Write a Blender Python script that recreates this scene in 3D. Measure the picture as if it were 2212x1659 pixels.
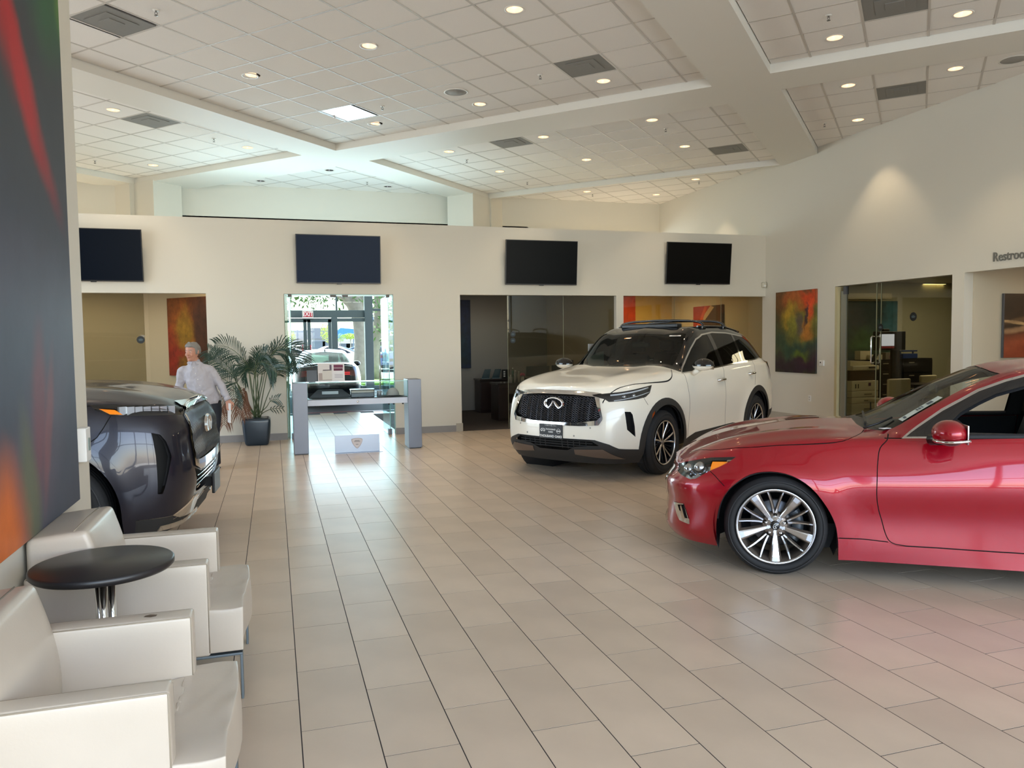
import bpy, bmesh, math, random
from math import sin, cos, pi, radians, sqrt, atan2, floor, ceil, hypot
from mathutils import Vector, Matrix, geometry
from mathutils.bvhtree import BVHTree

random.seed(7)
SC = bpy.context.scene
COL = SC.collection
for o in list(bpy.data.objects):
    bpy.data.objects.remove(o, do_unlink=True)

# ------------------------------------------------------------------ camera
FPX = 1661.29
PT, RO, YA, CH = 0.05654829, -0.0126169, 0.3001125, 1.62372718
_f = Vector((sin(YA)*cos(PT), cos(YA)*cos(PT), -sin(PT)))
_r = Vector((cos(YA), -sin(YA), 0)); _u = _r.cross(_f)
_r, _u = cos(RO)*_r + sin(RO)*_u, -sin(RO)*_r + cos(RO)*_u
CAMP = Vector((0, 0, CH))
cam_d = bpy.data.cameras.new('camera')
cam = bpy.data.objects.new('camera', cam_d); COL.objects.link(cam)
m = Matrix((_r, _u, -_f)).transposed().to_4x4(); m.translation = CAMP
cam.matrix_world = m
cam_d.sensor_fit = 'HORIZONTAL'; cam_d.sensor_width = 36.0
cam_d.lens = FPX/2212*36.0
cam_d.clip_start = 0.05; cam_d.clip_end = 400
SC.camera = cam

def ray(x, y):
    return _f + _r*((x-1106)/FPX) - _u*((y-829.5)/FPX)
def at(x, y, ax, v):
    "point where the sight line of a photo pixel meets the plane axis ax = v"
    d = ray(x, y); t = (v-CAMP[ax])/d[ax]
    return CAMP + d*t
def proj(p):
    d = Vector(p)-CAMP; z = d.dot(_f)
    if z < 0.05: return (-9999, -9999, z)
    return (1106+FPX*d.dot(_r)/z, 829.5-FPX*d.dot(_u)/z, z)

# ------------------------------------------------------------------ world and light
SUN_ROT = radians(150)
w = bpy.data.worlds.new('world'); SC.world = w; w.use_nodes = True
nt = w.node_tree; nt.nodes.clear()
sky = nt.nodes.new('ShaderNodeTexSky'); sky.sky_type = 'HOSEK_WILKIE' if False else 'NISHITA'
sky.sun_disc = False; sky.sun_elevation = radians(48); sky.sun_rotation = SUN_ROT
sky.air_density = 1.0; sky.dust_density = 1.2; sky.ozone_density = 1.0
bg = nt.nodes.new('ShaderNodeBackground'); bg.inputs['Strength'].default_value = 1.1
wo = nt.nodes.new('ShaderNodeOutputWorld')
nt.links.new(sky.outputs[0], bg.inputs[0]); nt.links.new(bg.outputs[0], wo.inputs[0])

sun_d = bpy.data.lights.new('sun', 'SUN'); sun_d.energy = 26.0; sun_d.angle = radians(0.6); sun_d.color = (1, .95, .86)
sun = bpy.data.objects.new('sun', sun_d); COL.objects.link(sun)
# sun stands high over the far side of the building, so no direct beam enters the front windows
sun.rotation_euler = (radians(38), 0, radians(-158)); sun.location = (0, 60, 60)

def portal(name, loc, rot, sx, sy, e, color=(.80, .89, 1.0)):
    "area light"
    d = bpy.data.lights.new(name, 'AREA'); d.shape = 'RECTANGLE'; d.size = sx; d.size_y = sy
    d.energy = e; d.color = color
    o = bpy.data.objects.new(name, d); COL.objects.link(o); o.location = loc; o.rotation_euler = rot
    return o
portal('window_daylight', (2.8, -3.95, 2.4), (radians(90), 0, 0), 13.2, 4.4, 400, (.58, .79, 1.0))
# added area light, stands in for sun bounced off the unseen forecourt
portal('forecourt_bounce', (2.8, -9.5, -.1), (radians(180), 0, 0), 18.0, 9.0, 4000, (.84, .92, 1.0))
portal('hall_daylight', (1.5, 26.6, 2.1), (radians(-90), 0, 0), 8.0, 4.0, 800, (.62, .87, 1.0))
portal('side_window_daylight', (-8.8, 9.3, 2.4), (0, radians(-90), 0), 4.4, 7.0, 420, (.76, .87, 1.0))
portal('side_forecourt_bounce', (-13.0, 9.3, -.1), (radians(180), 0, 0), 7.0, 9.0, 800, (1.0, .95, .86))
portal('entrance_fill_light', (1.0, 15.8, 3.0), (radians(180), 0, 0), 5.0, 2.6, 120, (.58, .86, 1.0))  # added uplight hidden behind the partition, no real fixture; cools the entrance ceiling

vs = SC.view_settings
vs.view_transform = 'Standard'; vs.look = 'None'; vs.gamma = 1.0; vs.use_curve_mapping = False
vs.exposure = -0.24
try:
    SC.cycles.max_bounces = 10; SC.cycles.transparent_max_bounces = 24
    SC.cycles.sample_clamp_indirect = 6.0; SC.cycles.caustics_reflective = False; SC.cycles.caustics_refractive = False
except Exception: pass

# ------------------------------------------------------------------ colours and materials
def lin(c):
    c /= 255.0
    return c/12.92 if c <= 0.04045 else ((c+0.055)/1.055)**2.4
def rgb(r, g, b): return (lin(r), lin(g), lin(b), 1.0)
MATS = {}
def mat(name, col=(200, 200, 200), rough=0.5, metal=0.0, coat=0.0, spec=0.5, noise=0.0, nscale=6.0, bump=0.0, bscale=200.0,
        emit=None, estr=0.0, island=0.0, coatr=0.03, aniso=0.0, sheen=0.0):
    if name in MATS: return MATS[name]
    M = bpy.data.materials.new(name); M.use_nodes = True; t = M.node_tree
    b = t.nodes['Principled BSDF']
    c = rgb(*col)
    b.inputs['Base Color'].default_value = c
    b.inputs['Roughness'].default_value = rough; b.inputs['Metallic'].default_value = metal
    b.inputs['Coat Weight'].default_value = coat; b.inputs['Coat Roughness'].default_value = coatr
    b.inputs['Specular IOR Level'].default_value = spec
    if sheen: b.inputs['Sheen Weight'].default_value = sheen
    if noise or island:
        cur = None
        if noise:
            tc = t.nodes.new('ShaderNodeTexCoord')
            n = t.nodes.new('ShaderNodeTexNoise'); n.inputs['Scale'].default_value = nscale; n.inputs['Detail'].default_value = 6
            t.links.new(tc.outputs['Object'], n.inputs['Vector'])
            cur = n.outputs['Fac']
        hs = t.nodes.new('ShaderNodeHueSaturation'); hs.inputs['Color'].default_value = c
        mr = t.nodes.new('ShaderNodeMapRange')
        mr.inputs['From Min'].default_value = 0.25; mr.inputs['From Max'].default_value = 0.75
        mr.inputs['To Min'].default_value = 1-noise; mr.inputs['To Max'].default_value = 1+noise
        if cur: t.links.new(cur, mr.inputs['Value'])
        else: mr.inputs['Value'].default_value = 0.5
        val = mr.outputs[0]
        if island:
            oi = t.nodes.new('ShaderNodeObjectInfo'); ge = t.nodes.new('ShaderNodeNewGeometry')
            ad = t.nodes.new('ShaderNodeMath'); ad.operation = 'ADD'
            fr = t.nodes.new('ShaderNodeMath'); fr.operation = 'FRACT'
            t.links.new(oi.outputs['Random'], ad.inputs[0]); t.links.new(ge.outputs['Random Per Island'], ad.inputs[1])
            t.links.new(ad.outputs[0], fr.inputs[0])
            m2 = t.nodes.new('ShaderNodeMapRange'); m2.inputs['To Min'].default_value = 1-island; m2.inputs['To Max'].default_value = 1+island
            t.links.new(fr.outputs[0], m2.inputs['Value'])
            mu = t.nodes.new('ShaderNodeMath'); mu.operation = 'MULTIPLY'
            t.links.new(m2.outputs[0], mu.inputs[0]); t.links.new(val, mu.inputs[1]); val = mu.outputs[0]
        t.links.new(val, hs.inputs['Value']); t.links.new(hs.outputs[0], b.inputs['Base Color'])
    if bump:
        tc = t.nodes.new('ShaderNodeTexCoord')
        n2 = t.nodes.new('ShaderNodeTexNoise'); n2.inputs['Scale'].default_value = bscale; n2.inputs['Detail'].default_value = 3
        t.links.new(tc.outputs['Object'], n2.inputs['Vector'])
        bp = t.nodes.new('ShaderNodeBump'); bp.inputs['Strength'].default_value = bump; bp.inputs['Distance'].default_value = 0.01
        t.links.new(n2.outputs['Fac'], bp.inputs['Height']); t.links.new(bp.outputs[0], b.inputs['Normal'])
    if emit:
        b.inputs['Emission Color'].default_value = rgb(*emit); b.inputs['Emission Strength'].default_value = estr
    MATS[name] = M
    return M
def glass(name, tint=(235, 245, 240), refl=0.08, rough=0.0, dens=1.0):
    "thin pane: mostly clear with a fresnel reflection"
    if name in MATS: return MATS[name]
    M = bpy.data.materials.new(name); M.use_nodes = True; t = M.node_tree; t.nodes.clear()
    o = t.nodes.new('ShaderNodeOutputMaterial'); mx = t.nodes.new('ShaderNodeMixShader')
    tr = t.nodes.new('ShaderNodeBsdfTransparent'); gl = t.nodes.new('ShaderNodeBsdfGlossy')
    gl.inputs['Roughness'].default_value = rough; tr.inputs['Color'].default_value = rgb(*tint)
    lw = t.nodes.new('ShaderNodeFresnel'); ge = t.nodes.new('ShaderNodeNewGeometry')
    io = t.nodes.new('ShaderNodeMapRange'); io.inputs['To Min'].default_value = 1.5; io.inputs['To Max'].default_value = 1/1.5
    t.links.new(ge.outputs['Backfacing'], io.inputs['Value']); t.links.new(io.outputs[0], lw.inputs['IOR'])
    ad = t.nodes.new('ShaderNodeMath'); ad.operation = 'MULTIPLY_ADD'; ad.inputs[1].default_value = 0.7; ad.inputs[2].default_value = refl-0.04
    ad.use_clamp = True
    t.links.new(lw.outputs[0], ad.inputs[0]); t.links.new(ad.outputs[0], mx.inputs[0])
    t.links.new(tr.outputs[0], mx.inputs[1]); t.links.new(gl.outputs[0], mx.inputs[2]); t.links.new(mx.outputs[0], o.inputs[0])
    MATS[name] = M
    return M
def painting_mat(name, stops, seed=0.0, scale=1.2, dist=2.0, axis='Z', grad=0.6, rough=0.6, detail=5):
    "abstract canvas: colour bands warped by noise; stops = [(pos, rgb)] run bottom to top"
    M = bpy.data.materials.new(name); M.use_nodes = True; t = M.node_tree; b = t.nodes['Principled BSDF']
    b.inputs['Roughness'].default_value = rough
    tc = t.nodes.new('ShaderNodeTexCoord'); n = t.nodes.new('ShaderNodeTexNoise'); n.noise_dimensions = '4D'
    n.inputs['W'].default_value = seed; n.inputs['Scale'].default_value = scale; n.inputs['Detail'].default_value = detail
    n.inputs['Distortion'].default_value = dist
    t.links.new(tc.outputs['Generated'], n.inputs['Vector'])
    sx = t.nodes.new('ShaderNodeSeparateXYZ'); t.links.new(tc.outputs['Generated'], sx.inputs[0])
    a = t.nodes.new('ShaderNodeMath'); a.operation = 'MULTIPLY_ADD'; a.inputs[1].default_value = grad
    t.links.new(sx.outputs[axis], a.inputs[0])
    s = t.nodes.new('ShaderNodeMath'); s.operation = 'MULTIPLY_ADD'; s.inputs[1].default_value = 1.5; s.inputs[2].default_value = -0.75+(1-grad)/2
    t.links.new(n.outputs['Fac'], s.inputs[0]); t.links.new(s.outputs[0], a.inputs[2])
    cr = t.nodes.new('ShaderNodeValToRGB'); cr.color_ramp.interpolation = 'EASE'
    e = cr.color_ramp.elements
    while len(e) < len(stops): e.new(0.5)
    for i, (p, c) in enumerate(stops):
        e[i].position = p; e[i].color = rgb(*c)
    t.links.new(a.outputs[0], cr.inputs[0])
    n2 = t.nodes.new('ShaderNodeTexNoise'); n2.inputs['Scale'].default_value = 7; n2.inputs['Detail'].default_value = 8
    t.links.new(tc.outputs['Generated'], n2.inputs['Vector'])
    mr = t.nodes.new('ShaderNodeMapRange'); mr.inputs['From Min'].default_value = .3; mr.inputs['From Max'].default_value = .7
    mr.inputs['To Min'].default_value = .6; mr.inputs['To Max'].default_value = 1.35
    t.links.new(n2.outputs['Fac'], mr.inputs['Value'])
    hs = t.nodes.new('ShaderNodeHueSaturation'); t.links.new(cr.outputs[0], hs.inputs['Color']); t.links.new(mr.outputs[0], hs.inputs['Value'])
    t.links.new(hs.outputs[0], b.inputs['Base Color'])
    MATS[name] = M
    return M

# ------------------------------------------------------------------ object helpers
def setp(o, label=None, cat=None, group=None, kind=None):
    if label: o['label'] = label
    if cat: o['category'] = cat
    if group: o['group'] = group
    if kind: o['kind'] = kind
    return o
def thing(name, label, cat, loc=(0, 0, 0), rz=0.0, group=None, kind=None):
    o = bpy.data.objects.new(name, None); COL.objects.link(o); o.empty_display_size = 0.1
    o.location = loc; o.rotation_euler = (0, 0, rz)
    return setp(o, label, cat, group, kind)
def dup(root, loc=None, rz=None, label=None, group=None):
    c = root.copy(); COL.objects.link(c)
    if loc is not None: c.location = loc
    if rz is not None: c.rotation_euler = (0, 0, rz)
    if label: c['label'] = label
    if group: c['group'] = group
    for ch in list(root.children):
        k = ch.copy(); COL.objects.link(k); k.parent = c
        for g in list(ch.children):
            q = g.copy(); COL.objects.link(q); q.parent = k
    return c
class MB:
    "collects simple shapes and links them as one mesh object"
    def __init__(s): s.v = []; s.f = []; s.mi = []; s.m = 0; s.sm = []
    def add(s, vs_, fs, smooth=False):
        n = len(s.v); s.v += [tuple(p) for p in vs_]
        for f in fs: s.f.append([i+n for i in f]); s.mi.append(s.m); s.sm.append(smooth)
        return s
    def box(s, x0, x1, y0, y1, z0, z1):
        v = [(x0, y0, z0), (x1, y0, z0), (x1, y1, z0), (x0, y1, z0), (x0, y0, z1), (x1, y0, z1), (x1, y1, z1), (x0, y1, z1)]
        return s.add(v, [(0, 3, 2, 1), (4, 5, 6, 7), (0, 1, 5, 4), (1, 2, 6, 5), (2, 3, 7, 6), (3, 0, 4, 7)])
    def obox(s, c, ax, ay, az, hx, hy, hz):
        "oriented box: centre, unit axes, half sizes"
        c = Vector(c); ax = Vector(ax)*hx; ay = Vector(ay)*hy; az = Vector(az)*hz
        v = [c+i*ax+j*ay+k*az for k in (-1, 1) for (i, j) in ((-1, -1), (1, -1), (1, 1), (-1, 1))]
        return s.add(v, [(0, 3, 2, 1), (4, 5, 6, 7), (0, 1, 5, 4), (1, 2, 6, 5), (2, 3, 7, 6), (3, 0, 4, 7)])
    def prism(s, poly, z0, z1, M=None):
        n = len(poly); v = [(p[0], p[1], z0) for p in poly]+[(p[0], p[1], z1) for p in poly]
        if M is not None: v = [M @ Vector(p) for p in v]
        a = sum(poly[i][0]*poly[(i+1) % n][1]-poly[(i+1) % n][0]*poly[i][1] for i in range(n))
        f = [list(range(n))[::-1], list(range(n, 2*n))]+[(i, (i+1) % n, (i+1) % n+n, i+n) for i in range(n)]
        if a < 0: f = [list(q)[::-1] for q in f]
        return s.add(v, f)
    def lathe(s, prof, n=24, M=None, closed=False, smooth=True, arc=2*pi, a0=0.0):
        "profile [(r, z)] about z"
        v = []; full = abs(arc-2*pi) < 1e-6; cols = n if full else n+1
        for i in range(cols):
            a = a0+arc*i/n
            for (r, z) in prof: v.append((r*cos(a), r*sin(a), z))
        k = len(prof); f = []
        for i in range(n):
            j = (i+1) % cols
            for q in range(k-1 if not closed else k):
                q2 = (q+1) % k
                f.append((i*k+q, j*k+q, j*k+q2, i*k+q2))
        if M is not None: v = [M @ Vector(p) for p in v]
        return s.add(v, f, smooth)
    def tube(s, pts, r, n=8, cap=True, smooth=True):
        pts = [Vector(p) for p in pts]; v = []; rs = r if isinstance(r, (list, tuple)) else [r]*len(pts)
        up = Vector((0, 0, 1)); prev = None
        for i, p in enumerate(pts):
            d = (pts[min(i+1, len(pts)-1)]-pts[max(i-1, 0)]).normalized()
            if prev is None:
                a = d.cross(up)
                if a.length < 1e-3: a = d.cross(Vector((1, 0, 0)))
                a.normalize()
            else:
                a = prev-d*prev.dot(d)
                if a.length < 1e-6: a = d.orthogonal()
                a.normalize()
            prev = a; b = d.cross(a)
            for k in range(n):
                t = 2*pi*k/n; v.append(p+(a*cos(t)+b*sin(t))*rs[i])
        f = []
        for i in range(len(pts)-1):
            for k in range(n):
                f.append((i*n+k, i*n+(k+1) % n, (i+1)*n+(k+1) % n, (i+1)*n+k))
        s.add(v, f, smooth)
        if cap:
            m_ = len(s.v)-len(v)
            s.f.append([m_+k for k in range(n)][::-1]); s.mi.append(s.m); s.sm.append(False)
            e = m_+(len(pts)-1)*n
            s.f.append([e+k for k in range(n)]); s.mi.append(s.m); s.sm.append(False)
        return s
    def sphere(s, c, r, n=16, k=10, sc=(1, 1, 1), z0=-1, z1=1):
        c = Vector(c); v = []; f = []
        a0 = math.asin(max(-1, z0)); a1 = math.asin(min(1, z1))
        for i in range(k+1):
            a = a0+(a1-a0)*i/k
            for j in range(n):
                b = 2*pi*j/n; v.append((c.x+r*sc[0]*cos(a)*cos(b), c.y+r*sc[1]*cos(a)*sin(b), c.z+r*sc[2]*sin(a)))
        for i in range(k):
            for j in range(n): f.append((i*n+j, i*n+(j+1) % n, (i+1)*n+(j+1) % n, (i+1)*n+j))
        return s.add(v, f, True)
    def grid(s, fn, nu, nv, smooth=True):
        v = [fn(i/nu, j/nv) for i in range(nu+1) for j in range(nv+1)]
        f = [(i*(nv+1)+j, (i+1)*(nv+1)+j, (i+1)*(nv+1)+j+1, i*(nv+1)+j+1) for i in range(nu) for j in range(nv)]
        return s.add(v, f, smooth)
    def mesh(s, name, mats):
        me = bpy.data.meshes.new(name); me.from_pydata(s.v, [], s.f)
        for m_ in (mats if isinstance(mats, (list, tuple)) else [mats]): me.materials.append(m_)
        me.polygons.foreach_set('material_index', s.mi); me.polygons.foreach_set('use_smooth', s.sm)
        me.update()
        return me
    def build(s, name, mats, parent=None, bevel=0.0, seg=2, sub=0, loc=None, rot=None, solid=0.0):
        o = bpy.data.objects.new(name, s.mesh(name, mats)); COL.objects.link(o)
        if parent is not None: o.parent = parent
        if loc is not None: o.location = loc
        if rot is not None: o.rotation_euler = rot
        if solid:
            md = o.modifiers.new('solid', 'SOLIDIFY'); md.thickness = solid; md.offset = 0
        if bevel:
            md = o.modifiers.new('bevel', 'BEVEL'); md.width = bevel; md.segments = seg; md.limit_method = 'ANGLE'; md.angle_limit = radians(35)
            md.harden_normals = False
            for p in o.data.polygons: p.use_smooth = True
            w_ = o.modifiers.new('wn', 'WEIGHTED_NORMAL'); w_.keep_sharp = True
        if sub:
            md = o.modifiers.new('sub', 'SUBSURF'); md.levels = sub; md.render_levels = sub
            for p in o.data.polygons: p.use_smooth = True
        return o
def bx(name, x0, x1, y0, y1, z0, z1, m_, parent=None, bevel=0.0, **k):
    return MB().box(x0, x1, y0, y1, z0, z1).build(name, m_, parent, bevel=bevel, **k)
def struct(o, label=None):
    o['kind'] = 'structure'
    if label: o['label'] = label
    return o
def clip_poly(poly, a, b, c):
    "keep part with a*x+b*y <= c"
    out = []
    for i in range(len(poly)):
        p, q = poly[i], poly[(i+1) % len(poly)]
        dp, dq = a*p[0]+b*p[1]-c, a*q[0]+b*q[1]-c
        if dp <= 0: out.append(p)
        if (dp < 0 < dq) or (dq < 0 < dp):
            t = dp/(dp-dq); out.append((p[0]+(q[0]-p[0])*t, p[1]+(q[1]-p[1])*t))
    return out
def text_mesh(name, txt, size, M, m_, parent=None, depth=0.002, align='CENTER', bold=0.0, sx=1.0):
    cu = bpy.data.curves.new(name, 'FONT'); cu.body = txt; cu.size = size; cu.extrude = depth; cu.align_x = align; cu.align_y = 'CENTER'
    cu.offset = bold; cu.resolution_u = 3
    t = bpy.data.objects.new('tmp_text', cu); COL.objects.link(t)
    dg = bpy.context.evaluated_depsgraph_get()
    me = bpy.data.meshes.new_from_object(t.evaluated_get(dg)); bpy.data.objects.remove(t, do_unlink=True); bpy.data.curves.remove(cu)
    me.transform(Matrix.Diagonal((sx, 1, 1, 1))); me.transform(M)
    me.name = name; me.materials.clear(); me.materials.append(m_)
    for p in me.polygons: p.material_index = 0
    o = bpy.data.objects.new(name, me); COL.objects.link(o)
    if parent is not None: o.parent = parent
    return o
def frame(origin, x, y, z):
    M = Matrix((Vector(x), Vector(y), Vector(z))).transposed().to_4x4(); M.translation = Vector(origin)
    return M
# ------------------------------------------------------------------ shared materials
WALL = mat('wall_paint', (214, 208, 194), .62, bump=.06, bscale=300)
WALL2 = mat('warm_wall_paint', (206, 194, 170), .6)
WALLY = mat('yellow_wall_paint', (214, 184, 112), .6)
TILEF = mat('porcelain_floor', (198, 178, 156), .30, spec=.55, noise=.10, nscale=2.3, island=.06, bump=.02, bscale=60)
GROUT = mat('dark_grout', (38, 30, 34), .85)
TILEC = mat('acoustic_tile', (232, 226, 217), .85, noise=.02, nscale=80, island=.015)
TBAR = mat('ceiling_grid_metal', (192, 184, 173), .45)
SOFF = mat('soffit_paint', (222, 217, 205), .55)
BASEM = mat('base_tile', (142, 138, 136), .5, noise=.06)
BASEL = mat('base_tile_light', (176, 168, 154), .5, noise=.06)
CARPET = mat('dark_carpet', (66, 58, 54), .95, noise=.25, nscale=40, bump=.3, bscale=150)
FRAMEG = mat('grey_window_frame', (98, 114, 122), .45, metal=.3)
PANE = glass('clear_pane', (238, 248, 245), .05)
PANEO = glass('office_pane', (222, 219, 208), .045)
PANEH = glass('hall_door_pane', (226, 244, 244), .06)
GEDGE = mat('glass_edge', (140, 196, 194), .15, spec=.8)
GEDGO = mat('office_glass_edge', (150, 150, 124), .2, spec=.6)
BRONZE = mat('dark_patch_fitting', (70, 66, 62), .4, metal=.6)
BLACKP = mat('black_plastic', (18, 18, 20), .35)
BLACKG = mat('black_gloss', (8, 9, 12), .08, coat=.6)
STEEL = mat('brushed_steel', (110, 112, 119), .38, metal=.65, noise=.05, nscale=3)
CHROME = mat('chrome', (225, 225, 225), .07, metal=1.0)
WHITEP = mat('white_plastic', (226, 224, 220), .45)
DWOOD = mat('dark_wood', (46, 30, 26), .35, noise=.2, nscale=4)

XW, YB = 9.57, 13.45           # right wall and partition planes
K = 1.047
HC = CH+(4.91-CH)*K            # ceiling tile height
HS = CH+(4.80-CH)*K            # soffit underside
YF = 17.93                     # rear wall above the partition
TOPZ = 5.35
SB = Vector((cos(radians(44.9)), sin(radians(44.9)))); TB = Vector((cos(radians(-46.2)), sin(radians(-46.2))))
def S2(s, t): p = SB*(s*K)+TB*(t*K); return (p.x, p.y)

# ------------------------------------------------------------------ floor
floor_o = struct(bx('floor', -9.2, 16, -5.2, 27.2, -.30, -.0010, GROUT), 'beige porcelain plank tile floor with dark joints')
TW = .3048; FX0, FY0 = .0653, 3.258
cells = []
for i in range(int((-9-FX0)/TW), int((XW-FX0)/TW)+1):
    for k in range(-18, 48):
        if (i-k) % 2: continue
        x0, x1 = FX0+i*TW, FX0+(i+1)*TW; y0, y1 = FY0+TW*k, FY0+TW*(k+2)
        if y0 > 26.8: continue
        if y0 > YB-.05 and (x1 < -2.6 or x0 > 5.8): continue
        x1 = min(x1, XW); 
        if x1-x0 < .03: continue
        cx, cy = (x0+x1)/2, (y0+y1)/2
        u_, v_, d_ = proj((cx, cy, 0))
        vis = d_ > 0 and -60 < u_ < 2270 and v_ < 1760 and cx > -1.0 or (d_ > 0 and 190 < u_ < 2270 and cy > 5.2 and v_ < 1760)
        cells.append((d_ if vis else 1e6, x0, x1, y0, y1, i))
cells.sort()
GJ = .0024
def tile_mb(b, x0, x1, y0, y1):
    return b.box(x0+GJ, x1-GJ, y0+GJ, y1-GJ, -.02, 0)
tm = tile_mb(MB(), -TW/2, TW/2, -TW, TW).mesh('floor_tile', TILEF)
n = 0; rest = MB()
for c in cells:
    d_, x0, x1, y0, y1, i = c
    if n < 298 and d_ < 1e5 and x1-x0 > TW-.01:
        o = bpy.data.objects.new('floor_tile', tm); COL.objects.link(o); o.parent = floor_o
        o.location = ((x0+x1)/2, (y0+y1)/2, 0); n += 1
    else:
        hi = -.0005 if random.random() < .3 else 0
        tile_mb(rest, x0, x1, y0, y1)
o = rest.build('floor_tiles_beyond', TILEF, floor_o); o['kind'] = 'stuff'

# ------------------------------------------------------------------ ceiling: coffers in a grid turned 45 degrees
ceil_o = struct(bpy.data.objects.new('ceiling', None), 'white lay-in tile ceiling in coffers turned 45 degrees'); COL.objects.link(ceil_o)
# s0, s1, t0, t1, lattice s, lattice t (tile side .6099 in st units)
L = .6099
COF = [(2.6, 9.93, -8.60, -2.37, 6.595, -4.523),
       (10.78, 15.02, -8.58, -2.33, 11.05, -4.523),
       (2.6, 9.87, -13.73, -9.30, 6.595, -9.71),
       (2.6, 9.82, -1.64, 5.0, 6.595+2.44, -1.18),
       (10.52, 16.5, -1.62, 5.0, 11.48, -1.18),
       (10.82, 18.5, -15.6, -9.28, 11.05, -9.71),
       (15.08, 21.0, -9.2, -.5, 15.70, -4.455),
       (2.6, 9.87, -20, -14.45, 6.595, -14.6)]
LIGHTS = [(6.90, -3.61), (6.90, -5.46), (6.90, -7.32), (9.34, -3.61), (9.34, -5.46), (9.34, -7.32),
          (11.355, -3.608), (11.355, -5.438), (11.355, -7.267), (13.185, -7.267), (13.185, -5.438), (13.185, -3.608),
          (9.34, -.875), (9.34, .345), (11.175, .345), (11.175, -.875), (13.005, -.875),
          (16.0, -4.15), (16.0, -6.59), (17.2, -5.37), (6.9, -10.01), (9.34, -12.45), (9.34, -10.01),
          (11.36, -10.0), (11.36, -11.83), (13.18, -10.0), (4.46, -7.32)]
OFFL = {23, 24, 25}
VENTS = [(5.07, -7.32), (7.49, -10.01), (8.73, -3.61), (11.36, -6.04), (13.795, -2.998), (11.785, -.265), (8.73, -.265), (8.73, -7.32)]
SPK = [(8.73, -5.46), (11.18, .95)]
def near(s, t, lst, tol=.33):
    return [j for j, (a, b) in enumerate(lst) if abs(a-s) < tol and abs(b-t) < tol]
tiles = []
bars = MB()
for ci, (s0, s1, t0, t1, ls, lt) in enumerate(COF):
    i0, i1 = floor((s0-ls)/L), ceil((s1-ls)/L); j0, j1 = floor((t0-lt)/L), ceil((t1-lt)/L)
    def clipw(P):
        P = [S2(*q) for q in P]
        for (a, b, c) in ((1, 0, XW), (0, 1, YF), (-1, 0, 9.2), (0, -1, 4.2)):
            P = clip_poly(P, a, b, c)
            if len(P) < 3: return None
        return P
    for i in range(i0, i1):
        for j in range(j0, j1):
            a0, a1 = max(s0, ls+i*L), min(s1, ls+(i+1)*L); b0, b1 = max(t0, lt+j*L), min(t1, lt+(j+1)*L)
            if a1-a0 < .03 or b1-b0 < .03: continue
            g = .011
            P = clipw([(a0+g, b0+g), (a0+g, b1-g), (a1-g, b1-g), (a1-g, b0+g)])
            if not P: continue
            full = (a1-a0 > L-.01 and b1-b0 > L-.01 and len(P) == 4)
            cx = sum(p[0] for p in P)/len(P); cy = sum(p[1] for p in P)/len(P)
            u_, v_, d_ = proj((cx, cy, HC))
            vis = d_ > 0 and 130 < u_ < 2260 and -60 < v_ < 470 and cx > -.21*cy-.3
            sc, tc = (a0+a1)/2, (b0+b1)/2
            tiles.append((d_ if vis else 1e6, full, P, sc, tc, ci))
    for i in range(i0, i1+1):
        s = ls+i*L
        if s0 < s < s1:
            P = clipw([(s-.012, t0), (s-.012, t1), (s+.012, t1), (s+.012, t0)])
            if P: bars.prism(P, HC-.003, HC+.02)
    for j in range(j0, j1+1):
        t = lt+j*L
        if t0 < t < t1:
            P = clipw([(s0, t-.012), (s0, t+.012), (s1, t+.012), (s1, t-.012)])
            if P: bars.prism(P, HC-.0035, HC+.02)
bars.build('ceiling_grid', TBAR, ceil_o)
tiles.sort(key=lambda q: q[0]); n = 0; rest = MB(); cache = {}
def hole_tile(P, r=.092, nn=20):
    "square tile with a round hole"
    cx = sum(p[0] for p in P)/4; cy = sum(p[1] for p in P)/4
    b = MB(); v = []; 
    for k in range(nn):
        a = 2*pi*k/nn; dx, dy = cos(a), sin(a)
        best = 9
        for e in range(4):
            p, q = P[e], P[(e+1) % 4]
            ex, ey = q[0]-p[0], q[1]-p[1]; den = dx*ey-dy*ex
            if abs(den) < 1e-9: continue
            t = ((p[0]-cx)*ey-(p[1]-cy)*ex)/den
            if 0 < t < best: best = t
        v.append((cx+dx*r, cy+dy*r, HC)); v.append((cx+dx*best, cy+dy*best, HC))
    f = [(2*k, 2*((k+1) % nn), 2*((k+1) % nn)+1, 2*k+1) for k in range(nn)]
    b.add(v, f)
    return b
for (d_, full, P, sc, tc, ci) in tiles:
    if full and near(sc, tc, VENTS, .2): continue
    lt_ = full and near(sc, tc, LIGHTS, .12)
    if lt_:
        if n < 290 and d_ < 1e5:
            hole_tile(P).build('ceiling_tile', TILEC, ceil_o); n += 1
        else: hb = hole_tile(P); rest.add(hb.v, hb.f)
    elif n < 290 and d_ < 1e5:
        if full:
            key = ci
            if key not in cache:
                cache[key] = (MB().prism([(p[0]-P[0][0], p[1]-P[0][1]) for p in P], 0, .015).mesh('ceiling_tile', TILEC))
            o = bpy.data.objects.new('ceiling_tile', cache[key]); COL.objects.link(o); o.parent = ceil_o; o.location = (P[0][0], P[0][1], HC)
        else: MB().prism(P, HC, HC+.015).build('ceiling_tile', TILEC, ceil_o)
        n += 1
    else: rest.prism(P, HC, HC+.015)
o = rest.build('ceiling_tiles_beyond', TILEC, ceil_o); o['kind'] = 'stuff'
struct(bx('ceiling_slab', -9.3, 16.2, -5.2, 18.1, TOPZ, TOPZ+.1, SOFF, ceil_o))
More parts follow.
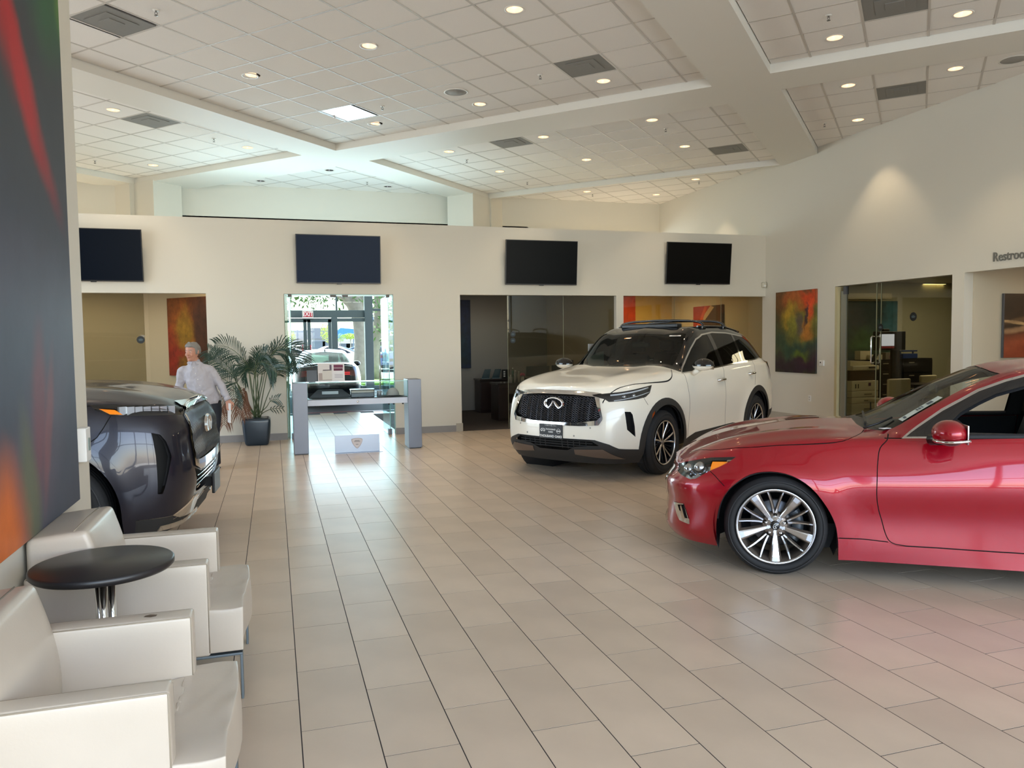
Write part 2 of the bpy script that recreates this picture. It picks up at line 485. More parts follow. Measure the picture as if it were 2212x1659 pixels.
# soffit beams: every st cell that is not a coffer
ss = sorted({-30, 30} | {c[0] for c in COF} | {c[1] for c in COF}); ts = sorted({-30, 30} | {c[2] for c in COF} | {c[3] for c in COF})
beam = MB()
for i in range(len(ss)-1):
    for j in range(len(ts)-1):
        sm, tm_ = (ss[i]+ss[i+1])/2, (ts[j]+ts[j+1])/2
        if any(c[0] < sm < c[1] and c[2] < tm_ < c[3] for c in COF): continue
        P = [S2(ss[i], ts[j]), S2(ss[i], ts[j+1]), S2(ss[i+1], ts[j+1]), S2(ss[i+1], ts[j])]
        for (a, b, c) in ((1, 0, XW), (0, 1, YF), (-1, 0, 9.2), (0, -1, 4.2)):
            P = clip_poly(P, a, b, c)
            if len(P) < 3: break
        if len(P) >= 3: beam.prism(P, HS, HC+.12)
struct(beam.build('trim_1', SOFF), 'smooth painted soffit beams crossing the tiled ceiling')

# ------------------------------------------------------------------ walls
H1 = 3.67; HL = 2.45
wb = MB(); T = .16
for (x0, x1, z0, z1) in ((-9.2, -1.02, HL, H1), (-1.02, .19, 0, H1), (.19, 2.02, HL, H1), (2.02, 3.21, 0, H1), (3.21, 6.26, HL, H1), (6.26, 6.41, 0, H1), (6.41, XW, HL, H1)):
    wb.box(x0, x1, YB, YB+T, z0, z1)
struct(wb.build('wall_back', WALL), 'cream partition wall with four openings, lower than the ceiling')
# right wall with the glazed office opening and the corridor opening
wr = MB()
for (y0, y1, z0, z1) in ((-4.2, 6.0, 0, TOPZ), (6.0, 8.74, 2.52, TOPZ), (8.74, 8.95, 0, TOPZ), (8.95, 11.42, 2.51, TOPZ), (11.42, 18.0, 0, TOPZ)):
    wr.box(XW, XW+.16, y0, y1, z0, z1)
struct(wr.build('wall_right', WALL), 'tall cream side wall with office glass and corridor opening')
struct(bx('wall_left', -1.22, -1.06, 1.4, 5.06, 0, TOPZ, WALL), 'cream wall end behind the armchairs')
struct(bx('wall_far', -9.2, XW, YF, YF+.15, 4.28, TOPZ, WALL))
wl = MB(); wl.box(-9.2, -9.05, -4.2, 5.5, 0, TOPZ); wl.box(-9.2, -9.05, 12.8, 18, 0, TOPZ); wl.box(-9.2, -9.05, 5.5, 12.8, 4.7, TOPZ); wl.box(-9.2, -9.05, 5.5, 12.8, 0, .1)
struct(wl.build('wall_side', WALL))
wf = MB(); wf.box(-9.2, XW, -4.2, -4.05, 4.7, TOPZ); wf.box(-9.2, -4.2, -4.2, -4.05, 0, 4.7); wf.box(-4.2, XW, -4.2, -4.05, 0, .12)
struct(wf.build('wall_front', WALL))
fr = MB()
for i in range(8): x = -4.2+i*13.77/7; fr.box(x-.05, x+.05, -3.88, -3.76, .1, 4.7)
for z in (.12, 2.45, 4.66): fr.box(-4.2, XW, -3.87, -3.77, z-.04, z+.04)
struct(fr.build('window_1', FRAMEG), 'grey framed showroom windows behind the camera')
fr = MB()
for i in range(5): y = 5.5+i*7.3/4; fr.box(-8.74, -8.62, y-.05, y+.05, .1, 4.7)
for z in (.12, 2.45, 4.66): fr.box(-8.73, -8.63, 5.5, 12.8, z-.04, z+.04)
struct(fr.build('window_2', FRAMEG))
# columns that come down from the beams above the partition (45 degree faces)
def st_box(name, s0, s1, t0, t1, z0, z1, m_):
    return struct(MB().prism([S2(s0, t0), S2(s0, t1), S2(s1, t1), S2(s1, t0)], z0, z1).build(name, m_))
st_box('trim_2', 14.30, 15.03, -9.22, -8.56, 3.0, HS+.02, WALL)
st_box('trim_3', 9.85, 10.50, -13.9, -13.16, 3.0, HS+.02, WALL)
st_box('trim_4', 15.03, 15.9, -8.62, -8.52, 3.0, HC+.05, WALL)
st_box('trim_5', 9.75, 9.87, -15.2, -13.74, 3.0, HC+.05, WALL)
# baseboards
bb = MB(); bb.box(-1.02, .19, YB-.012, YB, 0, .115)
struct(bb.build('baseboard_1', BASEM), 'grey tile baseboard below the palm')
bb = MB(); bb.box(2.02, 3.10, YB-.012, YB, 0, .115)
struct(bb.build('baseboard_2', BASEM))
struct(bx('baseboard_3', 3.10, 3.225, YB-.013, YB+T+.01, 0, .15, BASEL))
struct(bx('baseboard_4', XW-.012, XW, 11.42, 18, 0, .14, BASEL), 'pale tile baseboard under the canvas')
struct(bx('baseboard_5', 6.25, 6.42, YB-.012, YB, 0, .115, BASEM))

# ------------------------------------------------------------------ entrance hall and glass front
hall = MB()
hall.box(-2.72, -2.6, YF, 27, 0, 4.35); hall.box(5.9, 6.0, 17.93, 20.5, 0, 4.35)
struct(hall.build('wall_hall', WALL))
struct(bx('ceiling_hall', -2.7, 6.0, YF, 27.1, 4.3, 4.38, SOFF))
struct(bx('trim_6', .10, 5.7, 18.33, 18.42, .0005, .0025, mat('red_strip', (150, 18, 40), .4)), 'thin red strip across the entrance floor')
struct(bx('trim_7', 3.1, 3.2, 18.33, 20.6, .0005, .0025, MATS['red_strip']))
YG = 26.9
def gx(px_, z_=1.2, y_=YG): return at(px_, 740, 1, y_).x
def gz(py_, y_=YG, px_=720): return at(px_, py_, 1, y_).z
x_dm, x_dr0, x_dr1 = gx(664), gx(719), gx(730)
x_m0, x_m1 = gx(788.5), gx(806)
zt0, zt1 = gz(686), gz(670)
zd = gz(697)
fb = MB()
fb.box(-2.6, x_m0, YG, YG+.12, zt0, zt1); fb.box(-2.6, x_m0, YG-.01, YG+.10, zt0-.14, zt0-.02)
fb.box(x_m0, x_m1, YG-.1, YG+.2, 0, 4.3)
fb.box(x_dr0-.03, x_dr1, YG-.02, YG+.12, 0, zt0)
fb.box(gx(727), gx(731), YG, YG+.1, zt1, 4.3)
fb.box(x_m1, 6.0, YG, YG+.1, zt1-.03, zt1+.05); fb.box(x_m1, 6.0, YG, YG+.1, 0, .12); fb.box(x_dr1, x_m0, YG, YG+.1, 0, .12)
fb.box(-2.6, 6.0, YG, YG+.12, 4.22, 4.35); fb.box(gx(858), gx(864), YG, YG+.1, 0, 4.3); fb.box(5.9, 6, YG, YG+.1, 0, 4.3)
struct(fb.build('window_3', FRAMEG, bevel=.008), 'grey framed glass front at the far end of the entrance')
def pane(name, x0, x1, y, z0, z1, m_, parent=None, th=.008):
    return bx(name, x0, x1, y, y+th, z0, z1, m_, parent)
struct(MB().add([(-2.6, YG+.05, .1), (6, YG+.05, .1), (6, YG+.05, 4.25), (-2.6, YG+.05, 4.25)], [(0, 1, 2, 3)]).build('window_4', PANE), 'glazing of the entrance front')
dr = struct(bpy.data.objects.new('door_1', None), 'pair of glazed doors under the EXIT sign'); COL.objects.link(dr)
zdt = gz(697)+.11
for (a, b) in ((x_dm-1.02, x_dm-.01), (x_dm+.01, x_dr0-.04)):
    q = MB(); q.box(a, a+.11, YG-.03, YG+.04, .02, zdt); q.box(b-.11, b, YG-.03, YG+.04, .02, zdt)
    q.box(a, b, YG-.03, YG+.04, zdt-.1, zdt); q.box(a, b, YG-.03, YG+.04, .02, .26)
    q.build('door_leaf', FRAMEG, dr, bevel=.006)
REDH = mat('red_handle_tint', (190, 52, 62), .4)
for xx in (x_dm-.16, x_dm+.10):
    MB().tube([(xx, YG-.03, 1.55), (xx, YG-.1, 1.55), (xx, YG-.1, 1.0), (xx, YG-.03, 1.0)], .018).build('door_handle', REDH, dr)
# frameless glass doors of the hall, folded open, with sidelights and patch fittings
def glass_door(name, x, y0, y1, label):
    g = struct(bpy.data.objects.new(name, None), label); COL.objects.link(g)
    bx('glass_leaf', x-.006, x+.006, y0, y1, .02, HL-.03, PANEH, g)
    bx('glass_edge', x-.007, x+.007, y0-.004, y0, .02, HL-.03, GEDGE, g)
    bx('pivot_fitting', x-.03, x+.03, y0-.01, y0+.14, .0, .10, STEEL, g, bevel=.004)
    bx('top_fitting', x-.03, x+.03, y0-.01, y0+.16, HL-.05, HL-.005, BRONZE, g, bevel=.004)
    MB().tube([(x-.06, y1-.12, .75), (x-.06, y1-.12, 1.5)], .014).build('pull_handle', CHROME, g)
glass_door('door_2', .29, YB+.05, YB+.95, 'left frameless glass door folded open beside the palm')
glass_door('door_3', 1.93, YB+.05, YB+.95, 'right frameless glass door folded open behind the display case')
sl = MB(); sl.box(.20, .285, YB+.06, YB+.072, .01, HL-.02); sl.box(1.94, 2.015, YB+.06, YB+.072, .01, HL-.02)
sl.build('door_4', PANEH); struct(bpy.data.objects['door_4'], 'narrow fixed glass strips at the hall opening')
tr = MB(); tr.box(.2, 2.01, YB+.05, YB+.09, HL-.025, HL)
struct(tr.build('trim_8', GEDGE), 'glass header rail of the hall opening')
for x in (1.0, 1.2): struct(bx('trim_9', x-.05, x+.05, YB+.03, YB+.1, HL-.05, HL-.01, BRONZE))

# ------------------------------------------------------------------ offices behind the partition and the right wall
of = MB()
of.box(-9.2, -2.2, 16.3, 16.4, 0, 2.8)                         # office one rear
of.box(-9.2, .19, YB+T, 17.8, 2.78, 2.84)                       # lids
of.box(2.02, XW, YB+T, 17.6, 2.78, 2.84)
struct(of.build('wall_office', WALL2), 'warm painted office walls behind the left glass')
a45 = Vector((TB.x, TB.y, 0)).normalized(); n45 = Vector((-a45.y, a45.x, 0))
p0 = Vector((-2.33, 16.35, 0)); Lw = 3.62
struct(MB().obox(p0+a45*Lw/2+n45*.05+Vector((0, 0, 1.4)), a45, n45, (0, 0, 1), Lw/2, .05, 1.4).build('wall_splayed', WALL2), 'splayed office wall that carries the orange canvas')
struct(bx('wall_hall_left', .09, .19, YB+T, 13.95, 0, 2.8, WALL))
struct(MB().prism([(2.10, YB+T), (2.20, YB+T), (3.1, 17.6), (3.0, 17.6)], 0, 2.8).build('wall_hall_right', WALL))
GREYW = mat('grey_wall_paint', (150, 146, 140), .6)
struct(MB().box(3.08, 6.35, 17.4, 17.5, 0, 2.8).build('wall_office_middle', GREYW))
struct(bx('wall_office_divider', 6.27, 6.37, YB+T, 17.4, 0, 2.8, WALL2))
struct(bx('wall_office_yellow', 6.37, XW, 17.3, 17.4, 0, 2.8, WALLY), 'yellow lit rear wall of the office behind the white car')
struct(bx('floor_carpet', 2.12, XW, YB+.02, 17.5, 0, .008, CARPET), 'dark office carpet')
struct(bx('floor_carpet_office', -9.2, .09, YB+.02, 16.4, 0, .008, CARPET))
# office glazing (frameless, with joints)
def glazing(name, x0, x1, y, joints, label):
    g = struct(bpy.data.objects.new(name, None), label); COL.objects.link(g)
    e = [x0]+joints+[x1]
    for a, b in zip(e[:-1], e[1:]):
        bx('glass_panel', a+.003, b-.003, y, y+.01, .012, HL-.005, PANEO, g)
    for j in joints+[x0]:
        bx('glass_joint', j-.0025, j+.0025, y-.001, y+.011, .012, HL-.005, GEDGO, g)
    return g
glazing('window_5', at(1097, 740, 1, YB+.1).x, 6.26, YB+.1, [at(1217, 740, 1, YB+.1).x], 'frameless glass front of the middle office')
glazing('window_6', 6.41, XW, YB+.1, [at(1457, 640, 1, YB+.1).x, 8.6], 'frameless glass front of the office behind the white car')
glazing('window_7', -7.5, at(314, 740, 1, YB+.1).x, YB+.1, [-3.6], 'frameless glass front of the left office')
# right office
OY = 13.25
rm = MB(); rm.box(XW+.16, 16, OY, OY+.1, 0, 3.0); rm.box(15.9, 16, 8.6, OY, 0, 3); rm.box(XW+.16, 16, 8.74, 8.84, 0, 3.0); 
struct(rm.build('wall_office_right', mat('olive_wall_paint', (200, 194, 164), .6)), 'pale olive walls of the right office')
struct(bx('ceiling_office', XW+.16, 16, 8.6, OY, 2.75, 2.82, SOFF))
struct(bx('ceiling_corridor', XW+.16, 16, 3.0, 8.74, 2.75, 2.82, SOFF))
struct(bx('floor_carpet_right', XW+.02, 16, 8.84, OY, 0, .008, CARPET))
struct(bx('wall_corridor', XW+.16, 16, 8.72, 8.745, 0, 3.0, WALL2), 'beige corridor wall with a framed poster')
struct(bx('wall_corridor_end', 15.9, 16, 3, 8.7, 0, 3.0, WALL2))
struct(bx('wall_corridor_near', XW+.16, 16, 5.9, 6.0, 0, 3.0, WALL2))
g = struct(bpy.data.objects.new('window_8', None), 'glass office front with a pull handle in the right wall'); COL.objects.link(g)
XG = XW+.07
yj = []
for px_ in (1893, 1903):
    d = ray(px_, 700); yj.append(d.y/d.x*XG)
ya = 11.22; yh = yj[0]
for (a, b) in ((yj[1], ya), (8.97, yj[1])):
    bx('glass_panel', XG, XG+.01, a+.004, b-.004, .012, 2.50, PANEO, g)
for j in yj: bx('glass_joint', XG-.003, XG+.013, j-.004, j+.004, .012, 2.5, GEDGO, g)
bx('door_jamb', XW-.002, XW+.15, 11.36, 11.42, 0, 2.5, mat('jamb_cream', (190, 178, 140), .5), g)
bx('door_jamb', XG-.02, XG+.03, 11.21, 11.33, 0, 2.42, mat('jamb_silver', (150, 150, 138), .35, metal=.4), g)
bx('pivot_fitting', XG-.025, XG+.035, 11.2, 11.27, 2.36, 2.5, STEEL, g)
hz0, hz1 = 1.16, 1.62
yh_ = yj[0]+.02
MB().tube([(XG-.01, yh_, hz0+.02), (XG-.06, yh_, hz0), (XG-.085, yh_, hz0+.03), (XG-.085, yh_, hz1-.03), (XG-.06, yh_, hz1), (XG-.01, yh_, hz1-.02)], .014).build('door_handle', CHROME, g)
MB().tube([(XG+.02, yh_, hz0+.02), (XG+.07, yh_, hz0), (XG+.095, yh_, hz0+.03), (XG+.095, yh_, hz1-.03), (XG+.07, yh_, hz1), (XG+.02, yh_, hz1-.02)], .014).build('door_handle', CHROME, g)

def spot(loc, e, ang=95, blend=.7, col=(1.0, .72, .42), r=.05, name='lamp', rot=(0, 0, 0)):
    d = bpy.data.lights.new(name, 'SPOT'); d.energy = e; d.spot_size = radians(ang); d.spot_blend = blend; d.color = col; d.shadow_soft_size = r
    o = bpy.data.objects.new(name, d); COL.objects.link(o); o.location = loc; o.rotation_euler = rot
    return o
def area(loc, sx, sy, e, col=(1, .86, .62), name='office_lamp'):
    d = bpy.data.lights.new(name, 'AREA'); d.shape = 'RECTANGLE'; d.size = sx; d.size_y = sy; d.energy = e; d.color = col
    o = bpy.data.objects.new(name, d); COL.objects.link(o); o.location = loc
    return o
area((-3.6, 15.2, 2.70), 1.2, .6, 20, (1, .86, .64)); area((-1.6, 14.6, 2.70), .3, .3, 10, (1, .75, .42))
area((4.4, 15.9, 2.70), .8, .5, 7, (1, .9, .75)); area((8.0, 16.0, 2.72), 1.2, .8, 60, (1, .74, .36))
area((12.6, 11.4, 2.70), 1.2, .6, 40, (1, .92, .72)); area((11.5, 7.4, 2.70), .8, .6, 22, (1, .80, .55))
# ------------------------------------------------------------------ car body tools
def crom(P, sub):
    "centripetal Catmull-Rom through points (tuples of any length); sub = samples per segment"
    n = len(P); D = len(P[0]); out = []
    def dist(a, b): return max(1e-6, sqrt(sum((a[k]-b[k])**2 for k in range(D))))**0.5
    for i in range(n-1):
        p1, p2 = P[i], P[i+1]
        p0 = P[i-1] if i > 0 else tuple(2*p1[k]-p2[k] for k in range(D))
        p3 = P[i+2] if i+2 < n else tuple(2*p2[k]-p1[k] for k in range(D))
        t0 = 0; t1 = t0+dist(p0, p1); t2 = t1+dist(p1, p2); t3 = t2+dist(p2, p3)
        m_ = sub[i] if isinstance(sub, (list, tuple)) else sub
        for j in range(m_):
            t = t1+(t2-t1)*j/m_; r = []
            for k in range(D):
                a1 = (t1-t)/(t1-t0)*p0[k]+(t-t0)/(t1-t0)*p1[k]
                a2 = (t2-t)/(t2-t1)*p1[k]+(t-t1)/(t2-t1)*p2[k]
                a3 = (t3-t)/(t3-t2)*p2[k]+(t-t2)/(t3-t2)*p3[k]
                b1 = (t2-t)/(t2-t0)*a1+(t-t0)/(t2-t0)*a2
                b2 = (t3-t)/(t3-t1)*a2+(t-t1)/(t3-t1)*a3
                r.append((t2-t)/(t2-t1)*b1+(t-t1)/(t2-t1)*b2)
            out.append(tuple(r))
    out.append(tuple(P[-1]))
    return out
def itab(tab, x):
    "monotone cubic through [(x, v)], x ascending"
    n = len(tab)
    if x <= tab[0][0]: return tab[0][1]
    if x >= tab[-1][0]: return tab[-1][1]
    i = 0
    while tab[i+1][0] < x: i += 1
    def sec(j): return (tab[j+1][1]-tab[j][1])/(tab[j+1][0]-tab[j][0])
    def tan(j):
        if j == 0: return sec(0)
        if j == n-1: return sec(n-2)
        a, b = sec(j-1), sec(j)
        if a*b <= 0: return 0
        return 2*a*b/(a+b)
    h = tab[i+1][0]-tab[i][0]; t = (x-tab[i][0])/h
    m0, m1 = tan(i)*h, tan(i+1)*h
    return (2*t**3-3*t*t+1)*tab[i][1]+(t**3-2*t*t+t)*m0+(-2*t**3+3*t*t)*tab[i+1][1]+(t**3-t*t)*m1
class Body:
    def __init__(s, sp):
        s.sp = sp
        raw = crom(sp['plan'], 24)
        # resample by arc length
        Ls = [0]
        for a, b in zip(raw[:-1], raw[1:]): Ls.append(Ls[-1]+hypot(b[0]-a[0], b[1]-a[1]))
        N = int(Ls[-1]/sp.get('step', .042)); pts = []; j = 0
        for i in range(N+1):
            t = Ls[-1]*i/N
            while j < len(raw)-2 and Ls[j+1] < t: j += 1
            f = (t-Ls[j])/max(1e-9, Ls[j+1]-Ls[j]); a, b = raw[j], raw[j+1]
            pts.append((a[0]+(b[0]-a[0])*f, max(0, a[1]+(b[1]-a[1])*f)))
        rows = []
        for i, (x, y) in enumerate(pts):
            a, b = pts[max(0, i-1)], pts[min(N, i+1)]
            dx, dy = b[0]-a[0], b[1]-a[1]; l = hypot(dx, dy); nx, ny = -dy/l*-1, dx/l*-1   # outward
            if i == 0: nx, ny = 1, 0
            if i == N: nx, ny = -1, 0
            row = []
            for (ins, zt) in sp['low']:
                d = itab(ins, x)
                row.append((x-nx*d, max(0.0, y-ny*d), itab(zt, x)))
            xb, yb, zb = row[-1]
            for q, (f, g) in enumerate(sp['up']):
                ff = itab(f, xb) if isinstance(f, list) else f; gg = itab(g, xb) if isinstance(g, list) else g
                za, zc = itab(sp['za'], xb), itab(sp['zc'], xb)
                if ff > 0.45*1.0 and q < 2: z = zb+(za-zb)*gg
                else: z = za+(zc-za)*gg
                row.append((xb, yb*ff, z))
            rows.append(crom(row, sp['sub']))
        bm = bmesh.new(); s.bm = bm
        s.reg = bm.faces.layers.int.new('reg'); s.nl = bm.verts.layers.float_vector.new('nrm')
        V = []
        for i, r in enumerate(rows):
            end = i in (0, N)
            V.append([bm.verts.new((p[0], 0.0 if (end or k == len(r)-1) else max(0.0, p[1]), p[2])) for k, p in enumerate(r)])
        for i in range(N):
            for k in range(len(rows[0])-1):
                q = [V[i][k], V[i+1][k], V[i+1][k+1], V[i][k+1]]
                try: bm.faces.new(q[::-1])
                except Exception: pass
        bmesh.ops.remove_doubles(bm, verts=bm.verts, dist=1e-4)
        bmesh.ops.recalc_face_normals(bm, faces=bm.faces)
        c = [f for f in bm.faces if f.calc_center_median().z > 1.0]
        if sum(f.normal.z for f in c) < 0: bmesh.ops.reverse_faces(bm, faces=bm.faces)
        s.displace()
        bm.normal_update()
        for v in bm.verts:
            n = v.normal.copy()
            if v.co.y < 1e-4: n.y = 0
            v[s.nl] = n.normalized() if n.length > 1e-6 else Vector((0, 0, 1))
        s.names = {0: 'body'}; s.mir = {}
        s.bvh = None
    def displace(s):
        for fn in s.sp.get('disp', []):
            for v in s.bm.verts:
                v.co += Vector(fn(v.co.x, v.co.y, v.co.z))
    def rid(s, name):
        for k, v in s.names.items():
            if v == name: return k
        k = len(s.names); s.names[k] = name; return k
    P2 = {'corner': lambda c: ((c.y-c.x)*.70711, c.z), 'side': lambda c: (c.x, c.z), 'top': lambda c: (c.x, c.y), 'front': lambda c: (c.y, c.z)}
    def cut(s, poly, pr, name, only=None, filt=None):
        bm = s.bm; P = s.P2[pr]; r = s.rid(name)
        only_ids = None if only is None else {s.rid(n) for n in only}
        def ok(f):
            if only_ids is not None and f[s.reg] not in only_ids: return False
            n = f.normal; c = f.calc_center_median()
            if filt is not None: return filt(c, n)
            if pr == 'side': return abs(n.y) > .12
            if pr == 'top': return n.z > .05
            if pr == 'corner': return n.x+n.y > .1 and n.z < .93
            return n.x > .02
        x0, x1 = min(p[0] for p in poly), max(p[0] for p in poly); y0, y1 = min(p[1] for p in poly), max(p[1] for p in poly)
        cand = set()
        for f in bm.faces:
            us = [P(v.co) for v in f.verts]
            if max(u[0] for u in us) < x0 or min(u[0] for u in us) > x1 or max(u[1] for u in us) < y0 or min(u[1] for u in us) > y1: continue
            if ok(f): cand.add(f)
        n = len(poly)
        for i in range(n):
            p, q = poly[i], poly[(i+1) % n]; dx, dy = q[0]-p[0], q[1]-p[1]; l = hypot(dx, dy)
            if l < 1e-6: continue
            dx /= l; dy /= l; nx, ny = -dy, dx
            sel = []
            for f in cand:
                us = [P(v.co) for v in f.verts]
                ds = [(u[0]-p[0])*nx+(u[1]-p[1])*ny for u in us]
                if min(ds) > -1e-5 or max(ds) < 1e-5: continue
                ts_ = [(u[0]-p[0])*dx+(u[1]-p[1])*dy for u in us]
                if max(ts_) < 0 or min(ts_) > l: continue
                sel.append(f)
            if not sel: continue
            if pr == 'side': co, no = (p[0], 0, p[1]), (nx, 0, ny)
            elif pr == 'corner': co, no = (-p[0]*.70711, p[0]*.70711, p[1]), (-nx*.70711, nx*.70711, ny)
            elif pr == 'top': co, no = (p[0], p[1], 0), (nx, ny, 0)
            else: co, no = (0, p[0], p[1]), (0, nx, ny)
            g = list(sel)+list({e for f in sel for e in f.edges})+list({v for f in sel for v in f.verts})
            for f in sel: cand.discard(f)
            res = bmesh.ops.bisect_plane(bm, geom=g, plane_co=co, plane_no=no, dist=1e-5)
            for e in res['geom']:
                if isinstance(e, bmesh.types.BMFace) and e.is_valid: cand.add(e)
            for f in sel:
                if f.is_valid: cand.add(f)
        for f in cand:
            if f.is_valid and ok(f):
                us = [P(v.co) for v in f.verts]; m_ = len(us)
                if inpoly((sum(u[0] for u in us)/m_, sum(u[1] for u in us)/m_), poly): f[s.reg] = r
    def cut3(s, pts, pr, name, only=None, filt=None):
        s.cut([s.P2[pr](Vector(p)) for p in pts], pr, name, only, filt)
    def strip(s, line, w, pr, name, only=None, filt=None):
        s.cut(offset_line(line, w), pr, name, only, filt)
    def project(s, p2, pr, depth=5.0):
        "3D point on the body for a 2D point"
        if s.bvh is None: s.bvh = BVHTree.FromBMesh(s.bm)
        if pr == 'side': o, d = Vector((p2[0], depth, p2[1])), Vector((0, -1, 0))
        elif pr == 'top': o, d = Vector((p2[0], p2[1], depth)), Vector((0, 0, -1))
        else: o, d = Vector((depth, p2[0], p2[1])), Vector((-1, 0, 0))
        h = s.bvh.ray_cast(o, d)
        return h
    def export(s, root, mats, parts, push=None, void=('void',)):
        "parts: {region: (object name, label, mirrored as two objects?)}; mats: {region: material}"
        bm = s.bm; objs = {}
        groups = {}
        for f in bm.faces: groups.setdefault(s.names[f[s.reg]], []).append(f)
        for name, fs in groups.items():
            if name in void: continue
            spec = parts.get(name, (name, None, False)); two = spec[2]
            off = (push or {}).get(name, 0.0)
            def mk(sides, oname, lab):
                vi = {}; V = []; N = []; F = []
                for f in fs:
                    for sg in sides:
                        idx = []
                        for v in f.verts:
                            k = (v.index, sg if v.co.y > 1e-5 else 0)
                            if k not in vi:
                                n = v[s.nl]; n = Vector((n.x, n.y*sg, n.z)).normalized()
                                vi[k] = len(V); V.append(Vector((v.co.x, v.co.y*sg, v.co.z))+n*off); N.append(n)
                            idx.append(vi[k])
                        F.append(idx if sg > 0 else idx[::-1])
                me = bpy.data.meshes.new(oname); me.from_pydata([tuple(v) for v in V], [], F); me.materials.append(mats[name])
                me.polygons.foreach_set('use_smooth', [True]*len(F)); me.update()
                me.normals_split_custom_set_from_vertices([tuple(n) for n in N])
                o = bpy.data.objects.new(oname, me); COL.objects.link(o); o.parent = root
                if lab: o['label'] = lab
                return o
            bm.verts.index_update()
            if name in ('pillar', 'arch_trim', 'skid', 'window', 'window_chrome', 'frame', 'tail_lamp', 'side_vent', 'headlight'):
                left = set(fs); isl = []
                while left:
                    st = [left.pop()]; cur = [st[0]]
                    while st:
                        f_ = st.pop()
                        for e_ in f_.edges:
                            for g_ in e_.link_faces:
                                if g_ in left: left.discard(g_); st.append(g_); cur.append(g_)
                    isl.append(cur)
                isl = [c for c in isl if sum(f_.calc_area() for f_ in c) > 2e-4]
                allf = fs; objs[name] = []
                for c in isl:
                    fs = c
                    sds = ((1,), (-1,)) if two else ((1, -1),)
                    for sd_ in sds: objs[name].append(mk(sd_, spec[0], spec[1]))
                fs = allf
            elif two: objs[name] = [mk((1,), spec[0], spec[1]), mk((-1,), spec[0], spec[1])]
            else: objs[name] = [mk((1, -1), spec[0], spec[1])]
            if name == 'gap':
                for o_ in objs[name]: o_['kind'] = 'stuff'
        return objs
    def inner(s, names, off, mat_, root, oname, zmin=-1, lab=None, sides=(1, -1)):
        V = []; F = []; vi = {}
        s.bm.verts.index_update()
        ids = {s.rid(n) for n in names}
        for f in s.bm.faces:
            if f[s.reg] not in ids or f.calc_center_median().z < zmin: continue
            for sg in sides:
                idx = []
                for v in f.verts:
                    k = (v.index, sg)
                    if k not in vi:
                        n = v[s.nl]; vi[k] = len(V); V.append(((v.co.x-n.x*off), (v.co.y-n.y*off)*sg, v.co.z-n.z*off))
                    idx.append(vi[k])
                F.append(idx)
        me = bpy.data.meshes.new(oname); me.from_pydata(V, [], F); me.materials.append(mat_)
        me.polygons.foreach_set('use_smooth', [True]*len(F))
        o = bpy.data.objects.new(oname, me); COL.objects.link(o); o.parent = root
        if lab: o['label'] = lab
        return o
def inpoly(p, poly):
    x, y = p; c = False; n = len(poly); j = n-1
    for i in range(n):
        xi, yi = poly[i]; xj, yj = poly[j]
        if (yi > y) != (yj > y) and x < (xj-xi)*(y-yi)/(yj-yi)+xi: c = not c
        j = i
    return c
def offset_line(line, w):
    n = len(line); A = []; B = []
    for i in range(n):
        p = line[i]; a = line[max(0, i-1)]; b = line[min(n-1, i+1)]
        dx, dy = b[0]-a[0], b[1]-a[1]; l = max(1e-9, hypot(dx, dy)); nx, ny = -dy/l*w/2, dx/l*w/2
        A.append((p[0]+nx, p[1]+ny)); B.append((p[0]-nx, p[1]-ny))
    return A+B[::-1]
def grow(poly, d):
    n = len(poly); out = []
    a = sum(poly[i][0]*poly[(i+1) % n][1]-poly[(i+1) % n][0]*poly[i][1] for i in range(n)); sg = 1 if a > 0 else -1
    for i in range(n):
        p0, p, p1 = poly[i-1], poly[i], poly[(i+1) % n]
        d1 = Vector((p[0]-p0[0], p[1]-p0[1])).normalized(); d2 = Vector((p1[0]-p[0], p1[1]-p[1])).normalized()
        n1 = Vector((d1.y, -d1.x))*sg; n2 = Vector((d2.y, -d2.x))*sg
        b = n1+n2
        if b.length < .2: b = n1.copy()
        b.normalize(); k = min(2.5, 1/max(.3, b.dot(n1)))
        out.append((p[0]+b.x*d*k, p[1]+b.y*d*k))
    return out
def circ(cx, cy, r, a0=0, a1=360, n=28):
    return [(cx+r*cos(radians(a0+(a1-a0)*i/n)), cy+r*sin(radians(a0+(a1-a0)*i/n))) for i in range(n+1)]
def smooth(poly, n=4, closed=True):
    "Catmull-Rom through 2D outline"
    if closed:
        P = [poly[-1]]+list(poly)+[poly[0], poly[1]]
        o = crom(P, n); return o[n:n*(len(poly)+1)]
    return crom(poly, n)

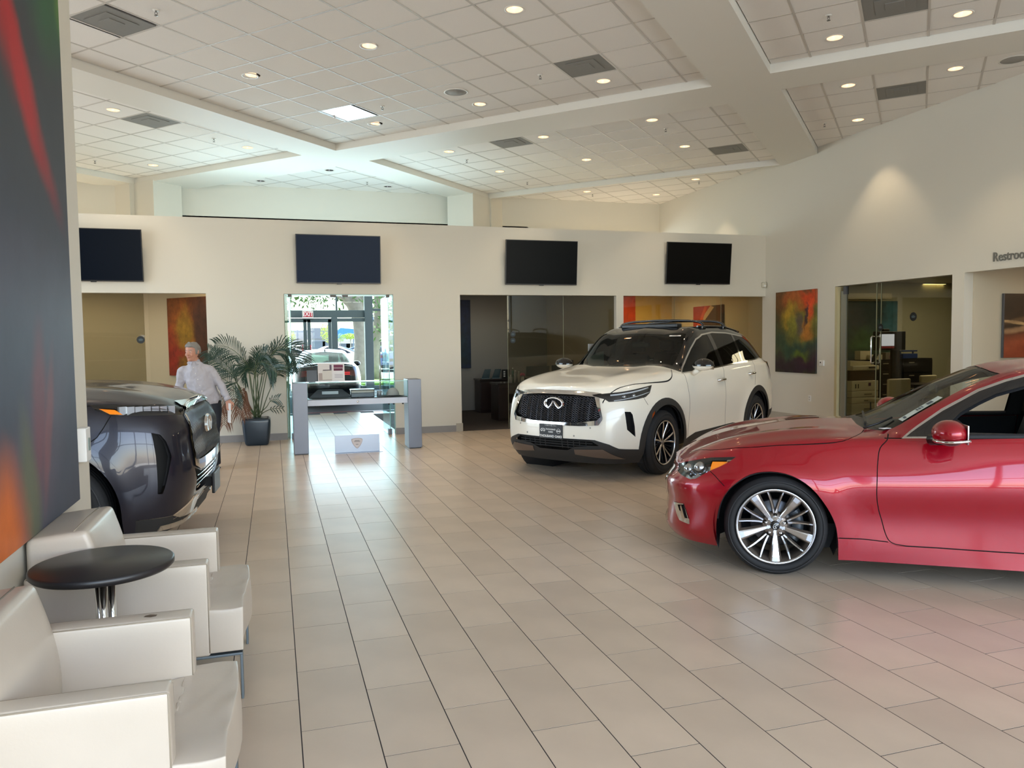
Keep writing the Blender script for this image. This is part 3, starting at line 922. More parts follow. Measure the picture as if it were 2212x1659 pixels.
# ------------------------------------------------------------------ wheels
RUB = mat('tyre_rubber', (24, 24, 26), .75, bump=.1, bscale=120)
RUBS = mat('tyre_sidewall', (30, 30, 33), .6)
ALLOY = mat('machined_alloy', (205, 206, 210), .16, metal=1.0)
ALLOYD = mat('dark_alloy', (116, 104, 94), .34, metal=.5)
ALLOYB = mat('black_alloy', (28, 28, 31), .25, metal=.6)
DISC = mat('brake_disc_metal', (110, 110, 114), .35, metal=.9)
CALI = mat('caliper_grey', (118, 122, 128), .4, metal=.5)
def wheel(root, x, y, side, r, rr, wd, style, label=None, detail=True):
    "side=+1: outer face towards +y"
    W = bpy.data.objects.new('wheel', None); COL.objects.link(W); W.parent = root; W.location = (x, y, r); W.empty_display_size = .1
    if label: W['label'] = label
    # local: axle = +z outward, then turned so z -> side*y
    A = Matrix(((1, 0, 0), (0, 0, side), (0, 1, 0))).to_4x4()
    if side < 0: A = Matrix(((-1, 0, 0), (0, 0, -1), (0, 1, 0))).to_4x4()
    else: A = Matrix(((1, 0, 0), (0, 0, 1), (0, 1, 0))).to_4x4()
    h = wd/2
    t = MB()
    prof = [(rr+.004, -h+.02), (rr+.004, h-.012), (rr+.02, h+.000), (rr+(r-rr)*.45, h+.010), (r-.03, h-.004), (r-.012, h-.016), (r-.003, h-.035)]
    z = h-.035
    for k in range(4):
        z2 = h-.035-(2*h-.07)*(k+1)/4
        prof += [(r, z-.004), (r, z2+.010), (r-.008, z2+.007), (r-.008, z2+.003)]; z = z2
    prof += [(r-.003, -h+.03), (r-.03, -h+.004), (rr+.02, -h)]
    t.lathe(prof, 64 if detail else 28, A, closed=True); t.build('tyre', RUB, W)
    if detail:
        rg = MB(); rg.lathe([(rr+(r-rr)*.62, h+.0095), (rr+(r-rr)*.66, h+.0125), (rr+(r-rr)*.70, h+.0065)], 64, A); rg.build('sidewall_ring', RUBS, W)
    b = MB()
    b.lathe([(rr-.004, h-.004), (rr+.006, h+.003), (rr+.003, h+.006), (rr-.010, h+.004), (rr-.012, h-.006)], 56, A)
    b.build('rim_lip', ALLOY, W)
    b = MB()
    b.lathe([(rr-.012, h-.004), (rr-.022, h-.03), (rr-.03, 0), (rr-.03, -h+.02), (rr, -h)], 48, A)
    b.build('rim_barrel', ALLOYD if style == 'red' else ALLOYB, W)
    if detail:
        MB().lathe([(.0, -.02), (.155 if style == 'red' else .17, -.02), (.165 if style == 'red' else .178, -.03), (.165, -.045), (0, -.045)], 40, A).build('brake_disc', DISC, W)
        c = MB(); c.lathe([(.115, .0), (.165, .012), (.19, .0), (.19, -.05), (.115, -.05)], 10, A, closed=True, arc=radians(75), a0=radians(145)); c.build('brake_caliper', CALI, W)
    def spoke(a, r0, r1, w0, w1, z0, z1, th, mt, skew=0.0, wm=None):
        m_ = MB(); n = 6; V = []; F = []
        for i in range(n+1):
            f = i/n; rad = r0+(r1-r0)*f; wv = w0+(w1-w0)*(f**1.6 if wm is None else f); zz = z0+(z1-z0)*(f*f*(3-2*f)); aa = a+skew*f
            c_, s_ = cos(aa), sin(aa); tx, ty = -s_, c_
            px_, py_ = rad*c_, rad*s_
            V += [(px_-tx*wv*.75, py_-ty*wv*.75, zz-th), (px_-tx*wv*.5, py_-ty*wv*.5, zz-.002), (px_-tx*wv*.32, py_-ty*wv*.32, zz+.002), (px_+tx*wv*.32, py_+ty*wv*.32, zz+.002), (px_+tx*wv*.5, py_+ty*wv*.5, zz-.002), (px_+tx*wv*.75, py_+ty*wv*.75, zz-th)]
        for i in range(n):
            for k in range(5): F.append((i*6+k, (i+1)*6+k, (i+1)*6+k+1, i*6+k+1))
        m_.add([A @ Vector(v) for v in V], F)
        for q in range(len(m_.f)):
            m_.mi[-1-q] = 0
        kk = 0
        for q in range(len(F)):
            if q % 5 in (0, 4): m_.mi[q] = 1
        return m_.build('spoke', mt, W)
    zf = h-.012
    if style == 'red':
        for k in range(5):
            a = radians(-90+72*k)
            spoke(a, .030, rr-.006, .024, .064, zf-.03, zf+.006, .03, [ALLOY, ALLOYD])
            for sg in (-1, 1):
                spoke(a+radians(36)+sg*radians(5.5), .085, rr-.008, .016, .012, zf-.035, zf+.002, .03, [ALLOY, ALLOYD], skew=sg*radians(7))
        hub = MB(); hub.lathe([(0, zf-.03), (.05, zf-.03), (.075, zf-.036), (.088, zf-.05), (.088, zf-.09)], 30, A); hub.build('hub', ALLOYD, W)
        MB().lathe([(0, zf-.016), (.026, zf-.018), (.032, zf-.024), (.033, zf-.035)], 28, A).build('hub_cap', BLACKG, W)
        for k in range(5):
            a = radians(90+72*k)
            MB().lathe([(0, .0), (.006, -.001), (.011, -.008), (.011, -.02), (.018, -.024), (.018, -.03)], 10, A @ Matrix.Translation((.062*cos(a), .062*sin(a), zf-.012))).build('lug_nut', CHROME, W)
    elif style == 'white':
        for k in range(5):
            a = radians(90+72*k+9)
            for sg in (-1, 1):
                spoke(a+sg*radians(6), .03, rr-.006, .018, .026, zf-.022, zf+.004, .035, [ALLOY, ALLOYB], skew=sg*radians(8))
            for sg in (-1, 1):
                spoke(a+radians(36)+sg*radians(4), .06, rr-.008, .012, .016, zf-.04, zf-.012, .03, [ALLOYB, ALLOYB], skew=sg*radians(4))
        hub = MB(); hub.lathe([(0, zf-.02), (.045, zf-.022), (.06, zf-.035), (.07, zf-.08)], 30, A); hub.build('hub', ALLOYB, W)
        MB().lathe([(0, zf-.010), (.022, zf-.012), (.028, zf-.02), (.03, zf-.035)], 24, A).build('hub_cap', ALLOYD, W)
    else:
        for k in range(5):
            spoke(radians(90+72*k), .03, rr-.006, .05, .06, zf-.02, zf+.004, .03, [ALLOY, ALLOYB])
        MB().lathe([(0, zf-.01), (.05, zf-.02), (.06, zf-.04)], 16, A).build('hub_cap', ALLOYB, W)
    return W
def emblem(name, root, M, sx, sy, m_, th=.012):
    "oval ring broken at the bottom by two legs that run up to a point in the middle"
    b = MB(); pts = []
    for i in range(25):
        a = radians(-52+284*i/24)
        pts.append((sx*cos(a), sy*sin(a)))
    def ribbon(line, ws):
        V = []; F = []; n = len(line)
        for i in range(n):
            p = line[i]; a = line[max(0, i-1)]; c = line[min(n-1, i+1)]
            dx, dy = c[0]-a[0], c[1]-a[1]; l = hypot(dx, dy); nx, ny = -dy/l, dx/l; w_ = ws[i]/2
            V += [(p[0]+nx*w_, p[1]+ny*w_, 0), (p[0]+nx*w_*.3, p[1]+ny*w_*.3, th), (p[0]-nx*w_*.3, p[1]-ny*w_*.3, th), (p[0]-nx*w_, p[1]-ny*w_, 0)]
        for i in range(n-1):
            for k in range(3): F.append((i*4+k, i*4+k+1, (i+1)*4+k+1, (i+1)*4+k))
        b.add([M @ Vector(v) for v in V], F)
    ribbon(pts, [sy*(.26+.26*abs(cos(radians(-52+284*i/24)))) for i in range(25)])
    for sg in (-1, 1):
        ribbon([(sg*sx*.60, -sy*.82), (sg*sx*.34, -sy*.42), (sg*sx*.16, sy*.05), (sg*sx*.045, sy*.50)], [sy*.62, sy*.52, sy*.34, sy*.14])
    return b.build(name, m_, root)
# ------------------------------------------------------------------ body specifications (x forward from the front axle, y left, z up)
def bump_arch(cx, cz, r, amp, wid):
    def fn(x, y, z):
        if y < .5: return (0, 0, 0)
        d = hypot(x-cx, z-cz)-r
        if z > cz+r+.25: return (0, 0, 0)
        return (0, amp*math.exp(-(max(0, d)/wid)**2)*min(1, max(0, (y-.5)/.25)), 0)
    return fn
def hood_bump(x0, x1, y0, yw, amp):
    def fn(x, y, z):
        if x < x0 or x > x1 or z < .6: return (0, 0, 0)
        t = (x-x0)/(x1-x0); e = math.exp(-((y-y0)/yw)**2)
        return (0, 0, amp*e*sin(pi*t)**.7)
    return fn
def zlift(a, z0, z1):
    def fn(x, y, z):
        t = min(1, max(0, (z-z0)/(z1-z0)))
        return (0, 0, a*t*t*(3-2*t))
    return fn
WHITE_SPEC = dict(
    plan=[(.965, 0), (.955, .30), (.90, .58), (.78, .78), (.55, .905), (.20, .955), (-.5, .975), (-1.4, .985), (-2.3, .985), (-3.0, .975), (-3.55, .93), (-3.92, .80), (-4.05, .50), (-4.08, 0)],
    low=[([(-4, .10), (-3.2, .10), (0, .06), (.9, .12)], [(-4, .34), (-3.5, .28), (-2, .24), (-.5, .24), (.6, .20), (.9, .20)]),
         ([(-4, .02), (-3.2, .035), (-1.5, .035), (0, .02), (.9, .03)], [(-4, .46), (-3.5, .40), (-1.5, .34), (.6, .32), (.9, .33)]),
         ([(-4, .0), (-1.5, .02), (0, .0), (.9, .0)], [(-4, .62), (-1.5, .56), (.6, .52), (.9, .52)]),
         ([(-4, .02), (-1.5, .0), (0, .0), (.9, .03)], [(-4, .88), (-1.5, .82), (.6, .78), (.9, .76)]),
         ([(-4, .05), (-1.5, .03), (-.3, .05), (.4, .06), (.9, .085)], [(-4, 1.06), (-2.5, 1.02), (-1.0, .99), (.2, .96), (.9, .90)]),
         ([(-4.1, .09), (-3, .065), (-1.5, .06), (-.5, .09), (.2, .10), (.6, .10), (.9, .13)], [(-4.1, 1.17), (-3.4, 1.155), (-2, 1.12), (-.7, 1.085), (0, 1.055), (.5, 1.0), (.85, .955)])],
    up=[([(-4, .985), (-.7, .985), (-.3, .95), (.9, .93)], [(-4, .03), (-.7, .05), (-.3, .5), (.9, .5)]),
        ([(-4.0, .78), (-3.3, .735), (-1.3, .715), (-.3, .70), (.9, .70)], 1.0), (.40, .62), (0, 1.0)],
    za=[(-4.08, 1.14), (-3.85, 1.20), (-3.62, 1.31), (-3.34, 1.50), (-3.05, 1.595), (-2.3, 1.675), (-1.45, 1.665), (-1.15, 1.58), (-.55, 1.22), (-.3, 1.17), (.3, 1.105), (.75, 1.01), (.88, .97)],
    zc=[(-4.08, 1.15), (-3.95, 1.22), (-3.72, 1.42), (-3.5, 1.58), (-3.1, 1.66), (-2.3, 1.715), (-1.5, 1.725), (-1.2, 1.675), (-.42, 1.185), (-.3, 1.165), (.3, 1.10), (.7, 1.035), (.88, .985)],
    sub=[2, 4, 5, 5, 4, 2, 9, 7, 7], step=.042,
    disp=[zlift(.08, .4, 1.0), bump_arch(0, .385, .46, .022, .10), bump_arch(-2.9, .385, .46, .022, .12), hood_bump(-.4, .85, .56, .16, .008)])
RED_SPEC = dict(
    plan=[(.815, 0), (.80, .28), (.75, .52), (.62, .73), (.38, .845), (.05, .885), (-.6, .895), (-1.4, .905), (-2.2, .905), (-2.9, .895), (-3.4, .84), (-3.75, .70), (-3.90, .42), (-3.93, 0)],
    low=[([(-4, .12), (-2.6, .06), (-2.4, .02), (-.4, .02), (0, .08), (.8, .05)], [(-4, .24), (-3.5, .20), (-2, .14), (-.5, .14), (.5, .16), (.8, .17)]),
         ([(-4, .03), (-3.2, .04), (-1.5, .03), (-.5, .02), (0, .03), (.8, .015)], [(-4, .36), (-3.5, .32), (-1.5, .24), (.4, .24), (.8, .22)]),
         ([(-4, .0), (-1.5, .035), (-.7, .03), (0, .0), (.8, .03)], [(-4, .52), (-1.5, .44), (.4, .40), (.8, .40)]),
         ([(-4, .02), (-1.5, .0), (-.5, .0), (0, .0), (.8, .015)], [(-4, .74), (-1.5, .66), (.2, .64), (.5, .58), (.8, .56)]),
         ([(-4, .05), (-1.5, .035), (-.6, .055), (-.1, .06), (.4, .07), (.8, .05)], [(-4, .92), (-2.5, .86), (-1.0, .815), (-.2, .80), (.3, .745), (.8, .60)]),
         ([(-4, .09), (-3, .085), (-1.5, .085), (-.7, .11), (-.1, .13), (.4, .14), (.8, .09)], [(-4, 1.02), (-3.2, 1.0), (-2, .955), (-.7, .925), (-.2, .895), (.2, .85), (.5, .765), (.78, .64)])],
    up=[([(-4, .985), (-.9, .985), (-.5, .95), (.9, .93)], [(-4, .05), (-.9, .05), (-.5, .5), (.9, .5)]),
        ([(-4.0, .74), (-3.0, .70), (-1.3, .69), (-.5, .72), (.9, .70)], 1.0), (.38, .62), (0, 1.0)],
    za=[(-3.93, 1.03), (-3.3, 1.08), (-2.85, 1.22), (-2.4, 1.335), (-1.9, 1.385), (-1.6, 1.355), (-1.3, 1.25), (-1.0, 1.12), (-.68, .975), (-.5, .955), (-.3, .95), (.1, .905), (.3, .865), (.5, .795), (.75, .67)],
    zc=[(-3.93, 1.04), (-3.4, 1.09), (-2.9, 1.28), (-2.4, 1.41), (-1.9, 1.462), (-1.56, 1.435), (-1.44, 1.41), (-1.28, 1.34), (-1.12, 1.265), (-.96, 1.155), (-.76, 1.045), (-.62, 1.005), (-.4, 1.0), (-.24, .99), (.07, .94), (.3, .89), (.5, .825), (.63, .765), (.74, .69)],
    sub=[2, 4, 5, 5, 5, 2, 8, 7, 7], step=.040,
    disp=[bump_arch(0, .335, .39, .018, .09), bump_arch(-2.85, .335, .39, .02, .10), hood_bump(-.5, .7, .50, .10, .022)])
DARK_SPEC = dict(
    plan=[(.96, 0), (.955, .40), (.92, .70), (.80, .90), (.55, 1.00), (.15, 1.03), (-.6, 1.035), (-1.6, 1.045), (-2.6, 1.04), (-3.4, 1.02), (-4.0, .95), (-4.3, .80), (-4.38, .45), (-4.4, 0)],
    low=[([(-4, .12), (0, .08), (.6, .08), (.95, .09)], [(-4, .36), (-2, .26), (.4, .24), (.7, .22), (.95, .26)]),
         ([(-4, .03), (0, .02), (.6, .03), (.95, .05)], [(-4, .48), (-1.5, .36), (.5, .36), (.95, .40)]),
         ([(-4, .0), (0, .0), (.95, .0)], [(-4, .66), (-1.5, .60), (.95, .58)]),
         ([(-4, .0), (0, .0), (.95, .01)], [(-4, .95), (.4, .88), (.95, .84)]),
         ([(-4, .03), (-.3, .03), (.4, .035), (.95, .045)], [(-4, 1.12), (-1.0, 1.09), (.3, 1.06), (.95, 1.03)]),
         ([(-4, .07), (-1.5, .06), (.2, .07), (.6, .08), (.95, .085)], [(-4, 1.25), (-.7, 1.21), (0, 1.185), (.5, 1.15), (.9, 1.10)])],
    up=[([(-4, .985), (-.7, .985), (-.3, .95), (.9, .94)], [(-4, .03), (-.7, .05), (-.3, .5), (.9, .5)]),
        ([(-4.0, .78), (-1.3, .74), (-.3, .74), (.9, .74)], 1.0), (.40, .62), (0, 1.0)],
    za=[(-4.4, 1.27), (-4.2, 1.6), (-3.9, 1.82), (-2.6, 1.88), (-1.55, 1.84), (-1.2, 1.68), (-.62, 1.34), (-.3, 1.305), (.3, 1.265), (.7, 1.20), (.9, 1.13)],
    zc=[(-4.4, 1.28), (-4.25, 1.65), (-4.0, 1.87), (-2.6, 1.93), (-1.6, 1.90), (-1.3, 1.82), (-.48, 1.36), (-.3, 1.34), (.3, 1.315), (.7, 1.26), (.9, 1.17)],
    sub=[2, 4, 5, 5, 4, 2, 7, 6, 6], step=.045,
    disp=[bump_arch(0, .42, .50, .02, .10), bump_arch(-3.07, .42, .50, .02, .12), hood_bump(-.4, .85, .60, .14, .02)])
def pose(cx, cy, h):
    return Matrix.Translation((cx, cy, 0)) @ Matrix.Rotation(h, 4, 'Z')
_h = radians(90+56.5)
WHITE_POSE = (3.893, 8.975, -2.546)
_rx, _ry = 3.221, 4.401
RED_POSE = (_rx+.885*sin(_h), _ry-.885*cos(_h), _h)
DARK_POSE = (-1.50, 7.08, radians(-4))
# ------------------------------------------------------------------ the cars
PAINTW = mat('pearl_white_paint', (240, 233, 218), .30, coat=1.0, spec=.5)
PAINTR = mat('metallic_red_paint', (152, 0, 24), .30, metal=.35, coat=1.0, spec=.3)
PAINTD = mat('graphite_paint', (34, 34, 46), .30, metal=.4, coat=.6)
CLAD = mat('black_cladding', (38, 37, 36), .62)
GAPM = mat('panel_gap_black', (10, 8, 8), .9)
SMOKE = glass('smoked_car_glass', (38, 40, 38), .06)
WSG = glass('windshield_glass', (128, 134, 122), .07)
WSR = glass('windshield_glass_clear', (190, 198, 186), .07)
LENS = glass('lamp_lens', (236, 240, 244), .10)
AMBER = mat('amber_lens', (250, 140, 10), .15, coat=1.0, emit=(255, 120, 0), estr=.12)
TAILR = mat('tail_lamp_red', (96, 8, 14), .15, coat=1.0)
INTK = mat('cabin_black', (24, 24, 27), .7)
SEATM = mat('seat_leather_black', (34, 34, 38), .5)
GRBK = mat('grille_black', (7, 7, 8), .6, spec=.2)
GRWIRE = mat('grille_wire', (64, 64, 70), .2, metal=.7, coat=.5)
SATIN = mat('satin_trim', (118, 106, 98), .35, metal=.7)
LAMPI = mat('lamp_bowl', (190, 192, 196), .12, metal=1.0)
LAMPD = mat('lamp_housing_dark', (34, 34, 36), .3)

def cabin(root, seats, dash, wheelpos, floor_box, rear=None):
    "seats: [(x, y)]; black interior"
    x0, x1, yy, z0, z1 = floor_box
    MB().box(x0, min(x1, .30), -min(yy, .62), min(yy, .62), z0, z1).build('underbody', INTK, root)
    for (x, y, zs) in seats:
        b = MB(); b.box(x-.26, x+.26, y-.25, y+.25, zs-.28, zs); o = b.build('seat', SEATM, root, bevel=.05, seg=3)
        c = MB(); M = Matrix.Translation((x-.30, y, zs+.30)) @ Matrix.Rotation(radians(-14), 4, 'Y')
        v = [M @ Vector(p) for p in [(-.07, -.24, -.36), (.07, -.24, -.36), (.07, .24, -.36), (-.07, .24, -.36), (-.06, -.19, .30), (.05, -.19, .30), (.05, .19, .30), (-.06, .19, .30)]]
        c.add(v, [(0, 3, 2, 1), (4, 5, 6, 7), (0, 1, 5, 4), (1, 2, 6, 5), (2, 3, 7, 6), (3, 0, 4, 7)]); c.build('backrest', SEATM, o, bevel=.04, seg=3)
        M = Matrix.Translation((x-.39, y, zs+.70)); d = MB(); d.box(-.05, .05, -.12, .12, -.08, .08)
        d.v = [tuple(M @ Vector(p)) for p in d.v]; d.build('headrest', SEATM, o, bevel=.035, seg=3)
    (dx0, dx1, dz0, dz1, dw) = dash
    MB().box(dx0, dx1, -dw, dw, dz0, dz1).build('dashboard', INTK, root, bevel=.05, seg=3)
    wx, wy, wz, wr_ = wheelpos
    A = Matrix.Translation((wx, wy, wz)) @ Matrix.Rotation(radians(-66), 4, 'Y')
    ring = [A @ Vector((wr_*cos(2*pi*i/28), wr_*sin(2*pi*i/28), 0)) for i in range(29)]
    s = MB(); s.tube(ring, .016, 8, cap=False); s.tube([A @ Vector((-wr_*.0, -wr_, 0)), A @ Vector((0, wr_, 0))], .02, 6); s.tube([A @ Vector((0, 0, 0)), A @ Vector((-wr_, 0, 0))], .02, 6)
    s.build('steering_wheel', SEATM, root)
def wells(root, x, y, r, wd=.42):
    for sg in (1, -1):
        A = Matrix.Translation((x, y*sg-(.02 if sg > 0 else -.02), r[1])) @ Matrix.Rotation(radians(90*sg), 4, 'X')
        b = MB(); b.lathe([(r[0], 0), (r[0]+.0, wd), (0, wd)], 26, A, arc=radians(230), a0=radians(-25) if sg > 0 else radians(-25))
        o = b.build('wheel_well', INTK, root)
        if sg > 0: o.data.transform(Matrix.Identity(4))
def placed(name, label, cat, ps, group=None):
    return thing(name, label, cat, (ps[0], ps[1], 0), ps[2], group)
def surf_line(B, pr, pts, lift, n=1):
    out = []
    P = pts if n == 1 else crom(pts, n)
    for p in P:
        h = B.project(p, pr)
        if h[0] is not None: out.append(h[0]+h[1]*lift)
    return out
def mirror_tubes(m_, lines, r, nn=6):
    for l in lines:
        if len(l) > 1:
            m_.tube(l, r, nn, cap=False); m_.tube([Vector((p.x, -p.y, p.z)) for p in l], r, nn, cap=False)
def door_handle(root, B, x, z, mt, ln=.20):
    for sg in (1, -1):
        h = B.project((x, z), 'side'); y = h[0].y
        pts = [(x-ln/2, (y-.005)*sg, z), (x-ln*.38, (y+.032)*sg, z+.004), (x, (y+.038)*sg, z+.006), (x+ln*.38, (y+.032)*sg, z), (x+ln/2, (y-.005)*sg, z-.006)]
        m_ = MB(); m_.tube(crom([tuple(p) for p in pts], 4), .020, 8); m_.build('door_handle', mt, root)

# ---- white crossover
def build_white():
    B = Body(WHITE_SPEC)
    root = placed('car', 'white crossover with black roof, black mesh grille and roof bars', 'car', WHITE_POSE)
    # tyre cladding and arches
    for cx in (0, -2.9):
        B.cut(circ(cx, .385, .535, -25, 205), 'side', 'cladding', {'body'})
    B.cut([(-.40, .36), (-.55, .37), (-.82, .425), (-2.02, .442), (-2.36, .395), (-2.5, .38), (-2.5, 0), (-.40, 0)], 'side', 'cladding', {'body'})
    B.cut([(.30, .352), (.55, .355), (.55, 0), (.30, 0)], 'side', 'cladding', {'body'})
    B.cut([(-3.3, .50), (-4.3, .52), (-4.3, 0), (-3.3, 0)], 'side', 'cladding', {'body'})
    for cx in (0, -2.9):
        B.cut(circ(cx, .385, .455, 0, 180)+[(cx-.455, 0), (cx+.455, 0)], 'side', 'void')
    # front lower black, grille, chrome
    B.cut([(-.1, .482), (.42, .486), (.55, .484), (.70, .435), (.78, .385), (.96, .352), (1.1, .35), (1.1, 0), (-.1, 0)], 'front', 'cladding', {'body'}, filt=lambda c, n: c.x > .28)
    B.cut([(-.1, 1.037), (.28, 1.030), (.50, 1.012), (.60, 1.000), (.565, .955), (.634, .722), (.592, .652), (.38, .637), (.05, .632), (-.1, .632)], 'front', 'chrome', {'body'}, filt=lambda c, n: c.x > .6)
    B.cut([(-.1, .985), (.25, .983), (.515, .966), (.608, .745), (.570, .704), (.315, .671), (-.1, .665)], 'front', 'grille', {'chrome'}, filt=lambda c, n: c.x > .6)
    B.cut([(-.1, .478), (.50, .478), (.595, .42), (.31, .395), (.20, .345), (-.1, .345)], 'front', 'intake', {'cladding'}, filt=lambda c, n: c.x > .6)
    B.cut([(.295, .364), (.633, .380), (.80, .262), (.50, .285), (.292, .305)], 'front', 'skid', {'cladding'}, filt=lambda c, n: c.x > .5)
    B.cut3([(.696, .82, .802), (.631, .858, .798), (.61, .873, .764), (.593, .89, .629), (.587, .895, .509), (.687, .846, .598)], 'corner', 'side_vent', {'body'})
    HL_ = [(.850, .490, .985), (.783, .61, 1.006), (.622, .789, 1.030), (.177, .885, 1.080), (.271, .908, .992), (.371, .908, .95), (.513, .878, .934), (.796, .673, .914), (.807, .625, .944), (.838, .52, .968)]
    B.cut3(HL_, 'corner', 'headlight', {'body', 'chrome'}, filt=lambda c, n: c.x > .05 and n.z < .97 and c.z > .88)
    # reflector
    B.cut([(.262, .79), (.318, .755), (.360, .64), (.352, .618), (.322, .62), (.285, .68)], 'side', 'reflector', {'cladding', 'body'})
    # roof, glass
    B.cut([(-.50, 1.262), (-.62, 1.205), (-.70, 1.192), (-1.0, 1.204), (-1.93, 1.250), (-3.05, 1.302), (-3.40, 1.306), (-3.62, 1.302), (-4.3, 1.24), (-4.3, 2), (.0, 2), (-.44, 1.2955)], 'side', 'roof', {'body'}, filt=lambda c, n: True)
    B.cut([(-.40, -.1), (-.42, .30), (-.50, .60), (-.60, .755), (-.98, .715), (-1.205, .675), (-1.12, .45), (-1.08, -.1)], 'top', 'roof', {'body'})
    B.cut([(-.43, -.1), (-.45, .30), (-.53, .58), (-.64, .735), (-.98, .700), (-1.195, .655), (-1.09, .40), (-1.05, -.1)], 'top', 'windshield', {'roof'})
    D = [(-.676, 1.195), (-.862, 1.306), (-1.109, 1.483), (-1.306, 1.600), (-1.522, 1.662), (-1.873, 1.694), (-2.331, 1.685), (-2.902, 1.636), (-3.10, 1.58), (-3.385, 1.318), (-3.05, 1.306), (-1.934, 1.254), (-1.0, 1.206)]
    B.cut(grow(D, .018), 'side', 'window_chrome', {'roof', 'body'})
    B.cut(D, 'side', 'window', {'window_chrome', 'roof', 'body'})
    B.cut([(-1.655, 1.75), (-1.78, 1.75), (-1.845, 1.2), (-1.735, 1.2)], 'side', 'pillar', {'window'})
    B.cut([(-2.46, 1.75), (-2.53, 1.75), (-2.56, 1.2), (-2.50, 1.2)], 'side', 'pillar', {'window'})
    B.cut([(-3.50, 1.262), (-4.3, 1.20), (-4.3, 1.10), (-3.74, 1.10)], 'side', 'tail_lamp', {'body', 'roof'})
    B.cut([(-3.62, -.1), (-3.62, .60), (-4.0, .72), (-4.3, .7), (-4.3, -.1)], 'top', 'rear_window', {'roof'}, filt=lambda c, n: n.z > .2 and c.z > 1.28)
    # seams
    HW = smooth([(.83, .61), (.62, .745), (.40, .823), (.17, .868), (-.05, .890), (-.25, .893), (-.36, .872), (-.45, .82), (-.52, .78)], 4, False)
    B.strip(HW, .008, 'top', 'gap', {'body'})
    B.strip([(-.668, 1.19), (-.655, 1.10), (-.637, .97), (-.632, .70), (-.60, .40)], .007, 'side', 'gap', {'body'})
    B.strip([(-1.80, 1.24), (-1.745, 1.10), (-1.725, .98), (-1.735, .70), (-1.755, .43)], .007, 'side', 'gap', {'body'})
    B.strip([(-2.93, 1.29), (-2.90, 1.10), (-2.78, .93)], .007, 'side', 'gap', {'body'})
    B.strip([(.42, 1.0), (.40, .93), (.36, .86)], .006, 'side', 'gap', {'body'})
    # body regions: hood and doors
    B.cut([(1.2, -.1), (1.2, .55)]+HW+[(-.43, .40), (-.42, -.1)], 'top', 'hood', {'body'}, filt=lambda c, n: n.z > .3 and c.z > .98)
    B.cut([(-.668, 1.32), (-.655, 1.10), (-.637, .97), (-.632, .70), (-.60, .30), (-1.76, .30), (-1.755, .43), (-1.735, .70), (-1.725, .98), (-1.745, 1.10), (-1.80, 1.32)], 'side', 'front_door', {'body'})
    B.cut([(-1.76, .30), (-1.755, .43), (-1.735, .70), (-1.725, .98), (-1.745, 1.10), (-1.80, 1.32), (-2.95, 1.35), (-2.90, 1.10), (-2.78, .93), (-2.42, .30)], 'side', 'rear_door', {'body'})
    mats = dict(body=PAINTW, hood=PAINTW, front_door=PAINTW, rear_door=PAINTW, cladding=CLAD, chrome=CHROME, grille=GRBK, intake=GRBK, skid=SATIN, side_vent=GRBK,
                headlight=LENS, reflector=mat('side_reflector', (150, 62, 14), .2, coat=1), roof=BLACKG, windshield=WSG, window_chrome=CHROME, window=SMOKE, pillar=BLACKG,
                tail_lamp=TAILR, rear_window=SMOKE, gap=GAPM)
    parts = dict(body=('body_shell', 'pearl white body', False), hood=('hood', None, False), front_door=('front_door', None, True), rear_door=('rear_door', None, True),
                 cladding=('wheel_arch_cladding', 'matt black lower cladding', False), chrome=('grille_surround', 'bright chrome frame', False), grille=('grille_backing', 'black grille recess', False),
                 intake=('lower_intake', 'black lower intake', False), skid=('skid_trim', 'brownish satin skid plate', True), side_vent=('side_vent', 'black slit vent', True),
                 headlight=('headlight', 'slim clear headlight', True), reflector=('side_reflector', 'amber side reflector', True), roof=('roof', 'gloss black roof and pillars', False),
                 windshield=('windshield', None, False), window_chrome=('window_trim', 'chrome window line', True), window=('side_window', 'dark tinted glass', True), pillar=('door_pillar', None, True),
                 tail_lamp=('tail_lamp', 'dark red lamp', True), rear_window=('rear_window', None, False), gap=('panel_gap', None, False))
    ob = B.export(root, mats, parts, push=dict(gap=-.004, grille=-.045, intake=-.05, side_vent=-.03, chrome=.012, skid=.012, pillar=.002, headlight=.003, cladding=.006))
    for sd_ in (1, -1): B.inner(['headlight'], .045, LAMPD, root, 'lamp_housing', sides=(sd_,))
    B.inner(['chrome', 'grille'], .05, GRBK, root, 'grille_box')
    B.inner(['body', 'hood', 'front_door', 'rear_door', 'roof', 'pillar', 'cladding'], .03, INTK, root, 'inner_lining', zmin=.45)
    # grille wires
    m_ = MB(); lines = []
    import itertools
    def gy(z): return .515+(.985-z)/(.985-.745)*.09 if z > .745 else .608-(.745-z)/.08*.3
    for k in range(12):
        z0 = .690+k*.0245
        for ph in (0, 1):
            pts = []; Y = gy(z0)
            nseg = 56
            for i in range(nseg+1):
                y = Y*i/nseg; z = z0+.0125*sin(2*pi*y/.085+ph*pi)*(1)
                pts.append((y, max(.672, min(.982, z))))
            l = surf_line(B, 'front', pts, -.010)
            # rippled surface
            l = [p+Vector((.010*cos(2*pi*p.y/.17), 0, 0)) for p in l]
            lines.append(l)
    mirror_tubes(m_, lines, .0034, 4)
    o = m_.build('grille_mesh', GRWIRE, root); o['label'] = 'black wavy grille wires'
    h = B.project((0, .878), 'front')[0]
    M = frame((h.x+.006, 0, .879), (0, 1, 0), (0, 0, 1), (1, 0, 0))
    o = emblem('emblem', root, M, .128, .066, CHROME, .018); o['label'] = 'chrome oval road emblem'
    # lower intake slats
    m_ = MB(); ls = []
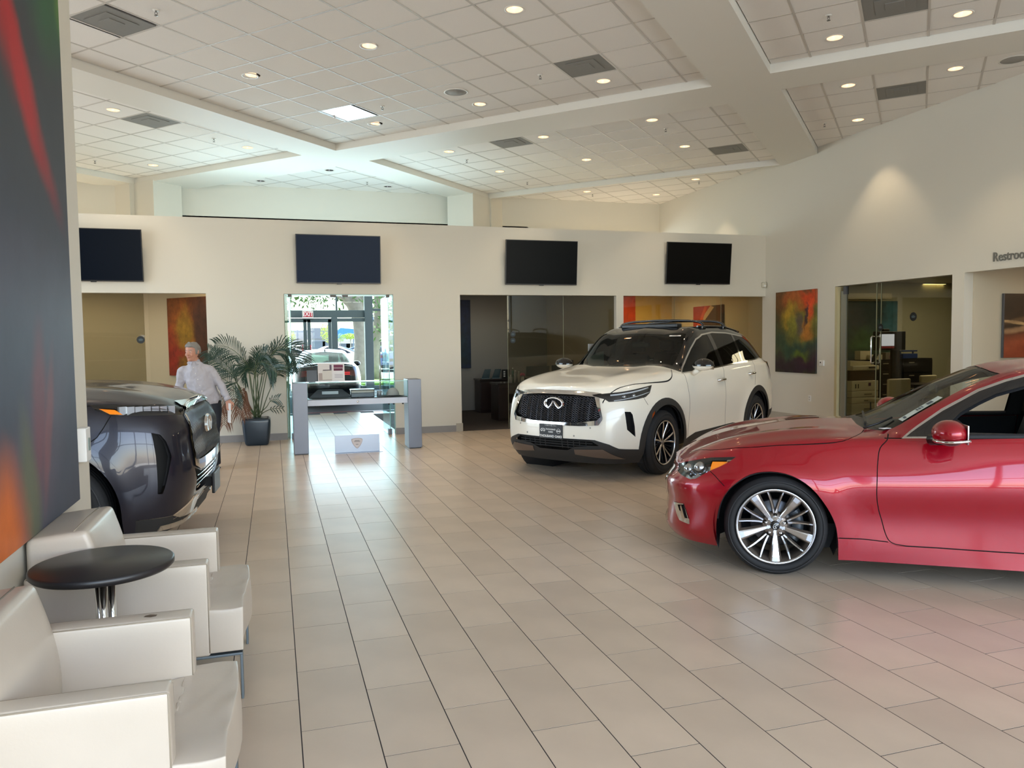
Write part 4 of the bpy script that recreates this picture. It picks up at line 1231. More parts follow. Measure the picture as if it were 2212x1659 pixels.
    for z in (.375, .405, .435, .462):
        ls.append(surf_line(B, 'front', [(y/20*.52, z) for y in range(21)], -.02))
    for y in (.12, .2, .28, .36, .44): ls.append(surf_line(B, 'front', [(y, .36+.0245*i) for i in range(5)], -.02))
    mirror_tubes(m_, ls, .006, 4); m_.build('intake_slats', CLAD, root)
    # lamp insides
    for sg in (1, -1):
        for c_ in ((.62, .765*sg, .962), (.50, .82*sg, .972)): MB().sphere(c_, .031, 14, 8).build('lamp_projector', LAMPI, root)
        for zz_, rr_ in ((0, .010), (-.062, .005)):
            a = surf_line(B, 'side', [(.76-.05*i, .990+zz_*(1-.02*i)+.0065*i) for i in range(11)], -.008)
            MB().tube([Vector((p.x, p.y*sg, p.z)) for p in a], rr_, 6).build('daylight_strip', mat('light_strip_white', (235, 238, 242), .2, coat=1), root)
    # plate
    pf = frame((.972, -.012, .555), (0, 1, 0), (0, 0, 1), (1, 0, 0))
    pl = MB(); pl.obox((.970, -.012, .555), (0, 1, 0), (0, 0, 1), (1, 0, 0), .165, .085, .006); po = pl.build('front_plate', BLACKP, root, bevel=.003); po['label'] = 'black dealer plate with white lettering'
    TXW = mat('plate_white', (225, 225, 222), .5)
    def T(dx, dz): return frame((.9785, -.012+dx, .555+dz), (0, 1, 0), (0, 0, 1), (1, 0, 0))
    text_mesh('plate_lettering', '\u2022 I N F I N I T I \u2022', .024, T(0, .067), TXW, po, .0006)
    text_mesh('plate_lettering', 'THOUSAND', .026, T(0, .022), TXW, po, .0006, bold=.0006)
    text_mesh('plate_lettering', 'OAKS', .026, T(0, -.008), TXW, po, .0006, bold=.0006)
    text_mesh('plate_lettering', 'THOUSAND OAKS', .038, T(0, -.058), TXW, po, .0006, bold=.0012)
    emblem('plate_emblem', po, T(-.112, .012), .030, .018, TXW, .001)
    ring = MB(); ring.tube([T(.112, .008) @ Vector((.026*cos(2*pi*i/20), .026*sin(2*pi*i/20), 0)) for i in range(21)], .0022, 5, cap=False)
    ring.obox(T(.112, .008).translation, (0, 1, 0), (0, 0, 1), (1, 0, 0), .030, .006, .001); ring.build('plate_emblem', TXW, po)
    # roof bars, rails, sunroof deflector
    for xx in (-1.72, -2.42):
        m_ = MB(); zt = 1.865
        m_.tube(crom([(xx, -.66, 1.775), (xx, -.64, 1.82), (xx, -.56, zt-.012), (xx, -.2, zt+.012), (xx, .2, zt+.012), (xx, .56, zt-.012), (xx, .64, 1.82), (xx, .66, 1.775)], 5), .017, 8)
        o = m_.build('roof_bar', BLACKG, root); o['label'] = 'black roof cross bar'
        for sg in (1, -1):
            MB().box(xx-.06, xx+.06, sg*.645-.03, sg*.645+.03, 1.74, 1.80).build('bar_foot', BLACKG, o, bevel=.015)
    for sg in (1, -1):
        MB().tube(crom([(p.x, p.y*sg, p.z) for p in surf_line(B, 'top', [(-1.6, .62), (-2.0, .63), (-2.5, .63), (-3.0, .63)], .012)], 5), .014, 8).build('roof_rail', BLACKG, root)
    MB().box(-1.52, -1.36, -.44, .44, 1.765, 1.835).build('sunroof_deflector', BLACKP, root, bevel=.02)
    # mirrors
    for sg in (1, -1):
        m_ = MB(); m_.sphere((-.83, 1.07*sg, 1.275), .130, 20, 12, sc=(.72, 1.10, .72), z0=-.05); mo = m_.build('door_mirror', BLACKG, root); mo['label'] = 'door mirror with black cap'
        m_ = MB(); m_.sphere((-.83, 1.06*sg, 1.275), .127, 20, 8, sc=(.70, 1.06, .50), z0=-1, z1=.05); m_.build('mirror_base', PAINTW, mo)
        MB().tube([(-.83, .93*sg, 1.175), (-.84, 1.0*sg, 1.225)], [.034, .034], 10).build('mirror_arm', PAINTW, mo)
        MB().obox((-.915, 1.07*sg, 1.28), (0, 1, 0), (0, 0, 1), (1, 0, 0), .10, .055, .004).build('mirror_glass', CHROME, mo)
    door_handle(root, B, -1.61, 1.06, CHROME); door_handle(root, B, -2.71, 1.10, CHROME)
    # front sensors
    for (y, z) in ((.50, .62), (-.50, .62), (.30, .52), (-.38, .52)):
        h = B.project((abs(y), z), 'front')
        if h[0] is not None: MB().lathe([(0, .002), (.009, .002), (.011, 0)], 12, Matrix.Translation((h[0].x, h[0].y*(1 if y > 0 else -1), z)) @ Matrix.Rotation(radians(90), 4, 'Y')).build('parking_sensor', mat('sensor_grey', (150, 146, 138), .5), root)
    wells(root, 0, .93, (.475, .385)); wells(root, -2.9, .93, (.475, .385))
    for (x, y, sd) in ((0, .845, 1), (0, -.845, -1), (-2.9, .845, 1), (-2.9, -.845, -1)): wheel(root, x, y, sd, .385, .262, .235, 'white', 'machined split spoke wheel')
    cabin(root, [(-1.35, .38, .80), (-1.35, -.38, .80), (-2.3, .40, .82), (-2.3, -.40, .82)], (-.95, -.45, .75, 1.17, .80), (-1.0, .38, 1.12, .185), (-3.95, .80, .74, .22, .42))
    st = MB(); st.box(-1.52, -1.10, -.832, -.828, 1.24, 1.56); st.build('window_sticker', WHITEP, root)
    sk = MB(); Mx = frame((-1.02, .555, 1.635), (0, 1, 0), Vector((-.62, 0, .78)).normalized(), Vector((.78, 0, .62)).normalized())
    B.bvh = None; bv = BVHTree.FromBMesh(B.bm)
    hit = bv.ray_cast(Vector((0, .56, 1.655)), Vector((-1, 0, 0)))
    if hit[0] is not None:
        n = hit[1]; n = n if n.x > 0 else -n; up = (Vector((0, 0, 1))-n*n.z).normalized(); sd = up.cross(n)
        Mx = frame(hit[0]+n*.004, sd, up, n)
        q = MB(); q.add([Mx @ Vector(p) for p in ((-.075, -.014, 0), (.075, -.014, 0), (.075, .014, 0), (-.075, .014, 0))], [(0, 1, 2, 3)]); so = q.build('stock_sticker', WHITEP, root); so['label'] = 'white stock number sticker'
        text_mesh('sticker_digits', '300084', .026, Mx @ Matrix.Translation((0, 0, .001)), BLACKP, so, .0004)
    MB().box(-1.18, -1.14, -.13, .13, 1.50, 1.57).build('rear_view_mirror', BLACKP, root, bevel=.012)
    B.bm.free(); return root
build_white()

# ---- red saloon
def build_red():
    B = Body(RED_SPEC)
    root = placed('car', 'glossy red sports saloon in the foreground, front half in frame', 'car', RED_POSE)
    AR = [(.385, .0), (.386, .20), (.388, .336), (.368, .46), (.330, .545), (.277, .611), (.166, .69), (.034, .716), (-.106, .692), (-.222, .620), (-.32, .495), (-.374, .385), (-.392, .288), (-.396, .16), (-.396, .0)]
    B.cut(smooth(AR[1:-1], 3, False)+[AR[-1], AR[0]], 'side', 'void')
    B.cut(circ(-2.85, .335, .385, 0, 180)+[(-2.85-.385, 0), (-2.85+.385, 0)], 'side', 'void')
    HD = [(.690, .400, .672), (.650, .480, .690), (.616, .531, .708), (.52, .62, .742), (.431, .692, .770), (.261, .773, .792), (.303, .783, .757), (.370, .780, .718), (.44, .77, .685), (.533, .757, .625), (.569, .732, .615), (.607, .681, .622), (.652, .592, .630), (.680, .50, .638)]
    B.cut3(HD, 'corner', 'headlight', {'body'}, filt=lambda c, n: c.x > .2 and n.x+n.y > 0 and c.z > .55)
    B.cut3([(.43, .722, .752), (.315, .775, .762), (.345, .780, .732), (.44, .769, .687)], 'corner', 'amber', {'headlight'})
    B.cut3([(.696, .578, .415), (.674, .628, .343), (.649, .672, .302), (.577, .743, .292), (.580, .742, .322), (.625, .705, .430)], 'corner', 'fog_trim', {'body'})
    B.cut3([(.664, .638, .408), (.618, .703, .425), (.588, .737, .325), (.630, .692, .322)], 'corner', 'fog_grille', {'fog_trim'})
    # grille (front): deep black with chrome edge
    B.cut([(-.1, .665), (.30, .652), (.44, .60), (.46, .52), (.36, .43), (.20, .39), (-.1, .385)], 'front', 'chrome', {'body'}, filt=lambda c, n: c.x > .55)
    B.cut([(-.1, .640), (.28, .630), (.41, .59), (.43, .52), (.34, .45), (.19, .415), (-.1, .41)], 'front', 'grille', {'chrome'}, filt=lambda c, n: c.x > .55)
    B.cut([(-.1, .34), (.40, .34), (.48, .25), (-.1, .22)], 'front', 'intake', {'body'}, filt=lambda c, n: c.x > .5)
    # cowl, windshield
    B.cut([(-.583, -.1), (-.579, .307), (-.602, .444), (-.650, .530), (-.71, .600), (-.767, .598), (-.91, .550), (-1.056, .512), (-1.204, .463), (-1.33, .430), (-1.452, .427), (-1.43, .30), (-1.405, -.1)], 'top', 'cowl', {'body'})
    B.cut([(-.66, -.1), (-.655, .307), (-.675, .46), (-.715, .585), (-.767, .588), (-.91, .540), (-1.056, .502), (-1.204, .453), (-1.33, .420), (-1.440, .417), (-1.42, .30), (-1.395, -.1)], 'top', 'windshield', {'cowl'})
    # side glass
    DL = [(-.800, .948), (-1.062, 1.126), (-1.289, 1.256), (-1.446, 1.321), (-1.557, 1.356), (-1.75, 1.385), (-2.0, 1.382), (-2.4, 1.32), (-2.75, 1.20), (-3.02, 1.05), (-2.9, 1.010), (-1.9, .985), (-1.482, .972), (-1.158, .962)]
    B.cut(grow(DL, .004), 'side', 'window_chrome', {'body'}, filt=lambda c, n: n.y > .1)
    B.cut(grow(DL, -.009), 'side', 'frame', {'window_chrome'})
    OP = [(-1.03, .992), (-1.16, 1.112), (-1.272, 1.180), (-1.379, 1.236), (-1.538, 1.288), (-1.70, 1.318), (-1.87, 1.328), (-1.84, 1.0), (-1.5, .994)]
    B.cut(OP, 'side', 'void', {'frame'})
    B.cut([(-1.95, 1.0), (-1.97, 1.325), (-2.4, 1.275), (-2.72, 1.16), (-2.90, 1.045), (-2.5, 1.018)], 'side', 'window', {'frame'})
    B.cut([(-2.5, -.1), (-2.5, .50), (-3.30, .62), (-3.35, -.1)], 'top', 'rear_window', {'body'})
    B.cut([(-3.5, .93), (-4.0, .90), (-4.0, .74), (-3.62, .78)], 'side', 'tail_lamp', {'body'})
    # seams
    seam = [(.60, .37), (.434, .603), (.225, .722), (-.013, .757), (-.275, .772), (-.40, .770), (-.457, .755), (-.507, .706), (-.567, .60), (-.60, .50)]
    B.strip(smooth(seam, 4, False), .006, 'top', 'gap', {'body'})
    fd = [(-.725, .965), (-.70, .932), (-.655, .884), (-.636, .799), (-.627, .693), (-.625, .582), (-.639, .49), (-.662, .41), (-.682, .334), (-.705, .285), (-.745, .262), (-.987, .255), (-1.477, .250), (-1.95, .255)]
    B.strip(smooth(fd, 3, False), .006, 'side', 'gap', {'body'})
    B.strip([(-1.93, 1.0), (-1.94, .7), (-1.93, .27)], .006, 'side', 'gap', {'body'})
    B.strip([(-.80, .945), (-.74, .944), (-.69, .943)], .005, 'side', 'gap', {'body'})
    B.strip([(.335, .60), (.40, .66), (.44, .690)], .005, 'side', 'gap', {'body'})
    B.strip([(-.40, .287), (-.55, .285), (-.70, .275)], .005, 'side', 'gap', {'body'})
    # regions
    B.cut([(1.0, -.1), (1.0, .30), (.60, .37)]+smooth(seam, 4, False)[1:]+[(-.585, .30), (-.585, -.1)], 'top', 'hood', {'body'}, filt=lambda c, n: n.z > .3 and c.z > .70)
    B.cut(smooth(fd[:-1], 3, False)+[(-1.93, .255), (-1.94, .7), (-1.93, .985), (-1.48, .965), (-.80, .940)], 'side', 'front_door', {'body'})
    B.cut([(-.39, .0), (-.39, .286), (-.55, .285), (-.70, .272), (-.75, .253), (-2.45, .25), (-2.45, 0)], 'side', 'skirt', {'body'})
    mats = dict(body=PAINTR, hood=PAINTR, front_door=PAINTR, skirt=PAINTR, headlight=LENS, amber=AMBER, fog_trim=CHROME, fog_grille=GRBK, chrome=CHROME, grille=GRBK, intake=GRBK,
                cowl=BLACKP, windshield=WSR, window_chrome=CHROME, frame=BLACKG, window=SMOKE, rear_window=SMOKE, tail_lamp=TAILR, gap=GAPM)
    parts = dict(body=('body_shell', 'red metallic body', False), hood=('hood', None, False), front_door=('front_door', None, True), skirt=('side_skirt', None, True), headlight=('headlight', 'clear pointed headlight', True),
                 amber=('turn_signal', 'amber corner lens', True), fog_trim=('fog_lamp_trim', 'chrome hook shaped trim', True), fog_grille=('fog_lamp_grille', 'black vent', True),
                 chrome=('grille_surround', 'chrome grille edge', False), grille=('grille_backing', 'black grille', False), intake=('lower_intake', None, False), cowl=('cowl', 'black cowl and windshield edge', False),
                 windshield=('windshield', None, False), window_chrome=('window_trim', 'bright metal window line', True), frame=('window_frame', 'black window frame', True), window=('rear_side_window', None, True),
                 rear_window=('rear_window', None, False), tail_lamp=('tail_lamp', None, True), gap=('panel_gap', None, False))
    B.export(root, mats, parts, push=dict(gap=-.004, grille=-.04, intake=-.04, fog_grille=-.02, chrome=.01, fog_trim=.006, skirt=.008, cowl=-.004, windshield=-.003, amber=-.012))
    for sd_ in (1, -1): B.inner(['headlight', 'amber'], .05, LAMPI, root, 'lamp_housing', lab='silver lamp bowl', sides=(sd_,))
    B.inner(['body', 'hood', 'front_door', 'frame'], .035, INTK, root, 'inner_lining', zmin=.35)
    for sg in (1, -1):
        MB().sphere((.505, .675*sg, .69), .045, 16, 10).build('lamp_projector', LAMPI, root); MB().sphere((.585, .60*sg, .665), .042, 16, 10).build('lamp_projector', LAMPI, root)
        m_ = MB(); m_.tube([(.66, .47*sg, .672), (.60, .56*sg, .682), (.55, .60*sg, .665), (.53, .655*sg, .645)], .008, 6); m_.build('lamp_divider', LAMPD, root)
    # arch lips
    for sg in (1, -1):
        l = []
        for p in smooth(AR[1:-1], 3, False):
            h = B.project((p[0], p[1]+.0), 'side')
            if h[0] is None or h[0].y < .4: h = (Vector((p[0], .885, p[1])),)
            l.append(Vector((p[0], (.872)*sg, p[1])))
        m_ = MB(); n = len(l); V = []
        for p in l: V += [p+Vector((0, .02*sg, 0)), p-Vector((0, .05*sg, 0))]
        m_.add(V, [(2*i, 2*i+2, 2*i+3, 2*i+1) for i in range(n-1)]); m_.build('arch_lip', PAINTR, root)
    # mirrors
    for sg in (1, -1):
        M = Matrix.Translation((-1.035, 1.0*sg, 1.005))
        m_ = MB(); m_.sphere((-1.02, .985*sg, 1.012), .125, 24, 14, sc=(.80, 1.05, .66), z0=-.62); mo = m_.build('door_mirror', PAINTR, root)
        m_ = MB(); m_.sphere((-1.025, .985*sg, 1.010), .121, 20, 8, sc=(.78, 1.0, .66), z0=-.98, z1=-.35); m_.build('mirror_underside', BLACKP, mo)
        m_ = MB(); m_.tube(crom([(-.955, .90*sg, .975), (-.935, .985*sg, .962), (-.965, 1.085*sg, .965), (-1.03, 1.115*sg, .970), (-1.11, 1.09*sg, .975)], 5), .010, 6); m_.build('mirror_signal', CHROME, mo)
        MB().tube([(-.95, .85*sg, .955), (-1.0, .95*sg, .965)], [.04, .035], 10).build('mirror_arm', BLACKP, mo)
        MB().obox((-1.10, .985*sg, 1.01), (0, 1, 0), (0, 0, 1), (1, 0, 0), .10, .058, .003).build('mirror_glass', CHROME, mo)
    # wipers, toll strip on the windshield
    B.bvh = None
    def wl(p2, lift): h = B.project(p2, 'top'); return h[0]+h[1]*lift
    MB().tube([wl(p, .015) for p in [(-.62, .42), (-.64, .30), (-.66, .1), (-.68, -.1)] if True and p[1] >= 0]+[Vector((-.70, -.25, 1.03))], .008, 6).build('wiper', BLACKP, root)
    MB().tube([wl((-.60, .50), .012), wl((-.70, .46), .02), wl((-.80, .40), .012)], .008, 6).build('wiper', BLACKP, root)
    A_ = [(-.822, .486), (-.915, .460), (-1.0, .430), (-1.085, .402)]; C_ = [(-.834, .558), (-.92, .532), (-1.01, .505), (-1.098, .475)]
    m_ = MB(); V = [wl(p, .004) for p in A_]+[wl(p, .004) for p in C_]
    m_.add(V, [(i, i+1, i+5, i+4) for i in range(3)]); so = m_.build('windshield_label', mat('label_paper', (206, 212, 200), .5), root); so['label'] = 'pale printed sticker strip on the windshield'
    for k, (a, b) in enumerate(((.08, .14), (.40, .44), (.46, .50), (.53, .56), (.66, .80))):
        def L2(t, u): 
            p = (A_[0][0]+(A_[3][0]-A_[0][0])*t, A_[0][1]+(A_[3][1]-A_[0][1])*t); q = (C_[0][0]+(C_[3][0]-C_[0][0])*t, C_[0][1]+(C_[3][1]-C_[0][1])*t)
            return wl((p[0]+(q[0]-p[0])*u, p[1]+(q[1]-p[1])*u), .006)
        MB().add([L2(a, .25), L2(b, .25), L2(b, .8), L2(a, .8)], [(0, 1, 2, 3)]).build('label_print', mat('print_grey', (92, 98, 100), .6), so)
    MB().box(-1.155, -1.13, -.10, .10, 1.20, 1.26).build('rear_view_mirror', BLACKP, root, bevel=.01)
    h = B.project((-.70, .56), 'top')[0]; MB().obox((h.x-.02, h.y+.03, h.z+.012), (.8, .6, 0), (-.6, .8, 0), (0, 0, 1), .035, .02, .0015).build('paper_tag', WHITEP, root)
    wells(root, 0, .87, (.41, .33)); wells(root, -2.85, .87, (.41, .33))
    for (x, y, sd) in ((0, .765, 1), (0, -.765, -1), (-2.85, .765, 1), (-2.85, -.765, -1)):
        W = wheel(root, x, y, sd, .338, .254, .232, 'red', 'machined fifteen spoke wheel')
        if y > 0:
            emblem('hub_emblem', W, frame((0, .1165-.012, 0), (-.35, 0, .94), (.94, 0, .35), (0, 1, 0)), .018, .012, CHROME, .002)
    cabin(root, [(-1.62, .36, .55), (-1.62, -.36, .55), (-2.4, 0, .55)], (-1.25, -.72, .5, .93, .72), (-1.28, .37, .86, .18), (-3.4, .70, .70, .15, .32))
    for sg in (1, -1):
        MB().tube(crom([(-1.02, .78*sg, .96), (-1.4, .79*sg, .972), (-1.9, .79*sg, .985), (-2.6, .78*sg, 1.0)], 4), .02, 6).build('door_sill_trim', INTK, root)
    B.bm.free(); return root
build_red()

# ---- dark full size SUV
def build_dark():
    B = Body(DARK_SPEC)
    root = placed('car', 'dark graphite full size SUV at the left, nose towards the room', 'car', DARK_POSE)
    for cx in (0, -3.07):
        B.cut(circ(cx, .42, .585, -25, 205), 'side', 'arch_trim', {'body'})
        B.cut(circ(cx, .42, .50, 0, 180)+[(cx-.5, 0), (cx+.5, 0)], 'side', 'void')
    HD = [(.300, .928, 1.200), (.471, .897, 1.193), (.696, .793, 1.178), (.82, .63, 1.158), (.862, .54, 1.140), (.90, .50, 1.075), (.880, .62, 1.085), (.78, .80, 1.100), (.597, .922, 1.112), (.435, .957, 1.124), (.34, .95, 1.165)]
    B.cut3(HD, 'corner', 'headlight', {'body'}, filt=lambda c, n: n.x+n.y > .05 and c.z > 1.0)
    B.cut3([(.36, .938, 1.178), (.46, .924, 1.166), (.52, .939, 1.127), (.435, .953, 1.134)], 'corner', 'amber', {'headlight'})
    B.cut3([(.701, .93, .985), (.754, .904, .967), (.79, .887, .913), (.822, .874, .801), (.762, .921, .529), (.728, .937, .533), (.725, .939, .814)], 'corner', 'side_vent', {'body'})
    B.cut([(-.1, 1.165), (.40, 1.155), (.60, 1.10), (.66, .90), (.64, .69), (.50, .64), (-.1, .635)], 'front', 'chrome', {'body'}, filt=lambda c, n: c.x > .6)
    B.cut([(-.1, 1.140), (.38, 1.13), (.575, 1.085), (.635, .90), (.615, .735), (.50, .72), (-.1, .71)], 'front', 'grille', {'chrome', 'body'}, filt=lambda c, n: c.x > .6)
    B.cut([(-.1, .61), (.45, .62), (.64, .67), (.52, .46), (-.1, .44)], 'front', 'intake', {'body'}, filt=lambda c, n: c.x > .6)
    B.cut3([(.80, .816, .345), (.865, .50, .43), (.90, .35, .42), (.865, .45, .30), (.829, .747, .318)], 'corner', 'chrome', {'body'})
    B.cut([(.45, .36), (.80, .345), (.80, .0), (.45, .0)], 'side', 'lower_black', {'body'})
    B.cut([(-.1, .40), (.70, .34), (.85, .30), (.85, 0), (-.1, 0)], 'front', 'lower_black', {'body'}, filt=lambda c, n: c.x > .6)
    B.cut3([(.722, .871, .285), (.841, .674, .285), (.90, .30, .30), (.90, .30, .245), (.82, .70, .25), (.70, .88, .25)], 'corner', 'chrome', {'lower_black'})
    B.cut([(-2.0, -.1), (-2.0, .42), (.05, .42), (.30, .36), (.33, .30), (-.02, .34), (-.02, -.1)], 'top', 'dummy', set())
    B.cut([(-.45, -.1), (-.47, .5), (-.60, .72), (-1.2, .70), (-1.25, -.1)], 'top', 'windshield', {'body'})
    D = [(-.70, 1.33), (-1.25, 1.66), (-1.6, 1.80), (-2.6, 1.83), (-3.7, 1.78), (-3.95, 1.34), (-2.5, 1.30)]
    B.cut(grow(D, .02), 'side', 'window_chrome', {'body'}); B.cut(D, 'side', 'window', {'window_chrome', 'body'})
    B.strip([(.82, .66), (.60, .86), (.28, .935), (-.1, .955), (-.45, .95)], .008, 'top', 'gap', {'body'})
    B.strip([(.444, 1.123), (.401, 1.04), (.359, .973), (.30, .93)], .007, 'side', 'gap', {'body'})
    B.strip([(-.70, 1.30), (-.68, 1.0), (-.66, .4)], .008, 'side', 'gap', {'body'})
    B.cut([(1.2, -.1), (1.2, .60), (.82, .66), (.60, .86), (.28, .935), (-.1, .955), (-.45, .95), (-.45, -.1)], 'top', 'hood', {'body'}, filt=lambda c, n: n.z > .3 and c.z > 1.1)
    B.cut([(-.15, .0), (.20, .0), (.20, .44), (.10, .47), (-.15, .48)], 'top', 'dummy2', set())
    B.cut([(1.2, -.1), (1.2, .56), (.79, .56), (.845, .30), (.865, -.1)], 'top', 'chrome', {'hood', 'body'}, filt=lambda c, n: n.z > .25 and c.z > 1.1)
    mats = dict(body=PAINTD, hood=PAINTD, arch_trim=PAINTD, headlight=LENS, amber=AMBER, side_vent=GRBK, chrome=CHROME, grille=GRBK, intake=GRBK, lower_black=CLAD, windshield=WSG, window_chrome=CHROME, window=SMOKE, gap=GAPM, dummy=PAINTD, dummy2=PAINTD)
    parts = dict(body=('body_shell', 'dark metallic body', False), hood=('hood', None, False), arch_trim=('wheel_arch', None, True), headlight=('headlight', 'clear wide headlight', True), amber=('turn_signal', 'amber corner lens', True),
                 side_vent=('side_vent', 'black vertical air slot', True), chrome=('chrome_trim', 'chrome grille and bumper trim', False), grille=('grille_backing', None, False), intake=('lower_intake', None, False),
                 lower_black=('lower_bumper', None, False), windshield=('windshield', None, False), window_chrome=('window_trim', None, True), window=('side_window', None, True), gap=('panel_gap', None, False))
    B.export(root, mats, parts, push=dict(gap=-.004, grille=-.03, intake=-.05, side_vent=-.04, chrome=.012, arch_trim=.012, headlight=.002, amber=-.01, lower_black=.004))
    for sd_ in (1, -1): B.inner(['headlight', 'amber'], .05, LAMPD, root, 'lamp_housing', sides=(sd_,))
    B.inner(['body', 'hood', 'chrome', 'grille'], .04, INTK, root, 'inner_lining', zmin=.6)
    # hood intake strip, dark
    m_ = MB()
    for sg in (1, -1):
        tp = [(.26, .30), (.30, .42), (-.2, .52), (-.6, .52), (-.6, .44), (-.2, .42)]
    # lamp bars: row of tilted clear blocks
    for sg in (1, -1):
        m_ = MB()
        for k in range(7):
            t = k/6; p = Vector((.52+(.80-.52)*t, .900+(.64-.900)*t**1.3, 1.148-.022*t))
            m_.obox((p.x-.02, (p.y-.02)*sg, p.z), Vector((.75, -.65*sg, 0)).normalized(), Vector((0, 0, 1)), Vector((.65, .75*sg, 0)).normalized(), .027, .030, .012)
        o = m_.build('lamp_element', mat('lamp_block', (226, 230, 234), .2, metal=.4, coat=1), root)
    # vertical grille slats
    m_ = MB(); ls = []
    for k in range(22):
        y = .012+.62*k/22; zt = 1.15-max(0, y-.40)*.32
        l = surf_line(B, 'front', [(y+.0*i, .73+(zt-.73)*i/14) for i in range(15)], 0)
        l = [p+Vector((.006+.006*sin(pi*i/3.5), 0, 0)) for i, p in enumerate(l)]
        ls.append(l)
    mirror_tubes(m_, ls, .007, 6); o = m_.build('grille_slats', mat('dark_chrome', (20, 21, 24), .18, metal=.3, coat=.6), root)
    m_ = MB(); ls = []
    for z in (.50, .54, .58): ls.append(surf_line(B, 'front', [(.5*i/12, z) for i in range(13)], -.02))
    mirror_tubes(m_, ls, .008, 5); m_.build('intake_slats', CHROME, root)
    h = B.project((0.02, .955), 'front')[0]
    emblem('emblem', root, frame((h.x+.01, 0, .955), (0, 1, 0), (0, 0, 1), (1, 0, 0)), .125, .07, CHROME, .022)
    lip = surf_line(B, 'front', [(.001, 1.168), (.15, 1.167), (.30, 1.163), (.42, 1.152), (.52, 1.13)], .004)
    m_ = MB(); mirror_tubes(m_, [lip], .014, 6); m_.build('hood_lip', CHROME, root)
    pb = MB(); pb.obox((1.0, 0, .46), (0, 1, 0), (0, 0, 1), (1, 0, 0), .16, .085, .012); pb.build('plate_bracket', BLACKP, root, bevel=.006)
    MB().box(.88, .99, -.05, .05, .42, .50).build('bracket_mount', BLACKP, root)
    wells(root, 0, .99, (.52, .42), .5); wells(root, -3.07, .99, (.52, .42), .5)
    for (x, y, sd) in ((0, .88, 1), (0, -.88, -1), (-3.07, .88, 1), (-3.07, -.88, -1)): wheel(root, x, y, sd, .415, .285, .27, 'dark', 'large dark wheel')
    cabin(root, [(-1.4, .42, .9), (-1.4, -.42, .9)], (-1.0, -.5, .85, 1.28, .85), (-1.05, .42, 1.25, .19), (-4.2, .8, .80, .25, .5))
    B.bm.free(); return root
build_dark()
# ------------------------------------------------------------------ ceiling fixtures
RINGM = mat('fixture_ring_white', (222, 216, 204), .4)
CONEM = mat('lit_reflector', (232, 176, 110), .25, metal=1.0, emit=(255, 214, 170), estr=1.8)  # emission stands in for bulb light caught by the cone
CONEO = mat('unlit_reflector', (120, 116, 118), .25, metal=1.0)
BULB = mat('lamp_glow', (255, 240, 210), .4, emit=(255, 244, 222), estr=18.0)
BULBO = mat('lamp_off', (170, 176, 180), .4)
ring_m = MB().lathe([(.084, .004), (.088, -.004), (.106, -.006), (.108, .001)], 24).mesh('trim_ring', RINGM)
cone_m = MB().lathe([(.085, .0), (.078, .05), (.055, .10), (.0, .12)], 24).mesh('reflector', CONEM)
cone_o = MB().lathe([(.085, .0), (.078, .05), (.055, .10), (.0, .12)], 24).mesh('reflector', CONEO)
bulb_m = MB().sphere((0, 0, .075), .040, 14, 8, sc=(1, 1, .8)).mesh('lamp', BULB)
bulb_o = MB().sphere((0, 0, .075), .040, 14, 8, sc=(1, 1, .8)).mesh('lamp', BULBO)
def child(name, me, parent, loc=(0, 0, 0)):
    o = bpy.data.objects.new(name, me); COL.objects.link(o); o.parent = parent; o.location = loc; return o
LAB = ['rightmost lit downlight of the front row in the big central coffer', 'middle lit downlight of the front row in the big central coffer', 'leftmost lit downlight of the front row in the big central coffer',
       'lit downlight in the central coffer just past its grey square vent', 'lit downlight in the central coffer beside the round speaker', 'lit downlight in the central coffer beside the shiny silvery panel',
       'rightmost lit downlight of the front row in the coffer above the white car', 'lit downlight right of the grey vent in the coffer above the white car', 'leftmost lit downlight of the front row in the coffer above the white car',
       'leftmost lit downlight of the back row in the coffer above the white car', 'middle lit downlight of the back row in the coffer above the white car', 'lit downlight left of the corner vent in the coffer above the white car',
       'lit downlight in the left tile column of the upper right coffer', 'lit downlight beside the vent at the upper right picture corner', 'lit downlight between the vent and the round speaker of the wall side coffer',
       'lit downlight left of the vent in the wall side coffer', 'lit downlight closest to the glow on the tall right wall', 'lit downlight at the right end of the far triangular ceiling part',
       'lit downlight at the left end of the far triangular ceiling part', 'lit downlight deepest in the far triangular ceiling part', 'lit downlight beside the vent of the left coffer',
       'lit downlight lowest in the left coffer, in the warm glow', 'lit downlight under the beam crossing, right end of the left coffer', 'unlit downlight highest in the cool entrance ceiling',
       'unlit downlight at the left of the cool entrance ceiling', 'unlit downlight at the right of the cool entrance ceiling', 'lit downlight cut by the left wall edge at the top of the picture']
for i, (s, t) in enumerate(LIGHTS):
    x, y = S2(s, t); off = i in OFFL
    o = thing('downlight', LAB[i], 'ceiling light', (x, y, HC), 0, 'recessed round downlights in the tiled ceiling')
    child('trim_ring', ring_m, o); child('reflector', cone_o if off else cone_m, o); child('lamp', bulb_o if off else bulb_m, o)
    if not off:
        spot((x, y, HC-.015), 70, 82, .55, (1, .80, .56), .03)
VP_ = mat('vent_perforated', (132, 129, 122), .75, bump=.3, bscale=500)
SHINY = mat('shiny_panel', (215, 218, 222), .12, metal=.9, bump=.25, bscale=6)
VLAB = ['grey square ceiling vent at the upper left corner', 'grey square vent in the left ceiling coffer', 'grey square vent beside the rightmost back downlight of the central coffer', 'grey vent between two downlights of the coffer above the white car',
        'pale grey vent in the right corner of the coffer above the white car', 'grey vent in the coffer along the right wall', 'grey vent cut by the top edge of the picture at right', 'shiny silvery square panel reflecting light in the central coffer']
